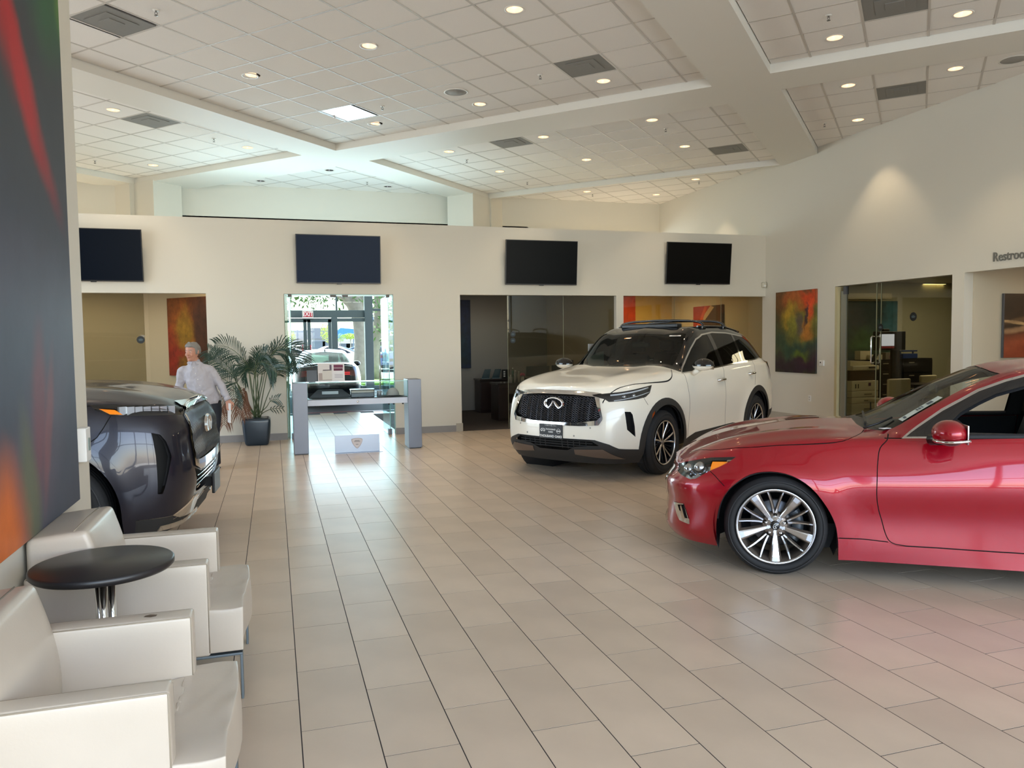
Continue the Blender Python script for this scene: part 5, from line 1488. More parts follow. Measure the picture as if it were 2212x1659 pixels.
for i, (s, t) in enumerate(VENTS):
    a = [S2(s-L/2+.008, t-L/2+.008), S2(s-L/2+.008, t+L/2-.008), S2(s+L/2-.008, t+L/2-.008), S2(s+L/2-.008, t-L/2+.008)]
    cx, cy = S2(s, t); sh = i == 7
    o = thing('ceiling_vent' if not sh else 'ceiling_panel', VLAB[i], 'vent' if not sh else 'ceiling panel', (cx, cy, HC), 0, 'square vents in the ceiling' if not sh else None)
    q = [(p[0]-cx, p[1]-cy) for p in a]
    MB().prism(q, .0, .014).build('face_plate', SHINY if sh else VP_, o)
    if not sh:
        for f_, z_, nm in ((.62, -.006, 'diffuser_cone'), (.30, -.012, 'diffuser_centre')):
            MB().prism([(p[0]*f_, p[1]*f_) for p in q], z_, .0).build(nm, VP_, o, bevel=.004)
    else:
        MB().lathe([(.012, 0), (.02, -.02), (0, -.024)], 10, Matrix.Translation((-.18, .2, 0))).build('clip', CHROME, o)
for i, (s, t) in enumerate(SPK):
    cx, cy = S2(s, t)
    o = thing('ceiling_speaker', ['round flush speaker grille in the central ceiling coffer', 'round speaker grille in the wall side coffer at the right picture edge'][i], 'speaker', (cx, cy, HC))
    MB().lathe([(.165, .0), (.168, -.007), (.15, -.010), (.148, -.006)], 32).build('rim', RINGM, o)
    MB().lathe([(.149, -.006), (.10, -.007), (.098, -.0095), (0, -.0095)], 32).build('grille', mat('speaker_grille', (150, 146, 138), .7, bump=.3, bscale=600), o)
SPR = [(337, 24), (826, 230), (1167, 163), (1790, 35), (1008, 345), (462, 300), (205, 347), (793, 393), (1139, 393), (1438, 278), (1781, 267), (1510, 392), (1280, 419)]
SLAB = ['beside the upper left vent', 'between the silvery panel and the round speaker', 'left of the vent in the central coffer', 'near the top edge in the upper right coffer', 'below the leftmost front downlight above the white car',
        'right of the vent in the left coffer', 'in the warm corner of the left coffer', 'in the cool entrance ceiling', 'near the far bulkhead above the white car', 'between the right downlights above the white car', 'in the wall side coffer by the right wall',
        'beside the right end downlight of the far triangle', 'beside the left end downlight of the far triangle']
for i, (a, b) in enumerate(SPR):
    p = at(a, b+2, 2, HC-.02)
    o = thing('sprinkler_head', 'small metal fire sprinkler '+SLAB[i], 'sprinkler', (p.x, p.y, HC), 0, 'fire sprinklers on the ceiling')
    MB().lathe([(0, 0), (.034, 0), (.030, -.008), (0, -.008)], 14).build('escutcheon', RINGM, o)
    m_ = MB(); m_.tube([(0, 0, -.006), (0, 0, -.022)], .009, 6); m_.tube([(.008, 0, -.02), (.014, 0, -.035), (0, 0, -.052)], .003, 5); m_.tube([(-.008, 0, -.02), (-.014, 0, -.035), (0, 0, -.052)], .003, 5)
    m_.lathe([(0, -.052), (.020, -.054), (.020, -.057), (0, -.057)], 12); m_.build('nozzle', mat('sprinkler_metal', (110, 106, 100), .35, metal=.8), o)

# ------------------------------------------------------------------ television screens
def tv(xc, zt, zb, w, col, lab, tilt=5.0):
    o = thing('television', lab, 'television', (xc, YB-.115, (zt+zb)/2), 0, 'wall mounted screens on the partition'); o.rotation_euler = (radians(tilt), 0, 0)
    h = (zt-zb)/2
    MB().box(-w/2, w/2, 0, .035, -h, h).build('housing', BLACKP, o, bevel=.004)
    m_ = MB(); m_.box(-w/2+.012, w/2-.012, -.003, .0, -h+.02, h-.012); m_.build('screen', mat('screen_%d_%d_%d' % col, col, .32, spec=.10), o)
    MB().box(-.04, .04, -.004, .02, -h-.012, -h+.004).build('logo_tab', BLACKP, o)
    MB().box(-.25, .25, .035, .09, -.18, .18).build('wall_bracket', BLACKP, o)
    return o
tv(-2.63, 3.43, 2.62, 1.42, (3, 12, 26), 'dark screen with a painted blue reflection, partly hidden by the left wall edge')  # blue reflection on the first two screens is put into their colour
tv(1.10, 3.43, 2.62, 1.40, (2, 24, 50), 'dark screen with a painted blue reflection above the glass entrance opening')
tv(4.73, 3.435, 2.63, 1.385, (3, 6, 8), 'black screen left of the white car roof, above the middle office')
tv(7.98, 3.475, 2.675, 1.42, (9, 8, 7), 'black screen nearest the right wall')

# ------------------------------------------------------------------ paintings
def blob_mat(name, base, blobs, hax='X', nz=1.6, rough=.55, mott=.35, seed=0.0, warp=.35):
    "canvas paint: blobs = (u, v, su, sv, angle, rgb, strength)"
    M = bpy.data.materials.new(name); M.use_nodes = True; t = M.node_tree; b = t.nodes['Principled BSDF']; b.inputs['Roughness'].default_value = rough
    N = t.nodes.new; Lk = t.links.new
    tc = N('ShaderNodeTexCoord'); sep = N('ShaderNodeSeparateXYZ'); Lk(tc.outputs['Generated'], sep.inputs[0])
    cmb = N('ShaderNodeCombineXYZ'); Lk(sep.outputs[hax], cmb.inputs[0]); Lk(sep.outputs['Z'], cmb.inputs[1]); cmb.inputs[2].default_value = seed
    nn = N('ShaderNodeTexNoise'); nn.inputs['Scale'].default_value = nz*2; nn.inputs['Detail'].default_value = 7; Lk(cmb.outputs[0], nn.inputs['Vector'])
    ad = N('ShaderNodeVectorMath'); ad.operation = 'SUBTRACT'; Lk(nn.outputs['Color'], ad.inputs[0]); ad.inputs[1].default_value = (.5, .5, .5)
    scv = N('ShaderNodeVectorMath'); scv.operation = 'SCALE'; Lk(ad.outputs[0], scv.inputs[0]); scv.inputs['Scale'].default_value = warp
    w_ = N('ShaderNodeVectorMath'); w_.operation = 'ADD'; Lk(cmb.outputs[0], w_.inputs[0]); Lk(scv.outputs[0], w_.inputs[1])
    cur = None
    n2 = N('ShaderNodeTexNoise'); n2.inputs['Scale'].default_value = 9; n2.inputs['Detail'].default_value = 10; n2.inputs['Roughness'].default_value = .7; Lk(cmb.outputs[0], n2.inputs['Vector'])
    for (u, v, su, sv, an, col, st) in blobs:
        mp = N('ShaderNodeMapping'); mp.vector_type = 'TEXTURE'
        mp.inputs['Location'].default_value = (u, v, seed); mp.inputs['Rotation'].default_value = (0, 0, radians(an)); mp.inputs['Scale'].default_value = (su, sv, 1)
        Lk(w_.outputs[0], mp.inputs['Vector'])
        sp_ = N('ShaderNodeSeparateXYZ'); Lk(mp.outputs[0], sp_.inputs[0]); cb = N('ShaderNodeCombineXYZ'); Lk(sp_.outputs[0], cb.inputs[0]); Lk(sp_.outputs[1], cb.inputs[1])
        ln = N('ShaderNodeVectorMath'); ln.operation = 'LENGTH'; Lk(cb.outputs[0], ln.inputs[0])
        mr = N('ShaderNodeMapRange'); mr.interpolation_type = 'SMOOTHSTEP'; mr.inputs['From Min'].default_value = 1.25; mr.inputs['From Max'].default_value = .35; mr.inputs['To Max'].default_value = st
        Lk(ln.outputs['Value'], mr.inputs['Value'])
        mx = N('ShaderNodeMix'); mx.data_type = 'RGBA'; Lk(mr.outputs[0], mx.inputs[0])
        if cur is None: mx.inputs[6].default_value = rgb(*base)
        else: Lk(cur, mx.inputs[6])
        mx.inputs[7].default_value = rgb(*col); cur = mx.outputs[2]
    m2 = N('ShaderNodeMapRange'); m2.inputs['From Min'].default_value = .3; m2.inputs['From Max'].default_value = .7; m2.inputs['To Min'].default_value = 1-mott; m2.inputs['To Max'].default_value = 1+mott
    Lk(n2.outputs['Fac'], m2.inputs['Value'])
    hs = N('ShaderNodeHueSaturation'); Lk(m2.outputs[0], hs.inputs['Value']); Lk(cur, hs.inputs['Color']); Lk(hs.outputs[0], b.inputs['Base Color'])
    MATS[name] = M; return M
def canvas(name, lab, x0, x1, y0, y1, z0, z1, m_, cat='painting', edge=None):
    o = thing(name, lab, cat, ((x0+x1)/2, (y0+y1)/2, z0))
    cx, cy = (x0+x1)/2, (y0+y1)/2
    MB().box(x0-cx, x1-cx, y0-cy, y1-cy, 0, z1-z0).build('canvas', m_, o, bevel=.004)
    return o
BIGP = blob_mat('large_canvas_paint', (58, 62, 76), [
    (.50, .95, 1.2, .50, 0, (40, 46, 50), .9), (.55, .40, 1.2, .10, 0, (66, 66, 80), .7), (.92, .98, .22, .16, 20, (18, 84, 44), .9), (1.0, .97, .06, .10, 0, (78, 120, 40), .8), (.70, 1.0, .16, .12, 30, (14, 62, 60), .8),
    (.60, .80, .38, .055, -38, (168, 14, 26), 1.0), (.40, .92, .3, .06, -42, (150, 10, 24), .9), (.60, .10, .40, .14, 30, (88, 78, 92), .6), (.66, .20, .06, .16, -20, (130, 54, 56), .45), (.72, .16, .03, .16, -28, (150, 76, 70), .4), (.56, .08, .06, .14, 10, (104, 112, 66), .55), (.41, .02, .13, .15, 6, (206, 104, 40), 1.0),
    (.2, .25, .25, .08, 40, (120, 110, 140), .5)], 'Y', 1.2, seed=3, warp=.16, mott=.12)
canvas('wall_canvas', 'huge abstract canvas in slate blue with red streaks and an orange corner', -1.06, -1.02, 2.60, 4.63, .795, 3.47, BIGP)
P2_ = blob_mat('right_canvas_paint', (60, 66, 40), [
    (.5, .08, .9, .16, 0, (34, 24, 38), .95), (.2, .2, .35, .22, 0, (50, 20, 44), .8), (.5, .35, .6, .2, 0, (30, 66, 52), .85), (.35, .66, .5, .3, 0, (130, 120, 40), .8), (.5, .90, .6, .16, 0, (170, 88, 36), .85), (.20, .92, .22, .12, 0, (206, 70, 30), .9),
    (.15, .80, .12, .16, 0, (214, 74, 36), .85), (.68, .70, .2, .14, 0, (180, 140, 40), .8), (.55, .62, .14, .10, 0, (120, 120, 46), .8), (.22, .55, .18, .14, 0, (188, 110, 44), .7), (.35, .18, .2, .08, 0, (84, 104, 30), .8), (.42, .60, .12, .16, 10, (76, 66, 70), .8), (.25, .72, .03, .18, 8, (44, 26, 48), .9), (.9, .9, .16, .3, 0, (90, 62, 30), .7)], 'Y', 2.2, seed=1, warp=.42, mott=.4)
canvas('wall_canvas', 'tall abstract canvas of orange, green and plum on the right wall', XW-.035, XW, 11.88, 13.07, .938, 2.502, P2_)
P3_ = blob_mat('orange_canvas_paint', (92, 46, 22), [
    (.15, .35, .4, .5, 0, (150, 40, 24), .9), (.3, .75, .4, .35, 0, (150, 84, 26), .85), (.45, .6, .25, .3, 0, (150, 120, 34), .8), (.85, .7, .25, .4, 0, (60, 34, 30), .85), (.8, .3, .3, .3, 0, (70, 40, 28), .7), (.5, .12, .3, .15, 0, (130, 100, 30), .7), (.62, .35, .1, .2, 0, (170, 110, 34), .7)], 'X', 2.2, seed=8, warp=.4, mott=.45)
oc = MB(); pc = p0+a45*1.12-n45*.02 if False else None
def ray_plane(px_, py_, P0, n):
    d = ray(px_, py_); t = (P0-CAMP).dot(n)/d.dot(n); return CAMP+d*t
nn_ = Vector((-n45.x, -n45.y, 0)) if n45.y > 0 else n45.copy()
PA = ray_plane(364, 645, p0, nn_); PB = ray_plane(449, 641, p0, nn_); PC = ray_plane(368, 811, p0, nn_)
Lc = (PB-PA).dot(a45)
cen = PA+a45*Lc/2+nn_*.02; cen.z = 0
o = thing('wall_canvas', 'abstract canvas in orange, rust and brown in the left office', 'painting', (cen.x, cen.y, PC.z)); 
o.rotation_euler = (0, 0, atan2(a45.y, a45.x))
MB().box(-Lc/2, Lc/2, -.02, .02, 0, PA.z-PC.z).build('canvas', P3_, o)
P4_ = blob_mat('blue_canvas_paint', (12, 34, 66), [(.6, .3, .4, .3, 0, (14, 50, 62), .8), (.5, .1, .6, .12, 0, (26, 40, 34), .6), (.5, .85, .6, .2, 0, (16, 34, 78), .8)], 'X', 2, seed=5, mott=.4)
q0, q1 = at(992, 648, 1, 17.35), at(1018, 795, 1, 17.35)
canvas('wall_canvas', 'dark blue canvas seen at the left edge of the middle office', q0.x-.6, q1.x, 17.35, 17.39, q1.z, q0.z, P4_)
P5_ = blob_mat('green_canvas_paint', (52, 84, 80), [(.2, .7, .4, .4, 0, (56, 68, 76), .8), (.45, .3, .4, .3, 0, (70, 108, 62), .8), (.9, .7, .25, .5, 0, (66, 124, 142), .8), (.5, .1, .5, .15, 0, (34, 58, 40), .8), (.6, .8, .25, .2, 0, (30, 56, 56), .8)], 'X', 2, seed=6, mott=.35, warp=.4)
q0, q1 = at(1810, 650, 1, OY-.03), at(1937, 778, 1, OY-.03)
canvas('wall_canvas', 'dark green and teal canvas inside the right office', q0.x, q1.x, OY-.035, OY, q1.z, q0.z, P5_)
P6_ = blob_mat('red_banner_paint', (196, 66, 28), [(.5, .9, .8, .3, 0, (206, 62, 24), .8), (.3, .4, .4, .3, 0, (178, 52, 26), .8)], 'X', 2, seed=9, mott=.3)
q0, q1 = at(1340, 637, 1, 17.26), at(1373, 760, 1, 17.26)
canvas('wall_banner', 'orange red panel on the yellow office wall left of the car roof', q0.x-.3, q1.x, 17.26, 17.3, q1.z, 2.75, P6_, 'wall panel')
# poster of a car, flat shapes on its board
yA, yB_ = 16.2, 14.95; zb_, zt_ = 1.0, 2.36
o = thing('wall_poster', 'poster with red diagonal streaks and a pale car fender beside the roof bars', 'poster', (XW-.02, (yA+yB_)/2, zb_))
MB().box(-.015, .0, yB_-(yA+yB_)/2, yA-(yA+yB_)/2, 0, zt_-zb_).build('board', mat('poster_brown', (78, 56, 36), .5), o)
def flat(poly, col, nm, k):
    hw, hh = (yA-yB_), (zt_-zb_)
    MB().add([(-.0155-.0006*k, (0.5-u)*hw, v*hh) for u, v in poly], [tuple(range(len(poly)))]).build('print', mat(nm, col, .5), o)
flat([(0, .0), (0, 1), (.62, 1), (.35, .80), (.08, .42), (.55, 0)], (176, 52, 26), 'print_red', 1)
flat([(.08, .38), (.35, .72), (.72, .97), (.60, 1.0), (.22, .74), (.02, .46)], (206, 180, 140), 'print_cream', 2)
flat([(.14, .50), (.30, .70), (.48, .98), (.40, 1.0), (.24, .78), (.04, .60)], (214, 92, 48), 'print_orange', 3)
flat([(.08, .38), (.20, .50), (.60, .46), (.78, .34), (.80, .20), (.50, .0), (.0, .0), (.0, .3)], (196, 170, 124), 'print_sand', 4)
flat([(.93, 0), (1, 0), (1, 1), (.93, 1)], (18, 16, 16), 'print_black', 5)
# corridor poster
q0, q1 = at(2169, 634, 1, 8.70), at(2169, 773, 1, 8.70)
P7_ = blob_mat('brown_poster_print', (70, 52, 36), [(.5, .12, .9, .32, 0, (176, 88, 56), .95), (.25, .05, .4, .2, 20, (150, 70, 44), .8), (.12, .56, .4, .03, -14, (206, 170, 120), .9), (.3, .46, .5, .05, 8, (190, 150, 110), .7), (.3, .8, .6, .18, 0, (60, 44, 30), .8), (.35, .64, .5, .05, 14, (130, 100, 70), .6)], 'X', 1.4, seed=2, mott=.15, warp=.12)
canvas('wall_poster', 'framed brown and terracotta print in the corridor at the right edge', q0.x, q0.x+1.6, 8.69, 8.72, q1.z, q0.z, P7_, 'poster')
bx('frame_edge', -.82, -.80, -.02, .005, 0, q0.z-q1.z, STEEL, bpy.data.objects[[ob.name for ob in bpy.data.objects if ob.name.startswith('wall_poster')][-1]])

# ------------------------------------------------------------------ small wall items
o = thing('thermostat', 'small white thermostat with a dark display beside the right wall canvas', 'thermostat', (XW, 11.735, 1.14))
MB().box(-.026, 0, -.058, .058, -.05, .05).build('case', WHITEP, o, bevel=.006); MB().box(-.0275, -.026, .008, .036, .0, .024).build('display', BLACKP, o)
o = thing('power_outlet', 'white power outlet low on the right wall', 'outlet', (XW, 12.07, .47))
MB().box(-.008, 0, -.036, .036, -.058, .058).build('plate', WHITEP, o, bevel=.003)
for z in (-.022, .022): MB().box(-.011, -.008, -.016, .016, z-.014, z+.014).build('socket', mat('socket_grey', (190, 186, 178), .5), o)
o = thing('light_switch', 'white wall control with a small grey slider near the left wall edge', 'switch', (-1.06, 4.83, 1.07))
MB().box(0, .050, -.055, .055, -.095, .095).build('plate', WHITEP, o, bevel=.006); MB().box(.05, .056, -.014, .014, -.035, .035).build('slider', mat('slider_grey', (120, 132, 126), .4), o)
o = thing('motion_sensor', 'small cream motion sensor at the right end of the partition', 'sensor', (XW-.06, YB-.002, 2.68))
MB().box(-.045, .045, -.06, 0, -.055, .055).build('case', mat('sensor_cream', (205, 198, 180), .5), o, bevel=.018, seg=3); MB().sphere((0, -.055, -.02), .025, 12, 8).build('lens', WHITEP, o)
o = thing('wall_lettering', 'grey raised lettering above the corridor opening', 'sign', (XW, 8.0, 2.69))
zr = (at(2147, 567, 0, XW).z+at(2147, 546, 0, XW).z)/2
text_mesh('letters', 'Restrooms', .180, frame((-.004, 0, 0), (0, -1, 0), (0, 0, 1), (-1, 0, 0)), mat('letter_grey', (124, 120, 112), .4, metal=.3), o, .008, align='LEFT', bold=.002, sx=.80)
o.location = (XW, 8.285, zr)
DEC = mat('decal_black', (12, 18, 22), .4); DECW = mat('decal_grey', (90, 110, 116), .5)
def decal(c, nrm, up, lab, r=.062):
    c = Vector(c); nrm = Vector(nrm); up = Vector(up); sd = up.cross(nrm)
    o = thing('glass_decal', lab, 'sticker', c, 0, 'round black stickers on the office glass')
    M = frame((0, 0, 0), sd, up, nrm)
    MB().lathe([(0, .002), (r, .002), (r, 0), (0, 0)], 28, M, smooth=False).build('disc', DEC, o)
    q = MB(); q.obox(M @ Vector((0, 0, .0026)), sd, up, nrm, r*.55, .004, .0005); q.obox(M @ Vector((0, .014, .0026)), sd, up, nrm, r*.35, .003, .0005); q.obox(M @ Vector((0, -.014, .0026)), sd, up, nrm, r*.42, .003, .0005)
    q.build('lettering_bars', DECW, o)
yd = YB+.098
decal(at(304, 734, 1, yd), (0, -1, 0), (0, 0, 1), 'round black sticker on the left office glass', .060)
decal(at(1108, 722, 1, yd), (0, -1, 0), (0, 0, 1), 'upper round black sticker on the middle office glass', .050)
decal(at(1108, 735.5, 1, yd), (0, -1, 0), (0, 0, 1), 'lower round black sticker on the middle office glass', .050)
decal(at(1973, 684, 0, XG-.003), (-1, 0, 0), (0, 0, 1), 'round black sticker high on the right office glass', .068)
decal(at(1902, 707, 0, XG-.003), (-1, 0, 0), (0, 0, 1), 'round black sticker above the pull handle of the right office', .060)

# EXIT sign
e0, e1 = at(653, 671.5, 1, YG-.16), at(677, 686, 1, YG-.16)
o = thing('exit_sign', 'white framed EXIT sign with red field on the entrance transom', 'sign', ((e0.x+e1.x)/2, YG-.10, (e0.z+e1.z)/2))
hw, hh = (e1.x-e0.x)/2, (e0.z-e1.z)/2
MB().box(-hw, hw, -.05, .09, -hh, hh).build('case', WHITEP, o, bevel=.01)
MB().box(-hw*.84, hw*.84, -.054, -.05, -hh*.78, hh*.78).build('face', mat('exit_red', (206, 20, 60), .4), o)
text_mesh('lettering', 'EXIT', hh*1.75, frame((0, -.056, 0), (1, 0, 0), (0, 0, 1), (0, -1, 0)), mat('exit_white', (240, 240, 240), .4, emit=(255, 255, 255), estr=.4), o, .001, bold=.004, sx=.80)
# ------------------------------------------------------------------ armchairs and side table
LEA = mat('cream_leather', (192, 180, 165), .32, noise=.05, nscale=3, bump=.03, bscale=90, spec=.5)
SEAMM = mat('leather_seam', (150, 138, 120), .6)
FRMM = mat('chair_frame_grey', (112, 122, 128), .35, metal=.7)
def soft_box(x0, x1, y0, y1, z0, z1, n=6, bulge=.012, fn=None):
    "subdivided box with softly bulging faces"
    bm = bmesh.new(); bmesh.ops.create_cube(bm, size=2)
    bmesh.ops.subdivide_edges(bm, edges=bm.edges, cuts=n, use_grid_fill=True)
    cx, cy, cz = (x0+x1)/2, (y0+y1)/2, (z0+z1)/2; hx, hy, hz = (x1-x0)/2, (y1-y0)/2, (z1-z0)/2
    for v in bm.verts:
        a, b, c = v.co
        nx = a+(bulge/hx)*a*(1-b*b)*(1-c*c); ny = b+(bulge/hy)*b*(1-a*a)*(1-c*c); nz = c+(bulge/hz)*c*(1-a*a)*(1-b*b)
        p = Vector((cx+hx*nx, cy+hy*ny, cz+hz*nz))
        if fn: p = fn(p, a, b, c)
        v.co = p
    return bm
def bm_obj(bm, name, m_, parent, bevel=.02, seg=3):
    me = bpy.data.meshes.new(name); bm.to_mesh(me); bm.free(); me.materials.append(m_)
    for p in me.polygons: p.use_smooth = True
    o = bpy.data.objects.new(name, me); COL.objects.link(o); o.parent = parent
    if bevel:
        md = o.modifiers.new('bevel', 'BEVEL'); md.width = bevel; md.segments = seg; md.limit_method = 'ANGLE'; md.angle_limit = radians(50)
    return o
def armchair(loc, lab):
    t = thing('armchair', lab, 'armchair', loc, 0, 'cream leather armchairs along the left wall')
    W = .365
    def wrinkle(p, a, b, c):
        if c > .9:
            p.z += .010*sin(p.y*48+p.x*26)*max(0, .3+a*.35)+.008*sin(p.x*60-p.y*34)*(1-abs(b))
            p.z -= .010*(1-a*a)*(1-b*b)
        if a > .9: p.x += .012*sin(b*3.0+.5)*(1-.3*c)
        return p
    # seat: T shaped cushion, nose in front of the arms
    bm_obj(soft_box(-.36, .27, -.262, .262, .225, .425, 9, .006, wrinkle), 'seat', LEA, t, .016)
    bm_obj(soft_box(.262, .445, -.36, .36, .225, .425, 8, .006, wrinkle), 'seat_nose', LEA, t, .016)
    for sg in (1, -1):
        y0, y1 = (W-.098, W) if sg > 0 else (-W, -W+.098)
        a_ = bm_obj(soft_box(-.43, .295, y0, y1, .215, .642, 7, .004), 'arm', LEA, t, .012)
        # piping seams along the arm edges
        yo = W-.0030 if sg > 0 else -W+.0030
        m_ = MB(); zt = .6392
        for yy in (yo, (W-.0950)*sg):
            m_.tube([(-.42, yy, zt), (.288, yy, zt), (.2925, yy, zt-.004), (.2925, yy, .23)], .0026, 5)
        m_.build('seam', SEAMM, a_)
    def back(p, a, b, c):
        t_ = (p.z-.22)/.6
        thick = 1.0-.18*t_
        p.x = -.43+(p.x+.43)*thick-.0*t_
        if a > 0: p.x += .055*sin(pi*min(1, max(0, t_)))*(1-.2*b*b)
        if c > .95: p.z -= .012*(1-a)
        return p
    b_ = bm_obj(soft_box(-.44, -.15, -.285, .285, .40, .815, 8, .008, back), 'backrest', LEA, t, .045, 4)
    m_ = MB(); m_.tube([(-.255, -.262, .8115), (-.255, 0, .8165), (-.255, .262, .8115)], .0030, 5); m_.build('seam', SEAMM, b_)
    # flat bar sled frames
    for sg in (1, -1):
        y = sg*.335; m_ = MB()
        m_.box(-.40, .432, y-.006, y+.006, .19, .225) if False else m_.box(-.40, .432, y-.030, y+.030, .205, .217)
        m_.box(.420, .432, y-.030, y+.030, 0, .206); m_.box(-.40, -.388, y-.030, y+.030, 0, .206)
        m_.build('leg_frame', FRMM, t, bevel=.002)
    MB().box(-.38, .40, -.30, .30, .217, .24).build('seat_base', FRMM, t)
    return t
armchair((-.605, 2.685, 0), 'cream leather armchair nearest the camera, cut by the picture edge')
c2 = armchair((-.605, 4.020, 0), 'cream leather armchair behind the round black table')
# scuff on the near chair arm
o = bpy.data.objects['armchair']
sc = MB(); sc.add([(.13, .31, .6448), (.155, .300, .6448), (.172, .306, .6448), (.175, .322, .6448), (.15, .332, .6448), (.135, .325, .6448)], [(0, 1, 2, 3, 4, 5)])
q = sc.build('worn_spot', mat('worn_leather', (96, 82, 66), .8), o); q['label'] = 'small worn spot on the arm'
BLT = mat('black_table_top', (30, 29, 31), .38, bump=.02, bscale=200)
t = thing('side_table', 'round black side table on steel tubes between the two armchairs', 'table', (-.690, 3.462, 0))
MB().lathe([(0, .74), (.261, .74), (.268, .734), (.268, .718), (.259, .708), (0, .708)], 72).build('table_top', BLT, t)
for a in (30, 150, 270):
    MB().tube([(.028*cos(radians(a)), .028*sin(radians(a)), .012), (.028*cos(radians(a)), .028*sin(radians(a)), .708)], .0145, 14).build('column_tube', CHROME, t)
MB().lathe([(0, 0), (.19, 0), (.19, .006), (.16, .012), (0, .014)], 40).build('base_plate', STEEL, t)

# ------------------------------------------------------------------ palm in its pot
POT = mat('dark_teal_pot', (20, 40, 54), .35, coat=.3)
t = thing('potted_palm', 'tall parlour palm in a dark blue square pot beside the entrance opening', 'plant', (-.29, 13.02, 0))
def pot_fn(p, a, b, c):
    k = .80+.22*((c+1)/2)**.7-.03*max(0, c-.5); return Vector((p.x*k, p.y*k, p.z))
bmp = soft_box(-.215, .215, -.215, .215, .0, .43, 6, .012, pot_fn); bm_obj(bmp, 'pot', POT, t, .035, 4)
MB().box(-.185, .185, -.185, .185, .425, .434).build('soil', mat('soil', (40, 30, 22), .95), t)
LEAF = mat('palm_leaf', (34, 62, 48), .45, noise=.25, nscale=12); LEAFB = mat('withered_leaf', (112, 74, 52), .7, noise=.2, nscale=12); STALK = mat('palm_stalk', (70, 86, 52), .5)
def frond(pix, dy, leaf_l, m_, start=.45, n=30, droop=.35, base=(0, 0), width=.0075):
    pts = [Vector((-.29+base[0], 13.02+base[1], .43))]
    for i, (a, b) in enumerate(pix):
        f = (i+1)/len(pix); pts.append(at(a, b, 1, 13.02+base[1]+dy*f))
    P = [Vector(p) for p in crom([tuple(p) for p in pts], 8)]
    P = [p-Vector((-.29, 13.02, 0)) for p in P]
    plen = sum((P[i+1]-P[i]).length for i in range(len(P)-1))*(1-start); n = max(5, min(n, int(plen/.032)))
    b = MB(); N = len(P); b.tube(P, [.007*(1-.75*i/N)+.0012 for i in range(N)], 5)
    b.m = 1
    for k in range(n):
        f = start+(1-start)*(k+.5)/n; idx = min(N-2, int(f*(N-1))); p = P[idx].lerp(P[idx+1], f*(N-1)-idx); d = (P[idx+1]-P[idx]).normalized()
        ll = leaf_l*1.2*(.55+.9*sin(pi*min(1, .15+.8*(k/n))))*random.uniform(.85, 1.1)
        sd = d.cross(Vector((0, 1, 0)) if abs(d.y) < .8 else Vector((1, 0, 0))).normalized()
        for sg in (1, -1):
            o2 = (sd*sg*.85+d*.75+Vector((0, random.uniform(-.35, .35), random.uniform(-.15, .05)))).normalized()
            w_ = d.cross(o2).cross(o2).normalized()*width
            a0 = p; a1 = p+o2*ll*.45; a2 = p+o2*ll*.8+Vector((0, 0, -droop*ll*.35)); a3 = p+o2*ll+Vector((0, 0, -droop*ll*.8))
            b.add([a0+w_*.3, a0-w_*.3, a1+w_, a1-w_, a2+w_*.75, a2-w_*.75, a3], [(0, 1, 3, 2), (2, 3, 5, 4), (4, 5, 6)], True)
    b.v = [(v[0], min(v[1], .395), v[2]) for v in b.v]
    o = b.build('frond', [STALK if m_ is LEAF else LEAFB, m_], t)
    if m_ is LEAFB: o['label'] = 'withered brown frond'
    return o
FR = [([(541, 830), (535, 790), (518, 768), (492, 750), (466, 746)], -.25, .19), ([(520, 850), (505, 810), (480, 778), (448, 756)], .15, .17), ([(525, 855), (505, 815), (478, 792), (445, 778)], -.15, .17),
      ([(552, 820), (553, 782), (560, 768), (575, 762)], -.3, .17), ([(572, 830), (585, 775), (603, 750), (632, 755), (655, 786)], -.1, .20), ([(566, 835), (577, 785), (592, 760), (618, 762), (640, 786)], .2, .19),
      ([(580, 850), (603, 806), (625, 793), (640, 790)], -.3, .09), ([(553, 840), (546, 800), (533, 796), (520, 812)], -.35, .17), ([(560, 842), (570, 800), (582, 795), (598, 812)], .3, .17), ([(548, 835), (552, 800), (562, 782), (585, 790), (598, 800)], -.4, .18),
      ([(530, 870), (518, 836), (508, 826), (504, 845), (509, 876)], -.2, .13), ([(575, 880), (585, 866), (602, 862)], -.2, .10), ([(568, 892), (585, 884), (612, 882)], .1, .06), ([(520, 860), (500, 832), (475, 815), (462, 818)], .25, .16),
      ([(556, 825), (560, 790), (572, 770), (590, 768)], .35, .18), ([(545, 840), (538, 805), (528, 790), (515, 788)], .35, .16), ([(557, 845), (556, 815), (548, 795), (540, 790)], -.1, .18), ([(560, 845), (566, 812), (560, 790), (552, 782)], .1, .18)]
for pix, dy, ll in FR: frond(pix, dy, ll, LEAF, start=.50 if len(pix) > 3 else .6, base=(random.uniform(-.06, .06), random.uniform(-.06, .06)))
for pix, dy, ll in (([(535, 868), (527, 838), (524, 862), (530, 898)], -.15, .11), ([(538, 872), (531, 845), (521, 866), (516, 895)], -.25, .11), ([(515, 850), (492, 842), (484, 862), (476, 882)], .1, .10), ([(505, 862), (494, 868), (487, 890), (484, 918)], .0, .10)):
    frond(pix, dy, ll, LEAFB, start=.5, n=14, droop=1.1)

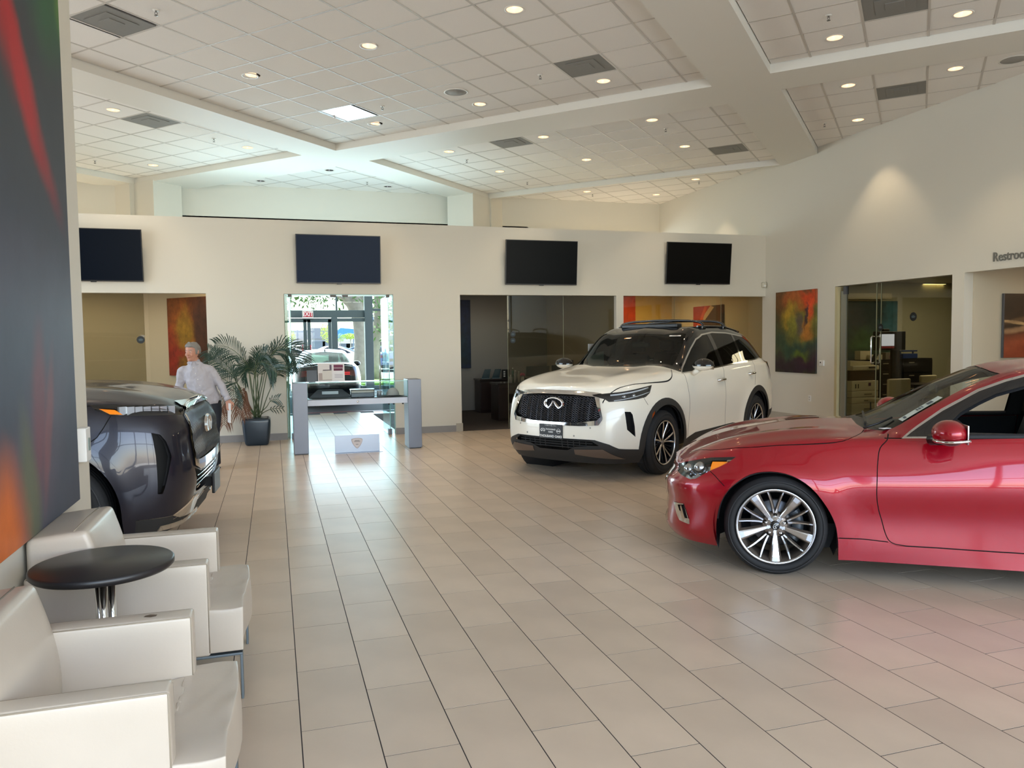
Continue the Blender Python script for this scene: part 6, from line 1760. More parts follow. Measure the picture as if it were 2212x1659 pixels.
# ------------------------------------------------------------------ display case
CX, CY = 1.19, 11.75
t = thing('display_case', 'glass display case between two brushed steel pillars', 'display case', (CX, CY, 0))
def C(x0, x1, y0, y1, z0, z1, nm, m_, bv=0.0, par=None): return MB().box(x0-CX, x1-CX, y0-CY, y1-CY, z0, z1).build(nm, m_, par or t, bevel=bv)
C(.250, .455, 11.52, 11.96, .012, 1.04, 'pillar', STEEL, .004); C(1.93, 2.132, 11.57, 11.96, .012, 1.055, 'pillar', STEEL, .004)
C(.262, .445, 11.53, 11.95, 0, .012, 'pillar_foot', BLACKP); C(1.94, 2.12, 11.58, 11.95, 0, .012, 'pillar_foot', BLACKP)
C(.455, 1.93, 11.60, 11.95, .70, .785, 'shelf_rail', mat('shelf_white', (200, 206, 220), .35))
C(.46, 1.925, 11.61, 11.94, .785, .797, 'display_mat', mat('mat_black', (10, 12, 20), .4))
GC = glass('case_glass', (240, 249, 249), .018)
for yy in (11.603, 11.947): MB().add([(.455-CX, yy-CY, .797), (1.93-CX, yy-CY, .797), (1.93-CX, yy-CY, 1.035), (.455-CX, yy-CY, 1.035)], [(0, 1, 2, 3)]).build('glass_pane', GC, t)
MB().add([(.455-CX, 11.60-CY, 1.040), (1.93-CX, 11.60-CY, 1.040), (1.93-CX, 11.95-CY, 1.040), (.455-CX, 11.95-CY, 1.040)], [(0, 1, 2, 3)]).build('glass_top', GC, t)
for z in (1.032,): C(.455, 1.93, 11.598, 11.602, z, z+.011, 'glass_edge', GEDGE)
C(.455, .461, 11.598, 11.604, .785, 1.035, 'glass_edge', GEDGE); C(1.924, 1.93, 11.598, 11.604, .785, 1.035, 'glass_edge', GEDGE)
MB().lathe([(0, .004), (.014, .004), (.016, 0)], 16, frame((1.18-CX, 11.60-CY, .745), (1, 0, 0), (0, 0, 1), (0, -1, 0))).build('lock', CHROME, t)
for x in (.60, 1.65, 1.72, 1.86): MB().lathe([(0, 0), (.014, 0), (.014, -.02), (0, -.02)], 12, Matrix.Translation((x-CX, 11.64-CY, .70))).build('bolt', BLACKP, t)
def items(name, lab, cat, loc, parts, group=None):
    o = thing(name, lab, cat, loc, 0, group)
    for nm, mb, m_, bv in parts: mb.build(nm, m_, o, bevel=bv)
    return o
zc_ = .797
items('display_board', 'dark printed board leaning inside the display case at left', 'board', (.82, 11.86, zc_), [('board', MB().prism([(-.34, 0), (.30, 0), (.16, .12), (-.20, .12)], -.01, .01, frame((0, 0, 0), (1, 0, 0), (0, .25, 1), (0, -1, .25))), mat('board_black', (12, 16, 26), .3), .004),
      ('print', MB().obox((-.02, -.005, .075), (1, 0, 0), (0, .25, .97), (0, -.97, .25), .12, .022, .001), mat('print_white', (190, 196, 206), .5), 0)])
items('black_box', 'glossy black box reflecting the lamps inside the display case', 'box', (1.27, 11.74, zc_), [('box', MB().box(-.18, .17, -.07, .07, 0, .12), BLACKG, .01), ('lid', MB().box(-.185, .175, -.075, .075, .105, .125), BLACKG, .006)])
g = MB(); g.lathe([(0, 0), (.036, 0), (.036, .090), (.031, .090), (.031, .008), (0, .008)], 24); h = MB(); h.tube([(.034, 0, .075), (.062, 0, .07), (.062, 0, .025), (.034, 0, .018)], .006, 8)
items('mug', 'grey mug with a handle inside the display case', 'mug', (1.515, 11.72, zc_), [('cup', g, mat('mug_grey', (150, 150, 156), .3, metal=.4), 0), ('handle', h, MATS['mug_grey'], 0)])
g = MB(); g.sphere((0, 0, 0), .10, 20, 8, sc=(1, 1, 1.15), z0=0); h = MB(); h.prism([(-.075, -.05), (.075, -.05), (.055, -.165), (-.055, -.165)], -.002, .006)
items('cap', 'grey and black baseball cap on the stand at the right end of the case', 'hat', (1.73, 11.79, zc_+.012), [('crown', g, mat('cap_grey', (160, 156, 154), .8), 0), ('visor', h, mat('cap_black', (20, 20, 22), .8), .003)])
m_ = MB(); m_.prism([(-.20, 0), (-.08, .085), (.10, .085), (.22, .0)], -.10, .10, frame((1.73, 11.78, zc_), (1, 0, 0), (0, 0, 1), (0, -1, 0)))
items('cloth_stand', 'black draped riser inside the right end of the display case', 'display riser', (1.66, 11.80, zc_), [('riser', MB().prism([(-.16, 0), (-.06, .012), (.16, .012), (.22, 0)], -.11, .11, frame((0, 0, 0), (1, 0, 0), (0, 0, 1), (0, -1, 0))), mat('cloth_black', (12, 12, 14), .8), 0)])
# brochures on the case
BRP = mat('brochure_paper', (214, 208, 206), .5)
o = thing('brochure', 'open brochure standing on the case, left page with a pale car photo', 'brochure', (.84, 11.80, 1.042))
def page(x0, x1, y0, y1, h, nm): MB().add([(x0, y0, 0), (x1, y1, 0), (x1, y1+.05, h), (x0, y0+.05, h), (x0, y0+.004, 0), (x1, y1+.004, 0), (x1, y1+.054, h), (x0, y0+.054, h)], [(0, 1, 2, 3), (7, 6, 5, 4), (0, 4, 5, 1), (2, 6, 7, 3), (1, 5, 6, 2), (0, 3, 7, 4)]).build(nm, BRP, o)
page(-.215, -.005, -.02, .03, .275, 'page'); page(-.005, .175, .03, -.02, .275, 'page')
def pr(x0, x1, z0, z1, side, col, nm, k=1):
    def pt(x, z):
        if side < 0: yy = -.02+(x+.215)/.21*.05
        else: yy = .03-(x+.005)/.18*.05
        return (x, yy+z/.275*.05-.0012*k, z)
    MB().add([pt(x0, z0), pt(x1, z0), pt(x1, z1), pt(x0, z1)], [(0, 1, 2, 3)]).build('print', mat(nm, col, .5), o)
pr(-.205, -.01, .02, .13, -1, (168, 152, 146), 'print_tan'); pr(-.15, -.01, .03, .17, -1, (206, 200, 192), 'print_pale', 2); pr(-.14, -.012, .165, .178, -1, (70, 62, 66), 'print_dark', 3); pr(-.04, -.01, .18, .25, -1, (92, 78, 96), 'print_plum', 2)
pr(.02, .155, .205, .25, 1, (110, 46, 70), 'print_wine'); pr(.02, .15, .16, .198, 1, (92, 34, 58), 'print_wine2'); pr(.03, .15, .10, .107, 1, (150, 140, 150), 'print_line'); pr(.03, .15, .08, .087, 1, (150, 140, 150), 'print_line'); pr(.03, .15, .06, .067, 1, (150, 140, 150), 'print_line')
o = thing('tablet', 'black upright tablet on the display case beside the brochure', 'tablet', (.54, 11.82, 1.042)); MB().obox((0, .01, .09), (1, 0, 0), (0, .1, .99), (0, -.99, .1), .076, .088, .006).build('tablet_body', BLACKP, o, bevel=.004); MB().box(-.05, .05, -.02, .05, 0, .006).build('stand', BLACKP, o)
o = thing('pen', 'thin black pen lying on the right of the display case', 'pen', (1.62, 11.78, 1.046)); MB().tube([(-.09, 0, 0), (.07, .01, 0), (.09, .012, 0)], [.005, .006, .002], 6).build('barrel', BLACKP, o)
# floor sign with the shield
o = thing('floor_sign', 'low grey metal sign with a triangular shield below the display case', 'sign', (1.15, 11.50, 0))
MB().obox((0, .0, .128), (1, 0, 0), (0, .04, 1), (0, -1, .04), .325, .128, .006).build('panel', mat('sign_grey', (140, 146, 158), .3, metal=.6), o, bevel=.003)
MB().box(-.33, .36, -.10, .06, 0, .006).build('foot', MATS['sign_grey'], o)
Ms = frame((-.005, -.012, .150), (1, 0, 0), (0, .04, 1), (0, -1, .04))
sh_ = smooth([(-.080, .045), (-.04, .060), (.04, .060), (.080, .045), (.070, -.01), (.035, -.065), (0, -.092), (-.035, -.065), (-.070, -.01)], 4)
MB().prism(sh_, -.002, .004, Ms).build('shield', mat('shield_bronze', (132, 120, 116), .35, metal=.6), o)
MB().prism([(x*.86, y*.86) for x, y in sh_], .004, .006, Ms).build('shield_face', mat('shield_face', (160, 148, 142), .4, metal=.5), o)
for z, w_ in ((.026, .07), (.010, .085), (-.030, .035)): MB().obox(Ms @ Vector((0, z, .0065)), (1, 0, 0), (0, .04, 1), (0, -1, .04), w_/2, .004, .0006).build('shield_lettering', mat('shield_print', (96, 88, 88), .5), o)

# ------------------------------------------------------------------ right office contents
def on_ray(px_, y): d = ray(px_, 800); return d.x/d.y*y
CRM = mat('copier_cream', (226, 214, 176), .45); CRM2 = mat('copier_dark_brown', (80, 66, 48), .5)  # second tone is dark brown for output bay, control panel and vent slots
yc = 12.35; xc = on_ray(1845, yc)
t = thing('copier', 'cream office copier on drawer units behind the right office glass', 'copier', (xc, yc, .008)); w2 = .31
MB().box(-w2, w2, -.30, .30, .02, .32).build('paper_drawer', CRM, t, bevel=.01); MB().box(-w2, w2, -.30, .30, .325, .44).build('paper_drawer', CRM, t, bevel=.008)
MB().box(-w2, w2, -.30, .30, .445, .56).build('paper_drawer', CRM, t, bevel=.008); MB().box(-w2, w2, -.30, .30, .565, .76).build('main_body', CRM, t, bevel=.01)
MB().box(-w2+.02, w2-.02, -.22, .30, .76, .96).build('output_bay', CRM2, t, bevel=.01); MB().box(-w2, w2, -.32, .30, .96, 1.05).build('scanner_bed', CRM, t, bevel=.015)
MB().prism([(-w2, 1.05), (w2-.05, 1.05), (w2-.12, 1.13), (-w2, 1.15)], -.25, .25, frame((0, 0, 0), (1, 0, 0), (0, 0, 1), (0, -1, 0))).build('document_feeder', CRM, t, bevel=.01)
MB().box(.06, .22, -.34, -.20, 1.0, 1.03).build('control_panel', CRM2, t)
for z in (.38, .50, .22): MB().box(-.02, .16, -.305, -.30, z-.012, z+.012).build('drawer_handle', mat('handle_beige', (150, 138, 110), .5), t)
for (x0, x1) in ((.02, .06), (.08, .12)): MB().box(x0-.25, x1-.27, -.303, -.30, .62, .70).build('vent_slot', CRM2, t)
MB().box(.08, .13, -.304, -.30, .66, .72).build('badge', mat('badge_red', (110, 60, 80), .5), t)
BLK = mat('cabinet_black', (26, 22, 20), .4)
def cabinet(px0, px1, y, z1, rows, lab, hx):
    x0, x1 = on_ray(px0, y), on_ray(px1, y); xm = (x0+x1)/2; hw = (x1-x0)/2
    t = thing('filing_cabinet', lab, 'cabinet', (xm, y+.25, .008), 0, 'black filing cabinets in the right office')
    MB().box(-hw, hw, -.24, .24, 0, z1).build('carcass', BLK, t)
    for k in range(rows):
        z0, z2 = .05+k*(z1-.07)/rows, .05+(k+1)*(z1-.07)/rows-.012
        d = MB().box(-hw+.01, hw-.01, -.26, -.24, z0, z2).build('drawer', BLK, t, bevel=.004)
        MB().box(hx-.065, hx+.065, -.275, -.26, z2-.06, z2-.04).build('label_holder', mat('holder_silver', (176, 170, 150), .4, metal=.6), d)
    return t
cabinet(1880, 1935, 12.75, 1.13, 5, 'black filing cabinet directly behind the copier', .05)
cabinet(1951, 2014, 12.72, 1.14, 4, 'black filing cabinet at the right, below the blue basket', -.18)
# kiosk: angled screen on a column
ky = 12.25; kx = on_ray(1925, ky)
t = thing('screen_kiosk', 'black kiosk column with a lit white screen', 'kiosk', (kx, ky, .008))
def kp(a, b): p = at(a, b, 1, ky-.1); return p.x-kx, p.z-.008
(ax_, az_), (bx_, bz_) = kp(1898, 716), kp(1958, 756)
MB().box(ax_, bx_, -.08, .05, bz_, az_).build('screen_head', BLACKP, t, bevel=.01)
(cx_, cz_), (dx_, dz_) = kp(1902, 722), kp(1933, 747)
MB().box(cx_, dx_, -.086, -.08, dz_, cz_).build('screen', mat('lit_screen', (200, 205, 220), .3, emit=(200, 210, 235), estr=1.1), t)
MB().box(cx_, dx_, -.0865, -.08, dz_-.045, dz_-.005).build('screen_strip', mat('strip_red', (110, 40, 44), .5, emit=(130, 30, 40), estr=.3), t)
MB().box(-.0+kp(1936, 700)[0], kp(1952, 700)[0], -.02, .05, 0, bz_).build('column', BLACKP, t, bevel=.01)
MB().obox((kp(1885, 780)[0], -.05, kp(1885, 785)[1]), Vector((.6, 0, .8)), (0, 1, 0), Vector((-.8, 0, .6)), .22, .03, .025).build('strut', BLACKP, t)
MB().box(kp(1918, 700)[0]-.06, kp(1918, 700)[0]+.08, -.06, .0, az_, az_+.05).build('camera', BLACKP, t, bevel=.01)
MB().box(-.10, .30, -.15, .2, 0, .03).build('base', BLACKP, t)
t = thing('wire_basket', 'blue desk organiser on the right filing cabinet', 'organiser', (on_ray(1962, 12.8), 12.85, 1.148))
BLU = mat('organiser_blue', (40, 60, 110), .4)
MB().box(-.19, .19, -.10, .10, 0, .10).build('tray', BLU, t, bevel=.01); MB().box(-.19, .19, -.09, .10, .14, .17).build('upper_tray', BLU, t, bevel=.005)
for x in (-.16, .16): MB().box(x-.012, x+.012, -.01, .01, .10, .14).build('post', BLU, t)
for lab, px_, w_, h_, m_, z in (('white carton with a red label on the left filing cabinet', 1884, .16, .10, CRM, 1.138), ('grey carton beside the kiosk on the filing cabinet', 1915, .12, .14, mat('carton_grey', (120, 112, 100), .6), 1.138)):
    t = thing('carton', lab, 'box', (on_ray(px_, 12.9), 12.9, z)); MB().box(-w_, w_, -.1, .1, 0, h_).build('carton_body', m_, t, bevel=.004); MB().box(-.03, .03, -.102, -.1, .03, .07).build('label_patch', MATS['badge_red'], t)
t = thing('paper_stack', 'cream paper stack behind the copier lid', 'paper stack', (on_ray(1866, 12.9), 12.95, 1.138)); MB().box(-.12, .12, -.08, .08, 0, .18).build('sheets', CRM, t, bevel=.003)
# chairs and table close to the glass
def office_chair(px_, y, zt, lab, wdt=.46):
    x = on_ray(px_, y); t = thing('office_chair', lab, 'chair', (x, y, .008), 0, 'cream chairs inside the right office')
    MB().box(-wdt/2, wdt/2, -.03, .03, .48, zt).build('backrest', CRM, t, bevel=.03, seg=3); MB().box(-wdt/2, wdt/2, .02, .46, .42, .49).build('seat', CRM, t, bevel=.02)
    for sx in (-1, 1):
        for yy in (.0, .42): MB().tube([(sx*(wdt/2-.03), yy, 0), (sx*(wdt/2-.03), yy, .43)], .012, 6).build('leg', STEEL, t)
office_chair(1942, 10.9, .86, 'cream chair back close to the right office glass', .50)
office_chair(2005, 11.6, .86, 'cream chair behind the small table in the right office', .40)
t = thing('office_table', 'small dark table between the cream chairs in the right office', 'table', (on_ray(1990, 11.15), 11.2, .008))
MB().box(-.35, .35, -.25, .25, .70, .74).build('table_top', DWOOD, t, bevel=.004); MB().box(-.05, .05, -.05, .05, 0, .70).build('pedestal', BLACKP, t)
t = thing('office_ceiling_light', 'slim lit ceiling strip in the right office', 'ceiling light', (at(2017, 612, 2, 2.74).x if False else 12.9, 11.9, 2.75))
pl_ = at(2017, 611.5, 2, 2.745); t.location = (pl_.x, pl_.y, 2.75)
MB().box(-.30, .30, -.06, .06, -.03, 0).build('housing', WHITEP, t); MB().box(-.28, .28, -.05, .05, -.034, -.03).build('tube_light', mat('tube_glow', (255, 240, 190), .5, emit=(255, 236, 170), estr=5), t)
t = thing('wall_shelf', 'long cream shelf high inside the right office', 'shelf', (on_ray(1850, OY-.2), OY-.16, 2.38)); MB().box(-.75, .80, -.12, .12, 0, .12).build('board', CRM, t, bevel=.004); MB().box(-.7, .75, .10, .14, -.03, 0).build('cleat', CRM, t)

# ------------------------------------------------------------------ middle office contents
def desk(x, y, w, d, h, lab, toph=.04):
    t = thing('desk', lab, 'desk', (x, y, .008), 0, 'dark wood desks in the middle office')
    MB().box(-w/2, w/2, -d/2, d/2, h-toph, h).build('desk_top', mat('desk_top_dark', (52, 44, 42), .25, coat=.3), t, bevel=.004); MB().box(-w/2+.02, w/2-.02, -d/2+.03, d/2-.03, .0, h-toph).build('pedestal', DWOOD, t)
    MB().box(-w/2+.03, -.005, -d/2+.01, -d/2+.03, .06, h-.08).build('door_panel', DWOOD, t, bevel=.003); MB().box(.005, w/2-.03, -d/2+.01, -d/2+.03, .06, h-.08).build('door_panel', DWOOD, t, bevel=.003)
    return t
desk(4.95, 16.85, 1.15, .55, .76, 'dark wood credenza against the rear of the middle office')
desk(5.05, 15.1, 1.55, .60, .76, 'dark wood desk nearer the glass in the middle office')
TEAL = mat('teal_frame', (34, 62, 74), .3, coat=.3)
for a, lab in ((1050, 'left dark teal photo frame leaning on the credenza'), (1072, 'right dark teal photo frame leaning on the credenza')):
    p = at(a, 816, 1, 16.8)
    t = thing('photo_frame', lab, 'picture frame', (p.x, 16.8, .768), 0, 'teal frames on the credenza')
    MB().prism([(-.11, 0), (.07, 0), (.12, .21), (-.02, .21)], -.012, .012, frame((0, 0, 0), (1, 0, 0), (0, .1, 1), (0, -1, .1))).build('panel', TEAL, t, bevel=.004); MB().box(-.12, .10, -.06, .06, 0, .012).build('foot', mat('frame_foot', (120, 140, 150), .3), t)
def bottle(px_, y, h, r, col, lab, name='bottle'):
    x = at(px_, 830, 1, y).x
    t = thing(name, lab, 'bottle', (x, y, .768), 0, 'small items on the middle office desk')
    m_ = mat('btl_%d_%d_%d' % col, col, .35)
    MB().lathe([(0, 0), (r, 0), (r, h*.72), (r*.5, h*.82), (r*.45, h*.9), (0, h*.9)], 16).build('bottle_body', m_, t); MB().lathe([(0, h*.9), (r*.5, h*.9), (r*.5, h), (0, h)], 14).build('bottle_cap', WHITEP, t)
bottle(1113.5, 14.95, .25, .032, (168, 168, 170), 'tall grey bottle on the desk behind the glass'); bottle(1108, 15.1, .30, .022, (60, 110, 84), 'slim green bottle behind the grey bottle')
bottle(1121, 15.15, .22, .03, (214, 206, 196), 'short cream bottle beside the pink flowers'); bottle(1103, 14.92, .16, .036, (200, 204, 206), 'white cup at the edge of the desk', 'cup')
xx = at(1129, 830, 1, 15.05).x
t = thing('flower_vase', 'small vase with pink flowers on the desk behind the glass', 'vase', (xx, 15.05, .768)); MB().lathe([(0, 0), (.03, 0), (.04, .06), (.025, .11), (0, .11)], 14).build('vase', WHITEP, t)
for k in range(6):
    b = MB(); b.sphere((.035*cos(k), .035*sin(k), .145+.012*(k % 3)), .022, 8, 6); b.build('flower', mat('flower_pink', (216, 96, 132), .6), t)
def monitor(px0, px1, y, zt, lab):
    a, b = at(px0, 800, 1, y), at(px1, 800, 1, y)
    t = thing('monitor', lab, 'monitor', ((a.x+b.x)/2, y, .768), 0, 'computer monitors on the middle office desk'); hw = (b.x-a.x)/2
    MB().box(-hw, hw, -.015, .02, .10, zt-.768).build('screen_panel', mat('monitor_back', (44, 62, 66), .4), t, bevel=.006); MB().box(-.04, .04, .0, .03, 0, .2).build('monitor_neck', BLACKP, t); MB().box(-.12, .12, -.08, .08, 0, .012).build('monitor_base', BLACKP, t)
monitor(1137, 1187, 15.2, 1.08, 'left dark computer monitor behind the office glass'); monitor(1192, 1226, 15.3, 1.09, 'right dark computer monitor behind the white car hood')
t = thing('paper_note', 'dark card with white squares standing on the credenza', 'card', (at(1092, 808, 1, 16.7).x, 16.7, .768)); MB().obox((0, 0, .10), (1, 0, 0), (0, 0, 1), (0, 1, 0), .09, .10, .008).build('card_body', BLACKP, t)
for k in range(3): MB().obox((-.03, -.009, .05+.05*k), (1, 0, 0), (0, 0, 1), (0, 1, 0), .02, .017, .001).build('white_square', WHITEP, t)
# ------------------------------------------------------------------ the man beside the dark SUV
SKIN = mat('skin', (188, 136, 114), .5, bump=.05, bscale=60); HAIR = mat('grey_hair', (128, 125, 120), .7, bump=.6, bscale=90); SHIRT = mat('pale_striped_shirt', (174, 171, 178), .75, bump=.12, bscale=40)
TROU = mat('navy_trousers', (20, 26, 38), .7, bump=.1, bscale=30); SHOE = mat('black_shoe', (14, 14, 16), .25)
pr_ = thing('person', 'grey haired man in a pale shirt and dark trousers looking down, papers in one hand', 'person', (-.78, 10.62, 0))
def loft(b, rings, n=20):
    "rings: (centre, radius_x, radius_y, tilt) stacked ellipses"
    V = []; F = []
    for (c, rx, ry) in rings:
        for k in range(n):
            a = 2*pi*k/n; V.append((c[0]+rx*cos(a), c[1]+ry*sin(a), c[2]))
    for i in range(len(rings)-1):
        for k in range(n): F.append((i*n+k, i*n+(k+1) % n, (i+1)*n+(k+1) % n, (i+1)*n+k))
    F.append(list(range(n))[::-1]); F.append([(len(rings)-1)*n+k for k in range(n)])
    b.add(V, F, True)
def limb(b, pts, rs, n=14):
    P = crom([tuple(p) for p in pts], 6); R_ = crom([(r, 0) for r in rs], 6)
    b.tube([Vector(p) for p in P], [r[0] for r in R_], n)
def remesh(o, vox, sm=6):
    md = o.modifiers.new('remesh', 'REMESH'); md.mode = 'VOXEL'; md.voxel_size = vox; md.use_smooth_shade = True
    m2 = o.modifiers.new('smooth', 'SMOOTH'); m2.factor = .5; m2.iterations = sm
    return o
# joints in local coordinates (x right in the picture, y away from the camera)
HIP = Vector((-.05, .06, .86)); CH_ = Vector((-.16, .0, 1.22)); NK = Vector((-.185, -.03, 1.40)); HD_ = Vector((-.205, -.05, 1.535))
SL, SR = Vector((-.025, .0, 1.310)), Vector((-.330, .0, 1.300))          # right / left in the picture
EL, WL = Vector((.115, -.03, 1.10)), Vector((.205, -.10, .905))
ER, WR = Vector((-.385, .03, 1.06)), Vector((-.37, -.02, .83))
K1, A1 = Vector((.015, .0, .47)), Vector((.02, .05, .09)); K2, A2 = Vector((-.12, .10, .47)), Vector((-.13, .16, .09))
b = MB()
# torso, neck, head
loft(b, [((HIP.x, HIP.y, .80), .145, .115), ((HIP.x, HIP.y, .90), .15, .12), ((-.10, .03, 1.05), .145, .125), ((-.15, .01, 1.20), .145, .11), ((-.175, .0, 1.29), .130, .085), ((-.18, -.01, 1.36), .070, .060)])
limb(b, [NK-Vector((0, 0, .06)), NK, NK+Vector((-.005, -.01, .05))], [.062, .056, .054])
hc = HD_
TH = radians(-31.5)
def turn(b_, i0, tilt=radians(9)):
    R_ = Matrix.Rotation(TH, 3, 'Z') @ Matrix.Rotation(tilt, 3, 'X')
    for i in range(i0, len(b_.v)): b_.v[i] = tuple(hc+R_ @ (Vector(b_.v[i])-hc))
_i0 = len(b.v)
loft(b, [((hc.x-.006, hc.y-.045, hc.z-.118), .018, .016), ((hc.x-.005, hc.y-.040, hc.z-.108), .040, .034), ((hc.x-.004, hc.y-.020, hc.z-.080), .058, .062), ((hc.x-.003, hc.y-.006, hc.z-.045), .068, .080), ((hc.x, hc.y, hc.z-.01), .074, .090), ((hc.x, hc.y+.004, hc.z+.03), .076, .094), ((hc.x, hc.y+.008, hc.z+.065), .070, .086), ((hc.x, hc.y+.010, hc.z+.092), .048, .060), ((hc.x, hc.y+.010, hc.z+.104), .020, .026)], 24)
turn(b, _i0)
# nose, brow, chin, ears on the head (turned to the picture left and down)
fd = Vector((-.52, -.85, -.10)).normalized(); sd = Vector((.85, -.52, 0)).normalized(); up_ = Vector((0, 0, 1))
def fp(s, u, d): return hc+sd*s+up_*u+fd*d
limb(b, [fp(0, .012, .078), fp(0, -.012, .094), fp(0, -.030, .104)], [.008, .011, .013], 8)
b.sphere(fp(0, -.034, .096), .014, 10, 6); b.sphere(fp(0, -.10, .070), .022, 10, 6); b.sphere(fp(-.034, -.036, .062), .024, 10, 6); b.sphere(fp(.034, -.036, .062), .024, 10, 6)
limb(b, [fp(-.042, .026, .066), fp(0, .030, .086), fp(.042, .026, .066)], [.009, .011, .009], 8)
limb(b, [fp(-.022, -.064, .078), fp(0, -.062, .088), fp(.022, -.064, .078)], [.005, .008, .005], 8)
for sg in (1, -1): b.sphere(fp(.078*sg, -.002, -.006), .026, 12, 8, sc=(.55, .7, 1.25))
# arms and legs
for (S, E_, W_) in ((SL, EL, WL), (SR, ER, WR)):
    limb(b, [S+Vector((0, 0, .0)), S.lerp(E_, .5), E_, E_.lerp(W_, .5), W_], [.044, .040, .034, .032, .025])
for (K_, A_) in ((K1, A1), (K2, A2)):
    h0 = HIP+Vector((.07 if K_ is K1 else -.07, .0, -.02)); limb(b, [h0, h0.lerp(K_, .5), K_, K_.lerp(A_, .4), A_], [.088, .074, .055, .050, .036])
# hands: palm plus five fingers closing on the papers
def hand(W_, dr, side, curl=.5):
    d = dr.normalized(); pn = Vector((0, -1, 0)); pn = (pn-d*pn.dot(d)).normalized(); ac = d.cross(pn)*side
    for k in range(6):
        f = k/5; 
    b.obox(W_+d*.048, ac, pn, d, .036, .013, .045)
    for k, (off, ln) in enumerate(((-.030, .060), (-.010, .070), (.011, .066), (.031, .052))):
        p0_ = W_+d*.088+ac*off; p1_ = p0_+d*ln*.45+pn*.012*curl; p2_ = p1_+(d*.7+pn*curl*1.1).normalized()*ln*.35; p3_ = p2_+(d*.2+pn*curl*1.6).normalized()*ln*.28
        b.tube([p0_-d*.012, p1_, p2_, p3_], [.0092, .0088, .008, .0066], 8)
    t0 = W_+d*.03-ac*.030; b.tube([t0, t0-ac*.026+d*.026+pn*.012, t0-ac*.024+d*.056+pn*.028, t0-ac*.012+d*.072+pn*.040], [.0125, .0112, .0100, .008], 8)
hand(WL, Vector((.15, -.12, -1)), 1, .7); hand(WR, Vector((.05, -.5, -.8)), -1, .4)
body = b.build('body', SKIN, pr_); remesh(body, .0065, 3)
# eyes, brows, mouth
for sg in (-1, 1):
    q = MB(); q.sphere(fp(.030*sg, .002, .0740), .0105, 10, 8, sc=(1, 1, .55)); q.build('eye', mat('eye_white', (214, 206, 200), .3), body)
    q = MB(); q.sphere(fp(.030*sg-.001, -.002, .0815), .0045, 8, 6); q.build('iris', mat('iris_dark', (40, 40, 44), .2), body)
    q = MB(); q.tube([fp(.014*sg, .024, .089), fp(.032*sg, .028, .083), fp(.046*sg, .022, .072)], .0042, 6); q.build('eyebrow', HAIR, body)
q = MB(); q.tube([fp(-.020, -.066, .083), fp(0, -.065, .093), fp(.020, -.066, .083)], .0032, 6); q.build('lips', mat('lips', (168, 96, 86), .5), body)
# hair
h = MB()
loft(h, [((hc.x+.012, hc.y+.022, hc.z-.035), .070, .080), ((hc.x+.010, hc.y+.022, hc.z+.0), .080, .094), ((hc.x+.006, hc.y+.012, hc.z+.045), .084, .102), ((hc.x+.0, hc.y+.004, hc.z+.078), .078, .096), ((hc.x, hc.y+.0, hc.z+.104), .058, .076), ((hc.x, hc.y+.004, hc.z+.116), .030, .040)], 24)
turn(h, 0)
random.seed(3)
for k in range(110):
    a = random.uniform(0, 2*pi); z = random.uniform(.05, .125); r_ = .086*sqrt(max(.05, 1-((z-.03)/.115)**2))
    q_ = hc+Vector((r_*.95*cos(a), .008+r_*1.08*sin(a), z-.012)); tg = Vector((-sin(a)+.5*cos(a), cos(a), -.5)).normalized(); h.tube([q_-tg*.020, q_, q_+tg*.022-Vector((0, 0, .006))], [.006, .010, .003], 6)
# keep the face free
hv = h.v; 
h.v = [tuple(Vector(v)-fd*max(0, (Vector(v)-hc).dot(fd)-(.035 if (v[2]-hc.z) < .050 else .088))) for v in hv]
ho = h.build('hair', HAIR, pr_); remesh(ho, .0055, 1)
# shirt
s = MB()
loft(s, [((HIP.x-.005, HIP.y, .855), .165, .135), ((HIP.x-.015, .055, .90), .182, .150), ((-.085, .03, .98), .178, .158), ((-.12, .02, 1.08), .172, .150), ((-.15, .01, 1.20), .178, .138), ((-.172, .0, 1.285), .172, .118), ((-.178, -.005, 1.345), .118, .090), ((-.183, -.015, 1.39), .085, .075), ((-.186, -.02, 1.405), .066, .064)], 28)
limb(s, [SL+Vector((-.05, 0, -.01)), SL+Vector((.01, 0, -.015)), SL.lerp(EL, .5), EL, EL.lerp(WL, .5), WL+(WL-EL).normalized()*.0], [.066, .062, .056, .049, .045, .036])
limb(s, [SR+Vector((.05, 0, -.01)), SR+Vector((-.01, 0, -.015)), SR.lerp(ER, .5), ER, ER.lerp(WR, .5), WR], [.066, .062, .056, .049, .045, .036])
random.seed(5)
so = s.build('shirt', SHIRT, pr_); remesh(so, .010, 3)
tx = bpy.data.textures.new('cloth_folds', 'CLOUDS'); tx.noise_scale = .075
dm = so.modifiers.new('folds', 'DISPLACE'); dm.texture = tx; dm.strength = .034; dm.mid_level = .5
c = MB()
for sg in (1, -1):
    nk = Vector((-.190, -.035, 1.405))
    c.add([nk+Vector((sg*.062, .03, .022)), nk+Vector((sg*.012, -.052, .008)), nk+Vector((sg*.030, -.078, -.045)), nk+Vector((sg*.085, -.01, -.020))], [(0, 1, 2, 3)])
c.lathe([(.064, -.012), (.060, .026)], 20, Matrix.Translation((-.188, -.022, 1.408)))
co = c.build('collar', SHIRT, so, solid=.006)
for k in range(6):
    z = 1.33-.075*k; yy = {0: -.115, 1: -.128, 2: -.136, 3: -.140, 4: -.132, 5: -.118}[k]
    MB().sphere((-.19+.022*k, yy, z), .0065, 8, 6).build('button', WHITEP, so)
for (W_, E_) in ((WL, EL), (WR, ER)):
    d = (W_-E_).normalized(); MB().tube([W_-d*.045, W_+d*.008], [.041, .040], 16).build('cuff', SHIRT, so)
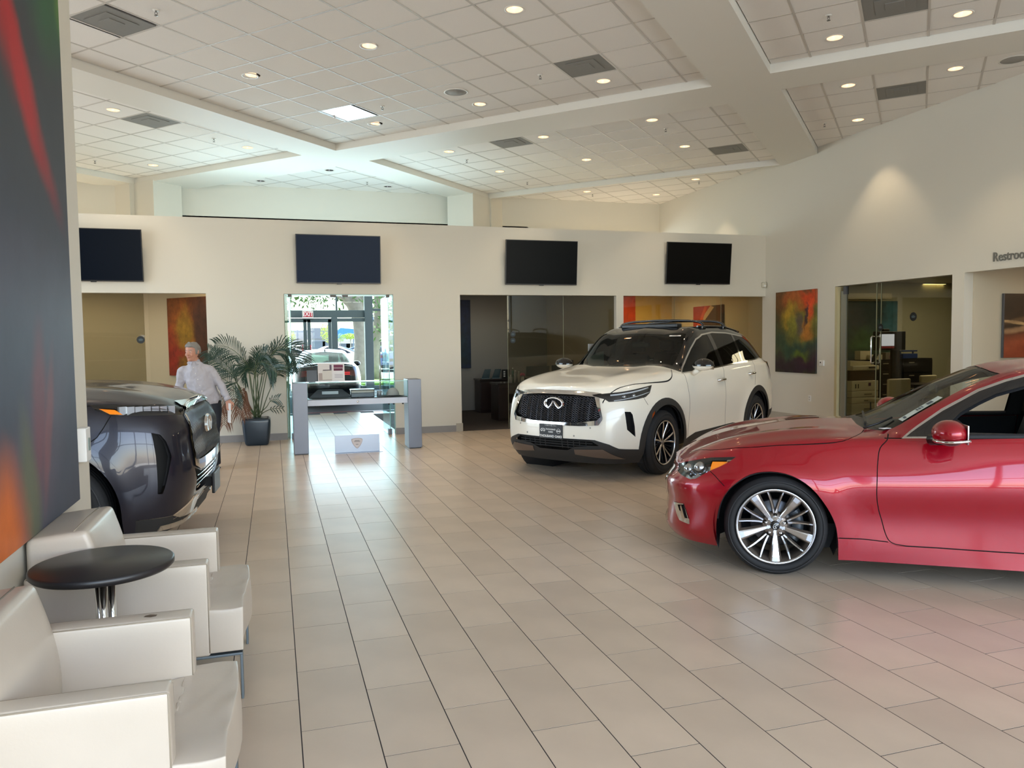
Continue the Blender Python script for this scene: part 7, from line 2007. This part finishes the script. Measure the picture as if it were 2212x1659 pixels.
# trousers, belt, shoes
t_ = MB()
loft(t_, [((HIP.x, HIP.y, .74), .165, .130), ((HIP.x, HIP.y, .82), .168, .138), ((HIP.x, HIP.y, .89), .160, .132)], 26)
for (K_, A_, sx) in ((K1, A1, .075), (K2, A2, -.075)):
    h0 = HIP+Vector((sx, .0, -.08)); limb(t_, [h0, h0.lerp(K_, .5), K_, K_.lerp(A_, .5), A_+Vector((0, 0, -.03))], [.096, .086, .072, .066, .066])
to = t_.build('trousers', TROU, pr_); remesh(to, .011, 3)
MB().lathe([(.148, .868), (.152, .872), (.152, .898), (.146, .902)], 28, Matrix.Translation((HIP.x, HIP.y, 0)) @ Matrix.Diagonal((1.1, .92, 1, 1))).build('belt', SHOE, to)
for A_, dx in ((A1, -.3), (A2, -.35)):
    d = Vector((dx, -1, 0)).normalized(); q = MB()
    q.sphere(A_+d*.10+Vector((0, 0, -.055)), .05, 16, 8, sc=(.95, 1.25, .68)); limb(q, [A_+Vector((0, .02, -.045)), A_+d*.06+Vector((0, 0, -.045)), A_+d*.12+Vector((0, 0, -.058))], [.045, .044, .036])
    q.obox(A_+d*.055+Vector((0, 0, -.082)), d, d.cross(up_), up_, .125, .044, .008)
    q.v = [(v[0], v[1], max(.0, v[2])) for v in q.v]
    sho = q.build('shoe', SHOE, pr_); remesh(sho, .007, 2)
# papers in the hand
o = thing('paper_sheets', 'folded white papers held in the hand of the man', 'papers', (-.78+WL.x+.012, 10.62+WL.y-.03, 0))
MB().obox((0, -.012, WL.z-.165), Vector((.35, -.93, 0)).normalized(), Vector((.93, .35, 0)).normalized(), Vector((.02, 0, 1)).normalized(), .055, .004, .125).build('sheets', WHITEP, o)
# ------------------------------------------------------------------ saloon in the entrance hall
HSPEC = dict(RED_SPEC); HSPEC['step'] = .06; HSPEC['sub'] = [1, 3, 3, 3, 3, 1, 5, 4, 4]; HSPEC['disp'] = []
def simple_car(root, paint, full=True, glassm=None):
    sp = dict(HSPEC)
    if not full: sp['step'] = .14; sp['sub'] = [1, 1, 2, 2, 1, 1, 3, 2, 2]
    B = Body(sp); gm = glassm or SMOKE
    for cx in (0, -2.85): B.cut(circ(cx, .335, .39, 0, 180, 12)+[(cx-.39, 0), (cx+.39, 0)], 'side', 'void')
    B.cut([(-.62, -.1), (-.66, .46), (-.767, .588), (-1.204, .47), (-1.44, .43), (-1.40, -.1)], 'top', 'windshield', {'body'})
    B.cut([(-2.52, -.1), (-2.52, .44), (-3.28, .60), (-3.33, -.1)], 'top', 'rear_window', {'body'})
    DL = [(-.80, .948), (-1.29, 1.256), (-1.75, 1.385), (-2.4, 1.32), (-2.75, 1.20), (-3.02, 1.05), (-1.9, .985)]
    B.cut(DL, 'side', 'window', {'body'})
    bk = lambda c, n: c.x < -3.3
    B.cut([(.36, .93), (.86, .90), (.90, .74), (.62, .76), (.40, .82)], 'front', 'tail_lamp', {'body'}, filt=bk)
    B.cut([(-.1, .72), (.25, .72), (.25, .56), (-.1, .56)], 'front', 'plate_recess', {'body'}, filt=bk)
    B.cut([(-.1, .36), (.70, .36), (.75, .0), (-.1, 0)], 'front', 'lower', {'body'}, filt=bk)
    B.cut([(-.1, .66), (.44, .60), (.46, .52), (.20, .39), (-.1, .385)], 'front', 'grille', {'body'}, filt=lambda c, n: c.x > .5)
    B.cut([(.45, .76), (.80, .78), (.74, .62), (.60, .62)], 'front', 'headlight', {'body'}, filt=lambda c, n: c.x > .2)
    mats = dict(body=paint, windshield=gm, rear_window=gm, window=gm, tail_lamp=TAILR, plate_recess=BLACKP, lower=BLACKP, grille=GRBK, headlight=CHROME)
    parts = dict(body=('body_shell', None, False), windshield=('windshield', None, False), rear_window=('rear_window', None, False), window=('side_window', None, True), tail_lamp=('tail_lamp', 'dark red tail lamp', True),
                 plate_recess=('plate_recess', None, False), lower=('lower_bumper', None, False), grille=('grille', None, False), headlight=('headlight', None, True))
    B.export(root, mats, parts, push=dict(tail_lamp=.004))
    MB().box(-3.4, .30, -.62, .62, .2, .55).build('underbody', INTK, root)
    for (x, y, sd) in ((0, .765, 1), (0, -.765, -1), (-2.85, .765, 1), (-2.85, -.765, -1)): wheel(root, x, y, sd, .338, .25, .22, 'simple', None, False)
    for sg in (1, -1):
        q = MB(); q.sphere((-1.02, .98*sg, 1.01), .12, 14, 8, sc=(.8, 1, .66)); q.build('door_mirror', paint, root)
    if full:
        MB().tube(crom([(-3.62, -.62, 1.03), (-3.72, -.3, 1.075), (-3.74, 0, 1.085), (-3.72, .3, 1.075), (-3.62, .62, 1.03)], 5), [.018]*21, 8).build('boot_spoiler', paint, root)
        for sg in (1, -1):
            MB().box(-3.90, -3.86, .42*sg-.10, .42*sg+.10, .84, .875).build('tail_lamp_strip', mat('lamp_strip_red', (220, 60, 70), .3, emit=(255, 60, 60), estr=.5), root)
            MB().box(-3.90, -3.86, .42*sg-.10, .42*sg+.10, .80, .825).build('tail_lamp_strip', MATS['lamp_strip_red'], root)
        MB().tube([(-2.3, .0, 1.40), (-2.42, 0, 1.45)], [.025, .01], 6).build('antenna_fin', paint, root)
    B.bm.free()
hc_ = thing('car', 'black saloon seen from behind in the entrance hall', 'car', (1.34, 23.95, 0), radians(90))
simple_car(hc_, mat('hall_car_paint', (26, 28, 36), .25, coat=1, metal=.3), True, glass('hall_car_glass', (150, 175, 160), .12))

# ------------------------------------------------------------------ outside: forecourt, trees, parked cars, far buildings
struct(bx('ground', -70, 90, 27.2, 190, -.25, -.02, mat('concrete_yard', (176, 170, 158), .8, noise=.1, nscale=.5)), 'sunlit concrete forecourt')
GR = mat('sunny_grass', (96, 138, 40), .9, noise=.3, nscale=3)
g_ = bx('lawn', 3.2, 12, 29.6, 33.5, -.02, .04, GR); setp(g_, 'green lawn strip right of the large trunk', 'lawn', None, 'stuff')
BARK = mat('grey_bark', (132, 128, 120), .9, noise=.2, nscale=5, bump=.8, bscale=14); FOL = mat('bright_foliage', (70, 104, 44), .7, noise=.3, nscale=3)
def leaves(b, c, r, n, sz, flat=.7):
    for k in range(n):
        a, z_ = random.uniform(0, 2*pi), random.uniform(-1, 1); rr = r*random.random()**.4; q = sqrt(1-z_*z_)
        p = Vector(c)+Vector((rr*q*cos(a), rr*q*sin(a), rr*z_*flat)); u = Vector((random.uniform(-1, 1), random.uniform(-1, 1), random.uniform(-1, 1))).normalized(); v = u.orthogonal().normalized()
        b.add([p-u*sz, p+v*sz*.45, p+u*sz, p-v*sz*.45], [(0, 1, 2, 3)])
def pp(a, b_, y): return at(a, b_, 1, y)
yt = 31.0
t = thing('tree', 'large leaning oak trunk seen through the entrance glass', 'tree', (pp(776, 838, yt).x, yt, 0)); bs = Vector(t.location)
def loc_(l): return [p-bs for p in l]
m_ = MB(); m_.tube(loc_([Vector((bs.x, yt, -.1)), pp(777, 800, yt), pp(780, 740, yt), pp(776, 690, yt), pp(766, 655, yt), pp(748, 630, yt), pp(725, 590, yt)]), [.30, .27, .25, .26, .34, .42, .40], 14)
m_.tube(loc_([pp(772, 672, yt), pp(782, 645, yt), pp(790, 615, yt), pp(800, 570, yt)]), [.22, .20, .18, .16], 10); m_.build('trunk', BARK, t)
m_ = MB(); random.seed(11)
for (a, b_, r_) in ((690, 560, 2.6), (760, 545, 3.0), (640, 570, 2.2), (820, 560, 2.6)): c_ = pp(a, b_, yt)-bs; leaves(m_, c_, r_*1.1, 900, .11)
for (a, b_, n_) in ((670, 640, 46), (680, 652, 30), (640, 638, 24), (782, 640, 26), (700, 634, 30), (618, 660, 20)): c_ = pp(a, b_, yt)-bs; leaves(m_, c_, .34, n_*2, .05, 1.2)
m_.build('foliage', FOL, t)
yt2 = 33.5
t = thing('tree', 'second pale trunk right of the thick grey window post', 'tree', (pp(812, 830, yt2).x, yt2, 0)); bs = Vector(t.location)
m_ = MB(); m_.tube(loc_([Vector((bs.x, yt2, -.1)), pp(811, 780, yt2), pp(812, 730, yt2), pp(818, 690, yt2), pp(820, 640, yt2), pp(826, 600, yt2)]), [.26, .22, .20, .22, .24, .22], 12); m_.build('trunk', BARK, t)
m_ = MB(); leaves(m_, pp(838, 690, yt2)-bs, 1.0, 260, .12, 1.4); leaves(m_, pp(850, 545, yt2)-bs, 2.0, 300, .16); m_.build('foliage', FOL, t)
def bush(px_, py_, y, r, col, lab, n=420, hh=1.0, nm='bush'):
    c_ = pp(px_, py_, y); t = thing(nm, lab, nm, (c_.x, y, -.02)); m_ = MB()
    leaves(m_, Vector((0, 0, c_.z)), r, n, r*.12, hh); m_.build('foliage', mat('fol_%d_%d_%d' % col, col, .8, noise=.3, nscale=2), t)
    MB().tube([(0, 0, 0), (0, 0, max(.3, c_.z))], r*.06, 6).build('stem', BARK, t)
bush(709, 716, 62, .62, (150, 168, 60), 'yellow green young tree seen through the right door leaf', 500, 1.5, 'tree')
bush(627, 726, 70, .5, (140, 160, 70), 'small pale bush behind the left door leaf'); bush(757, 726, 75, .9, (140, 166, 70), 'low green hedge left of the large trunk', 500, .3)
bush(735, 729, 70, .4, (110, 140, 60), 'small bush under the blue canopy')
# cars on the lot
PCOL = [('pale silver car parked behind the left door leaf', (196, 200, 204), 640, 44, 170), ('white car parked behind the right door leaf', (232, 232, 230), 699, 41, 8), ('blue grey car in the back row behind the left door leaf', (110, 140, 180), 652, 56, 0),
        ('white car in the back row left of the large trunk', (225, 226, 228), 745, 54, 175), ('dark blue car parked right of the grey window post', (60, 78, 120), 817, 46, 95), ('silver car at the right edge of the entrance glass', (180, 184, 190), 846, 50, 20),
        ('pale car in the far row behind the white parked car', (210, 205, 196), 690, 66, 5), ('white car far right behind the folded glass door', (230, 230, 230), 834, 62, 170)]
proto = None
for lab, col, px_, y, rz in PCOL:
    pt_ = mat('lot_paint_%d_%d_%d' % col, col, .35, coat=.6); x = pp(px_, 740, y).x
    if proto is None:
        proto = thing('parked_car', lab, 'car', (x, y, 0), radians(rz), 'cars parked outside'); simple_car(proto, pt_, False); first = pt_; cur = proto
        for ch in proto.children:
            if ch.type == 'MESH' and ch.data.materials and ch.data.materials[0] == pt_:
                ch.data.materials[0] = pt_
    else:
        cur = dup(proto, (x, y, 0), radians(rz), lab)
        for ch in cur.children:
            if ch.type == 'MESH' and ch.data.materials[0] == first:
                ch.data = ch.data.copy(); ch.data.materials[0] = pt_
for (x0, x1, y, z1, col, lab) in ((pp(612, 720, 120).x, pp(663, 720, 120).x, 120, 3.6, (170, 176, 186), 'long low grey building far behind the left door leaf'), (pp(676, 720, 110).x, pp(722, 720, 110).x, 110, 3.7, (126, 134, 146), 'dark grey banded building far behind the right door leaf'),
                                  (pp(738, 720, 118).x, pp(768, 720, 118).x, 118, 3.0, (214, 220, 226), 'white flat building left of the large trunk'), (pp(806, 700, 90).x, pp(842, 700, 90).x, 90, 4.8, (92, 128, 180), 'blue building right of the grey window post')):
    t = thing('building', lab, 'building', ((x0+x1)/2, y, -.02), 0, 'low buildings beyond the car lot'); hw = (x1-x0)/2
    MB().box(-hw, hw, 0, 8, 0, z1*.60).build('wall', mat('bld_%d_%d_%d' % col, col, .8), t); MB().box(-hw-.3, hw+.3, -.5, 8.2, z1*.60, z1).build('roof_band', mat('band_%d_%d_%d' % col, tuple(int(c*.72) for c in col), .7), t)
    n_ = max(2, int(hw/1.6))
    for k in range(n_): xx = -hw+hw*2*(k+.5)/n_; MB().box(xx-.9, xx+.9, -.06, 0, .8, z1*.5).build('window', mat('far_window', (70, 84, 96), .2), t)
x = pp(739, 722, 85).x; t = thing('canopy', 'small bright blue canopy on the car lot', 'canopy', (x, 85, 0))
MB().prism([(-1.5, 0), (1.5, 0), (1.9, .9), (-.2, 1.1)], -.8, .8, frame((0, 0, 2.1), (1, 0, 0), (0, 0, 1), (0, -1, 0))).build('cloth', mat('canopy_blue', (30, 100, 210), .6), t)
for sx in (-1.2, 1.2): MB().tube([(sx, 0, 0), (sx, 0, 2.3)], .05, 6).build('post', FRAMEG, t)
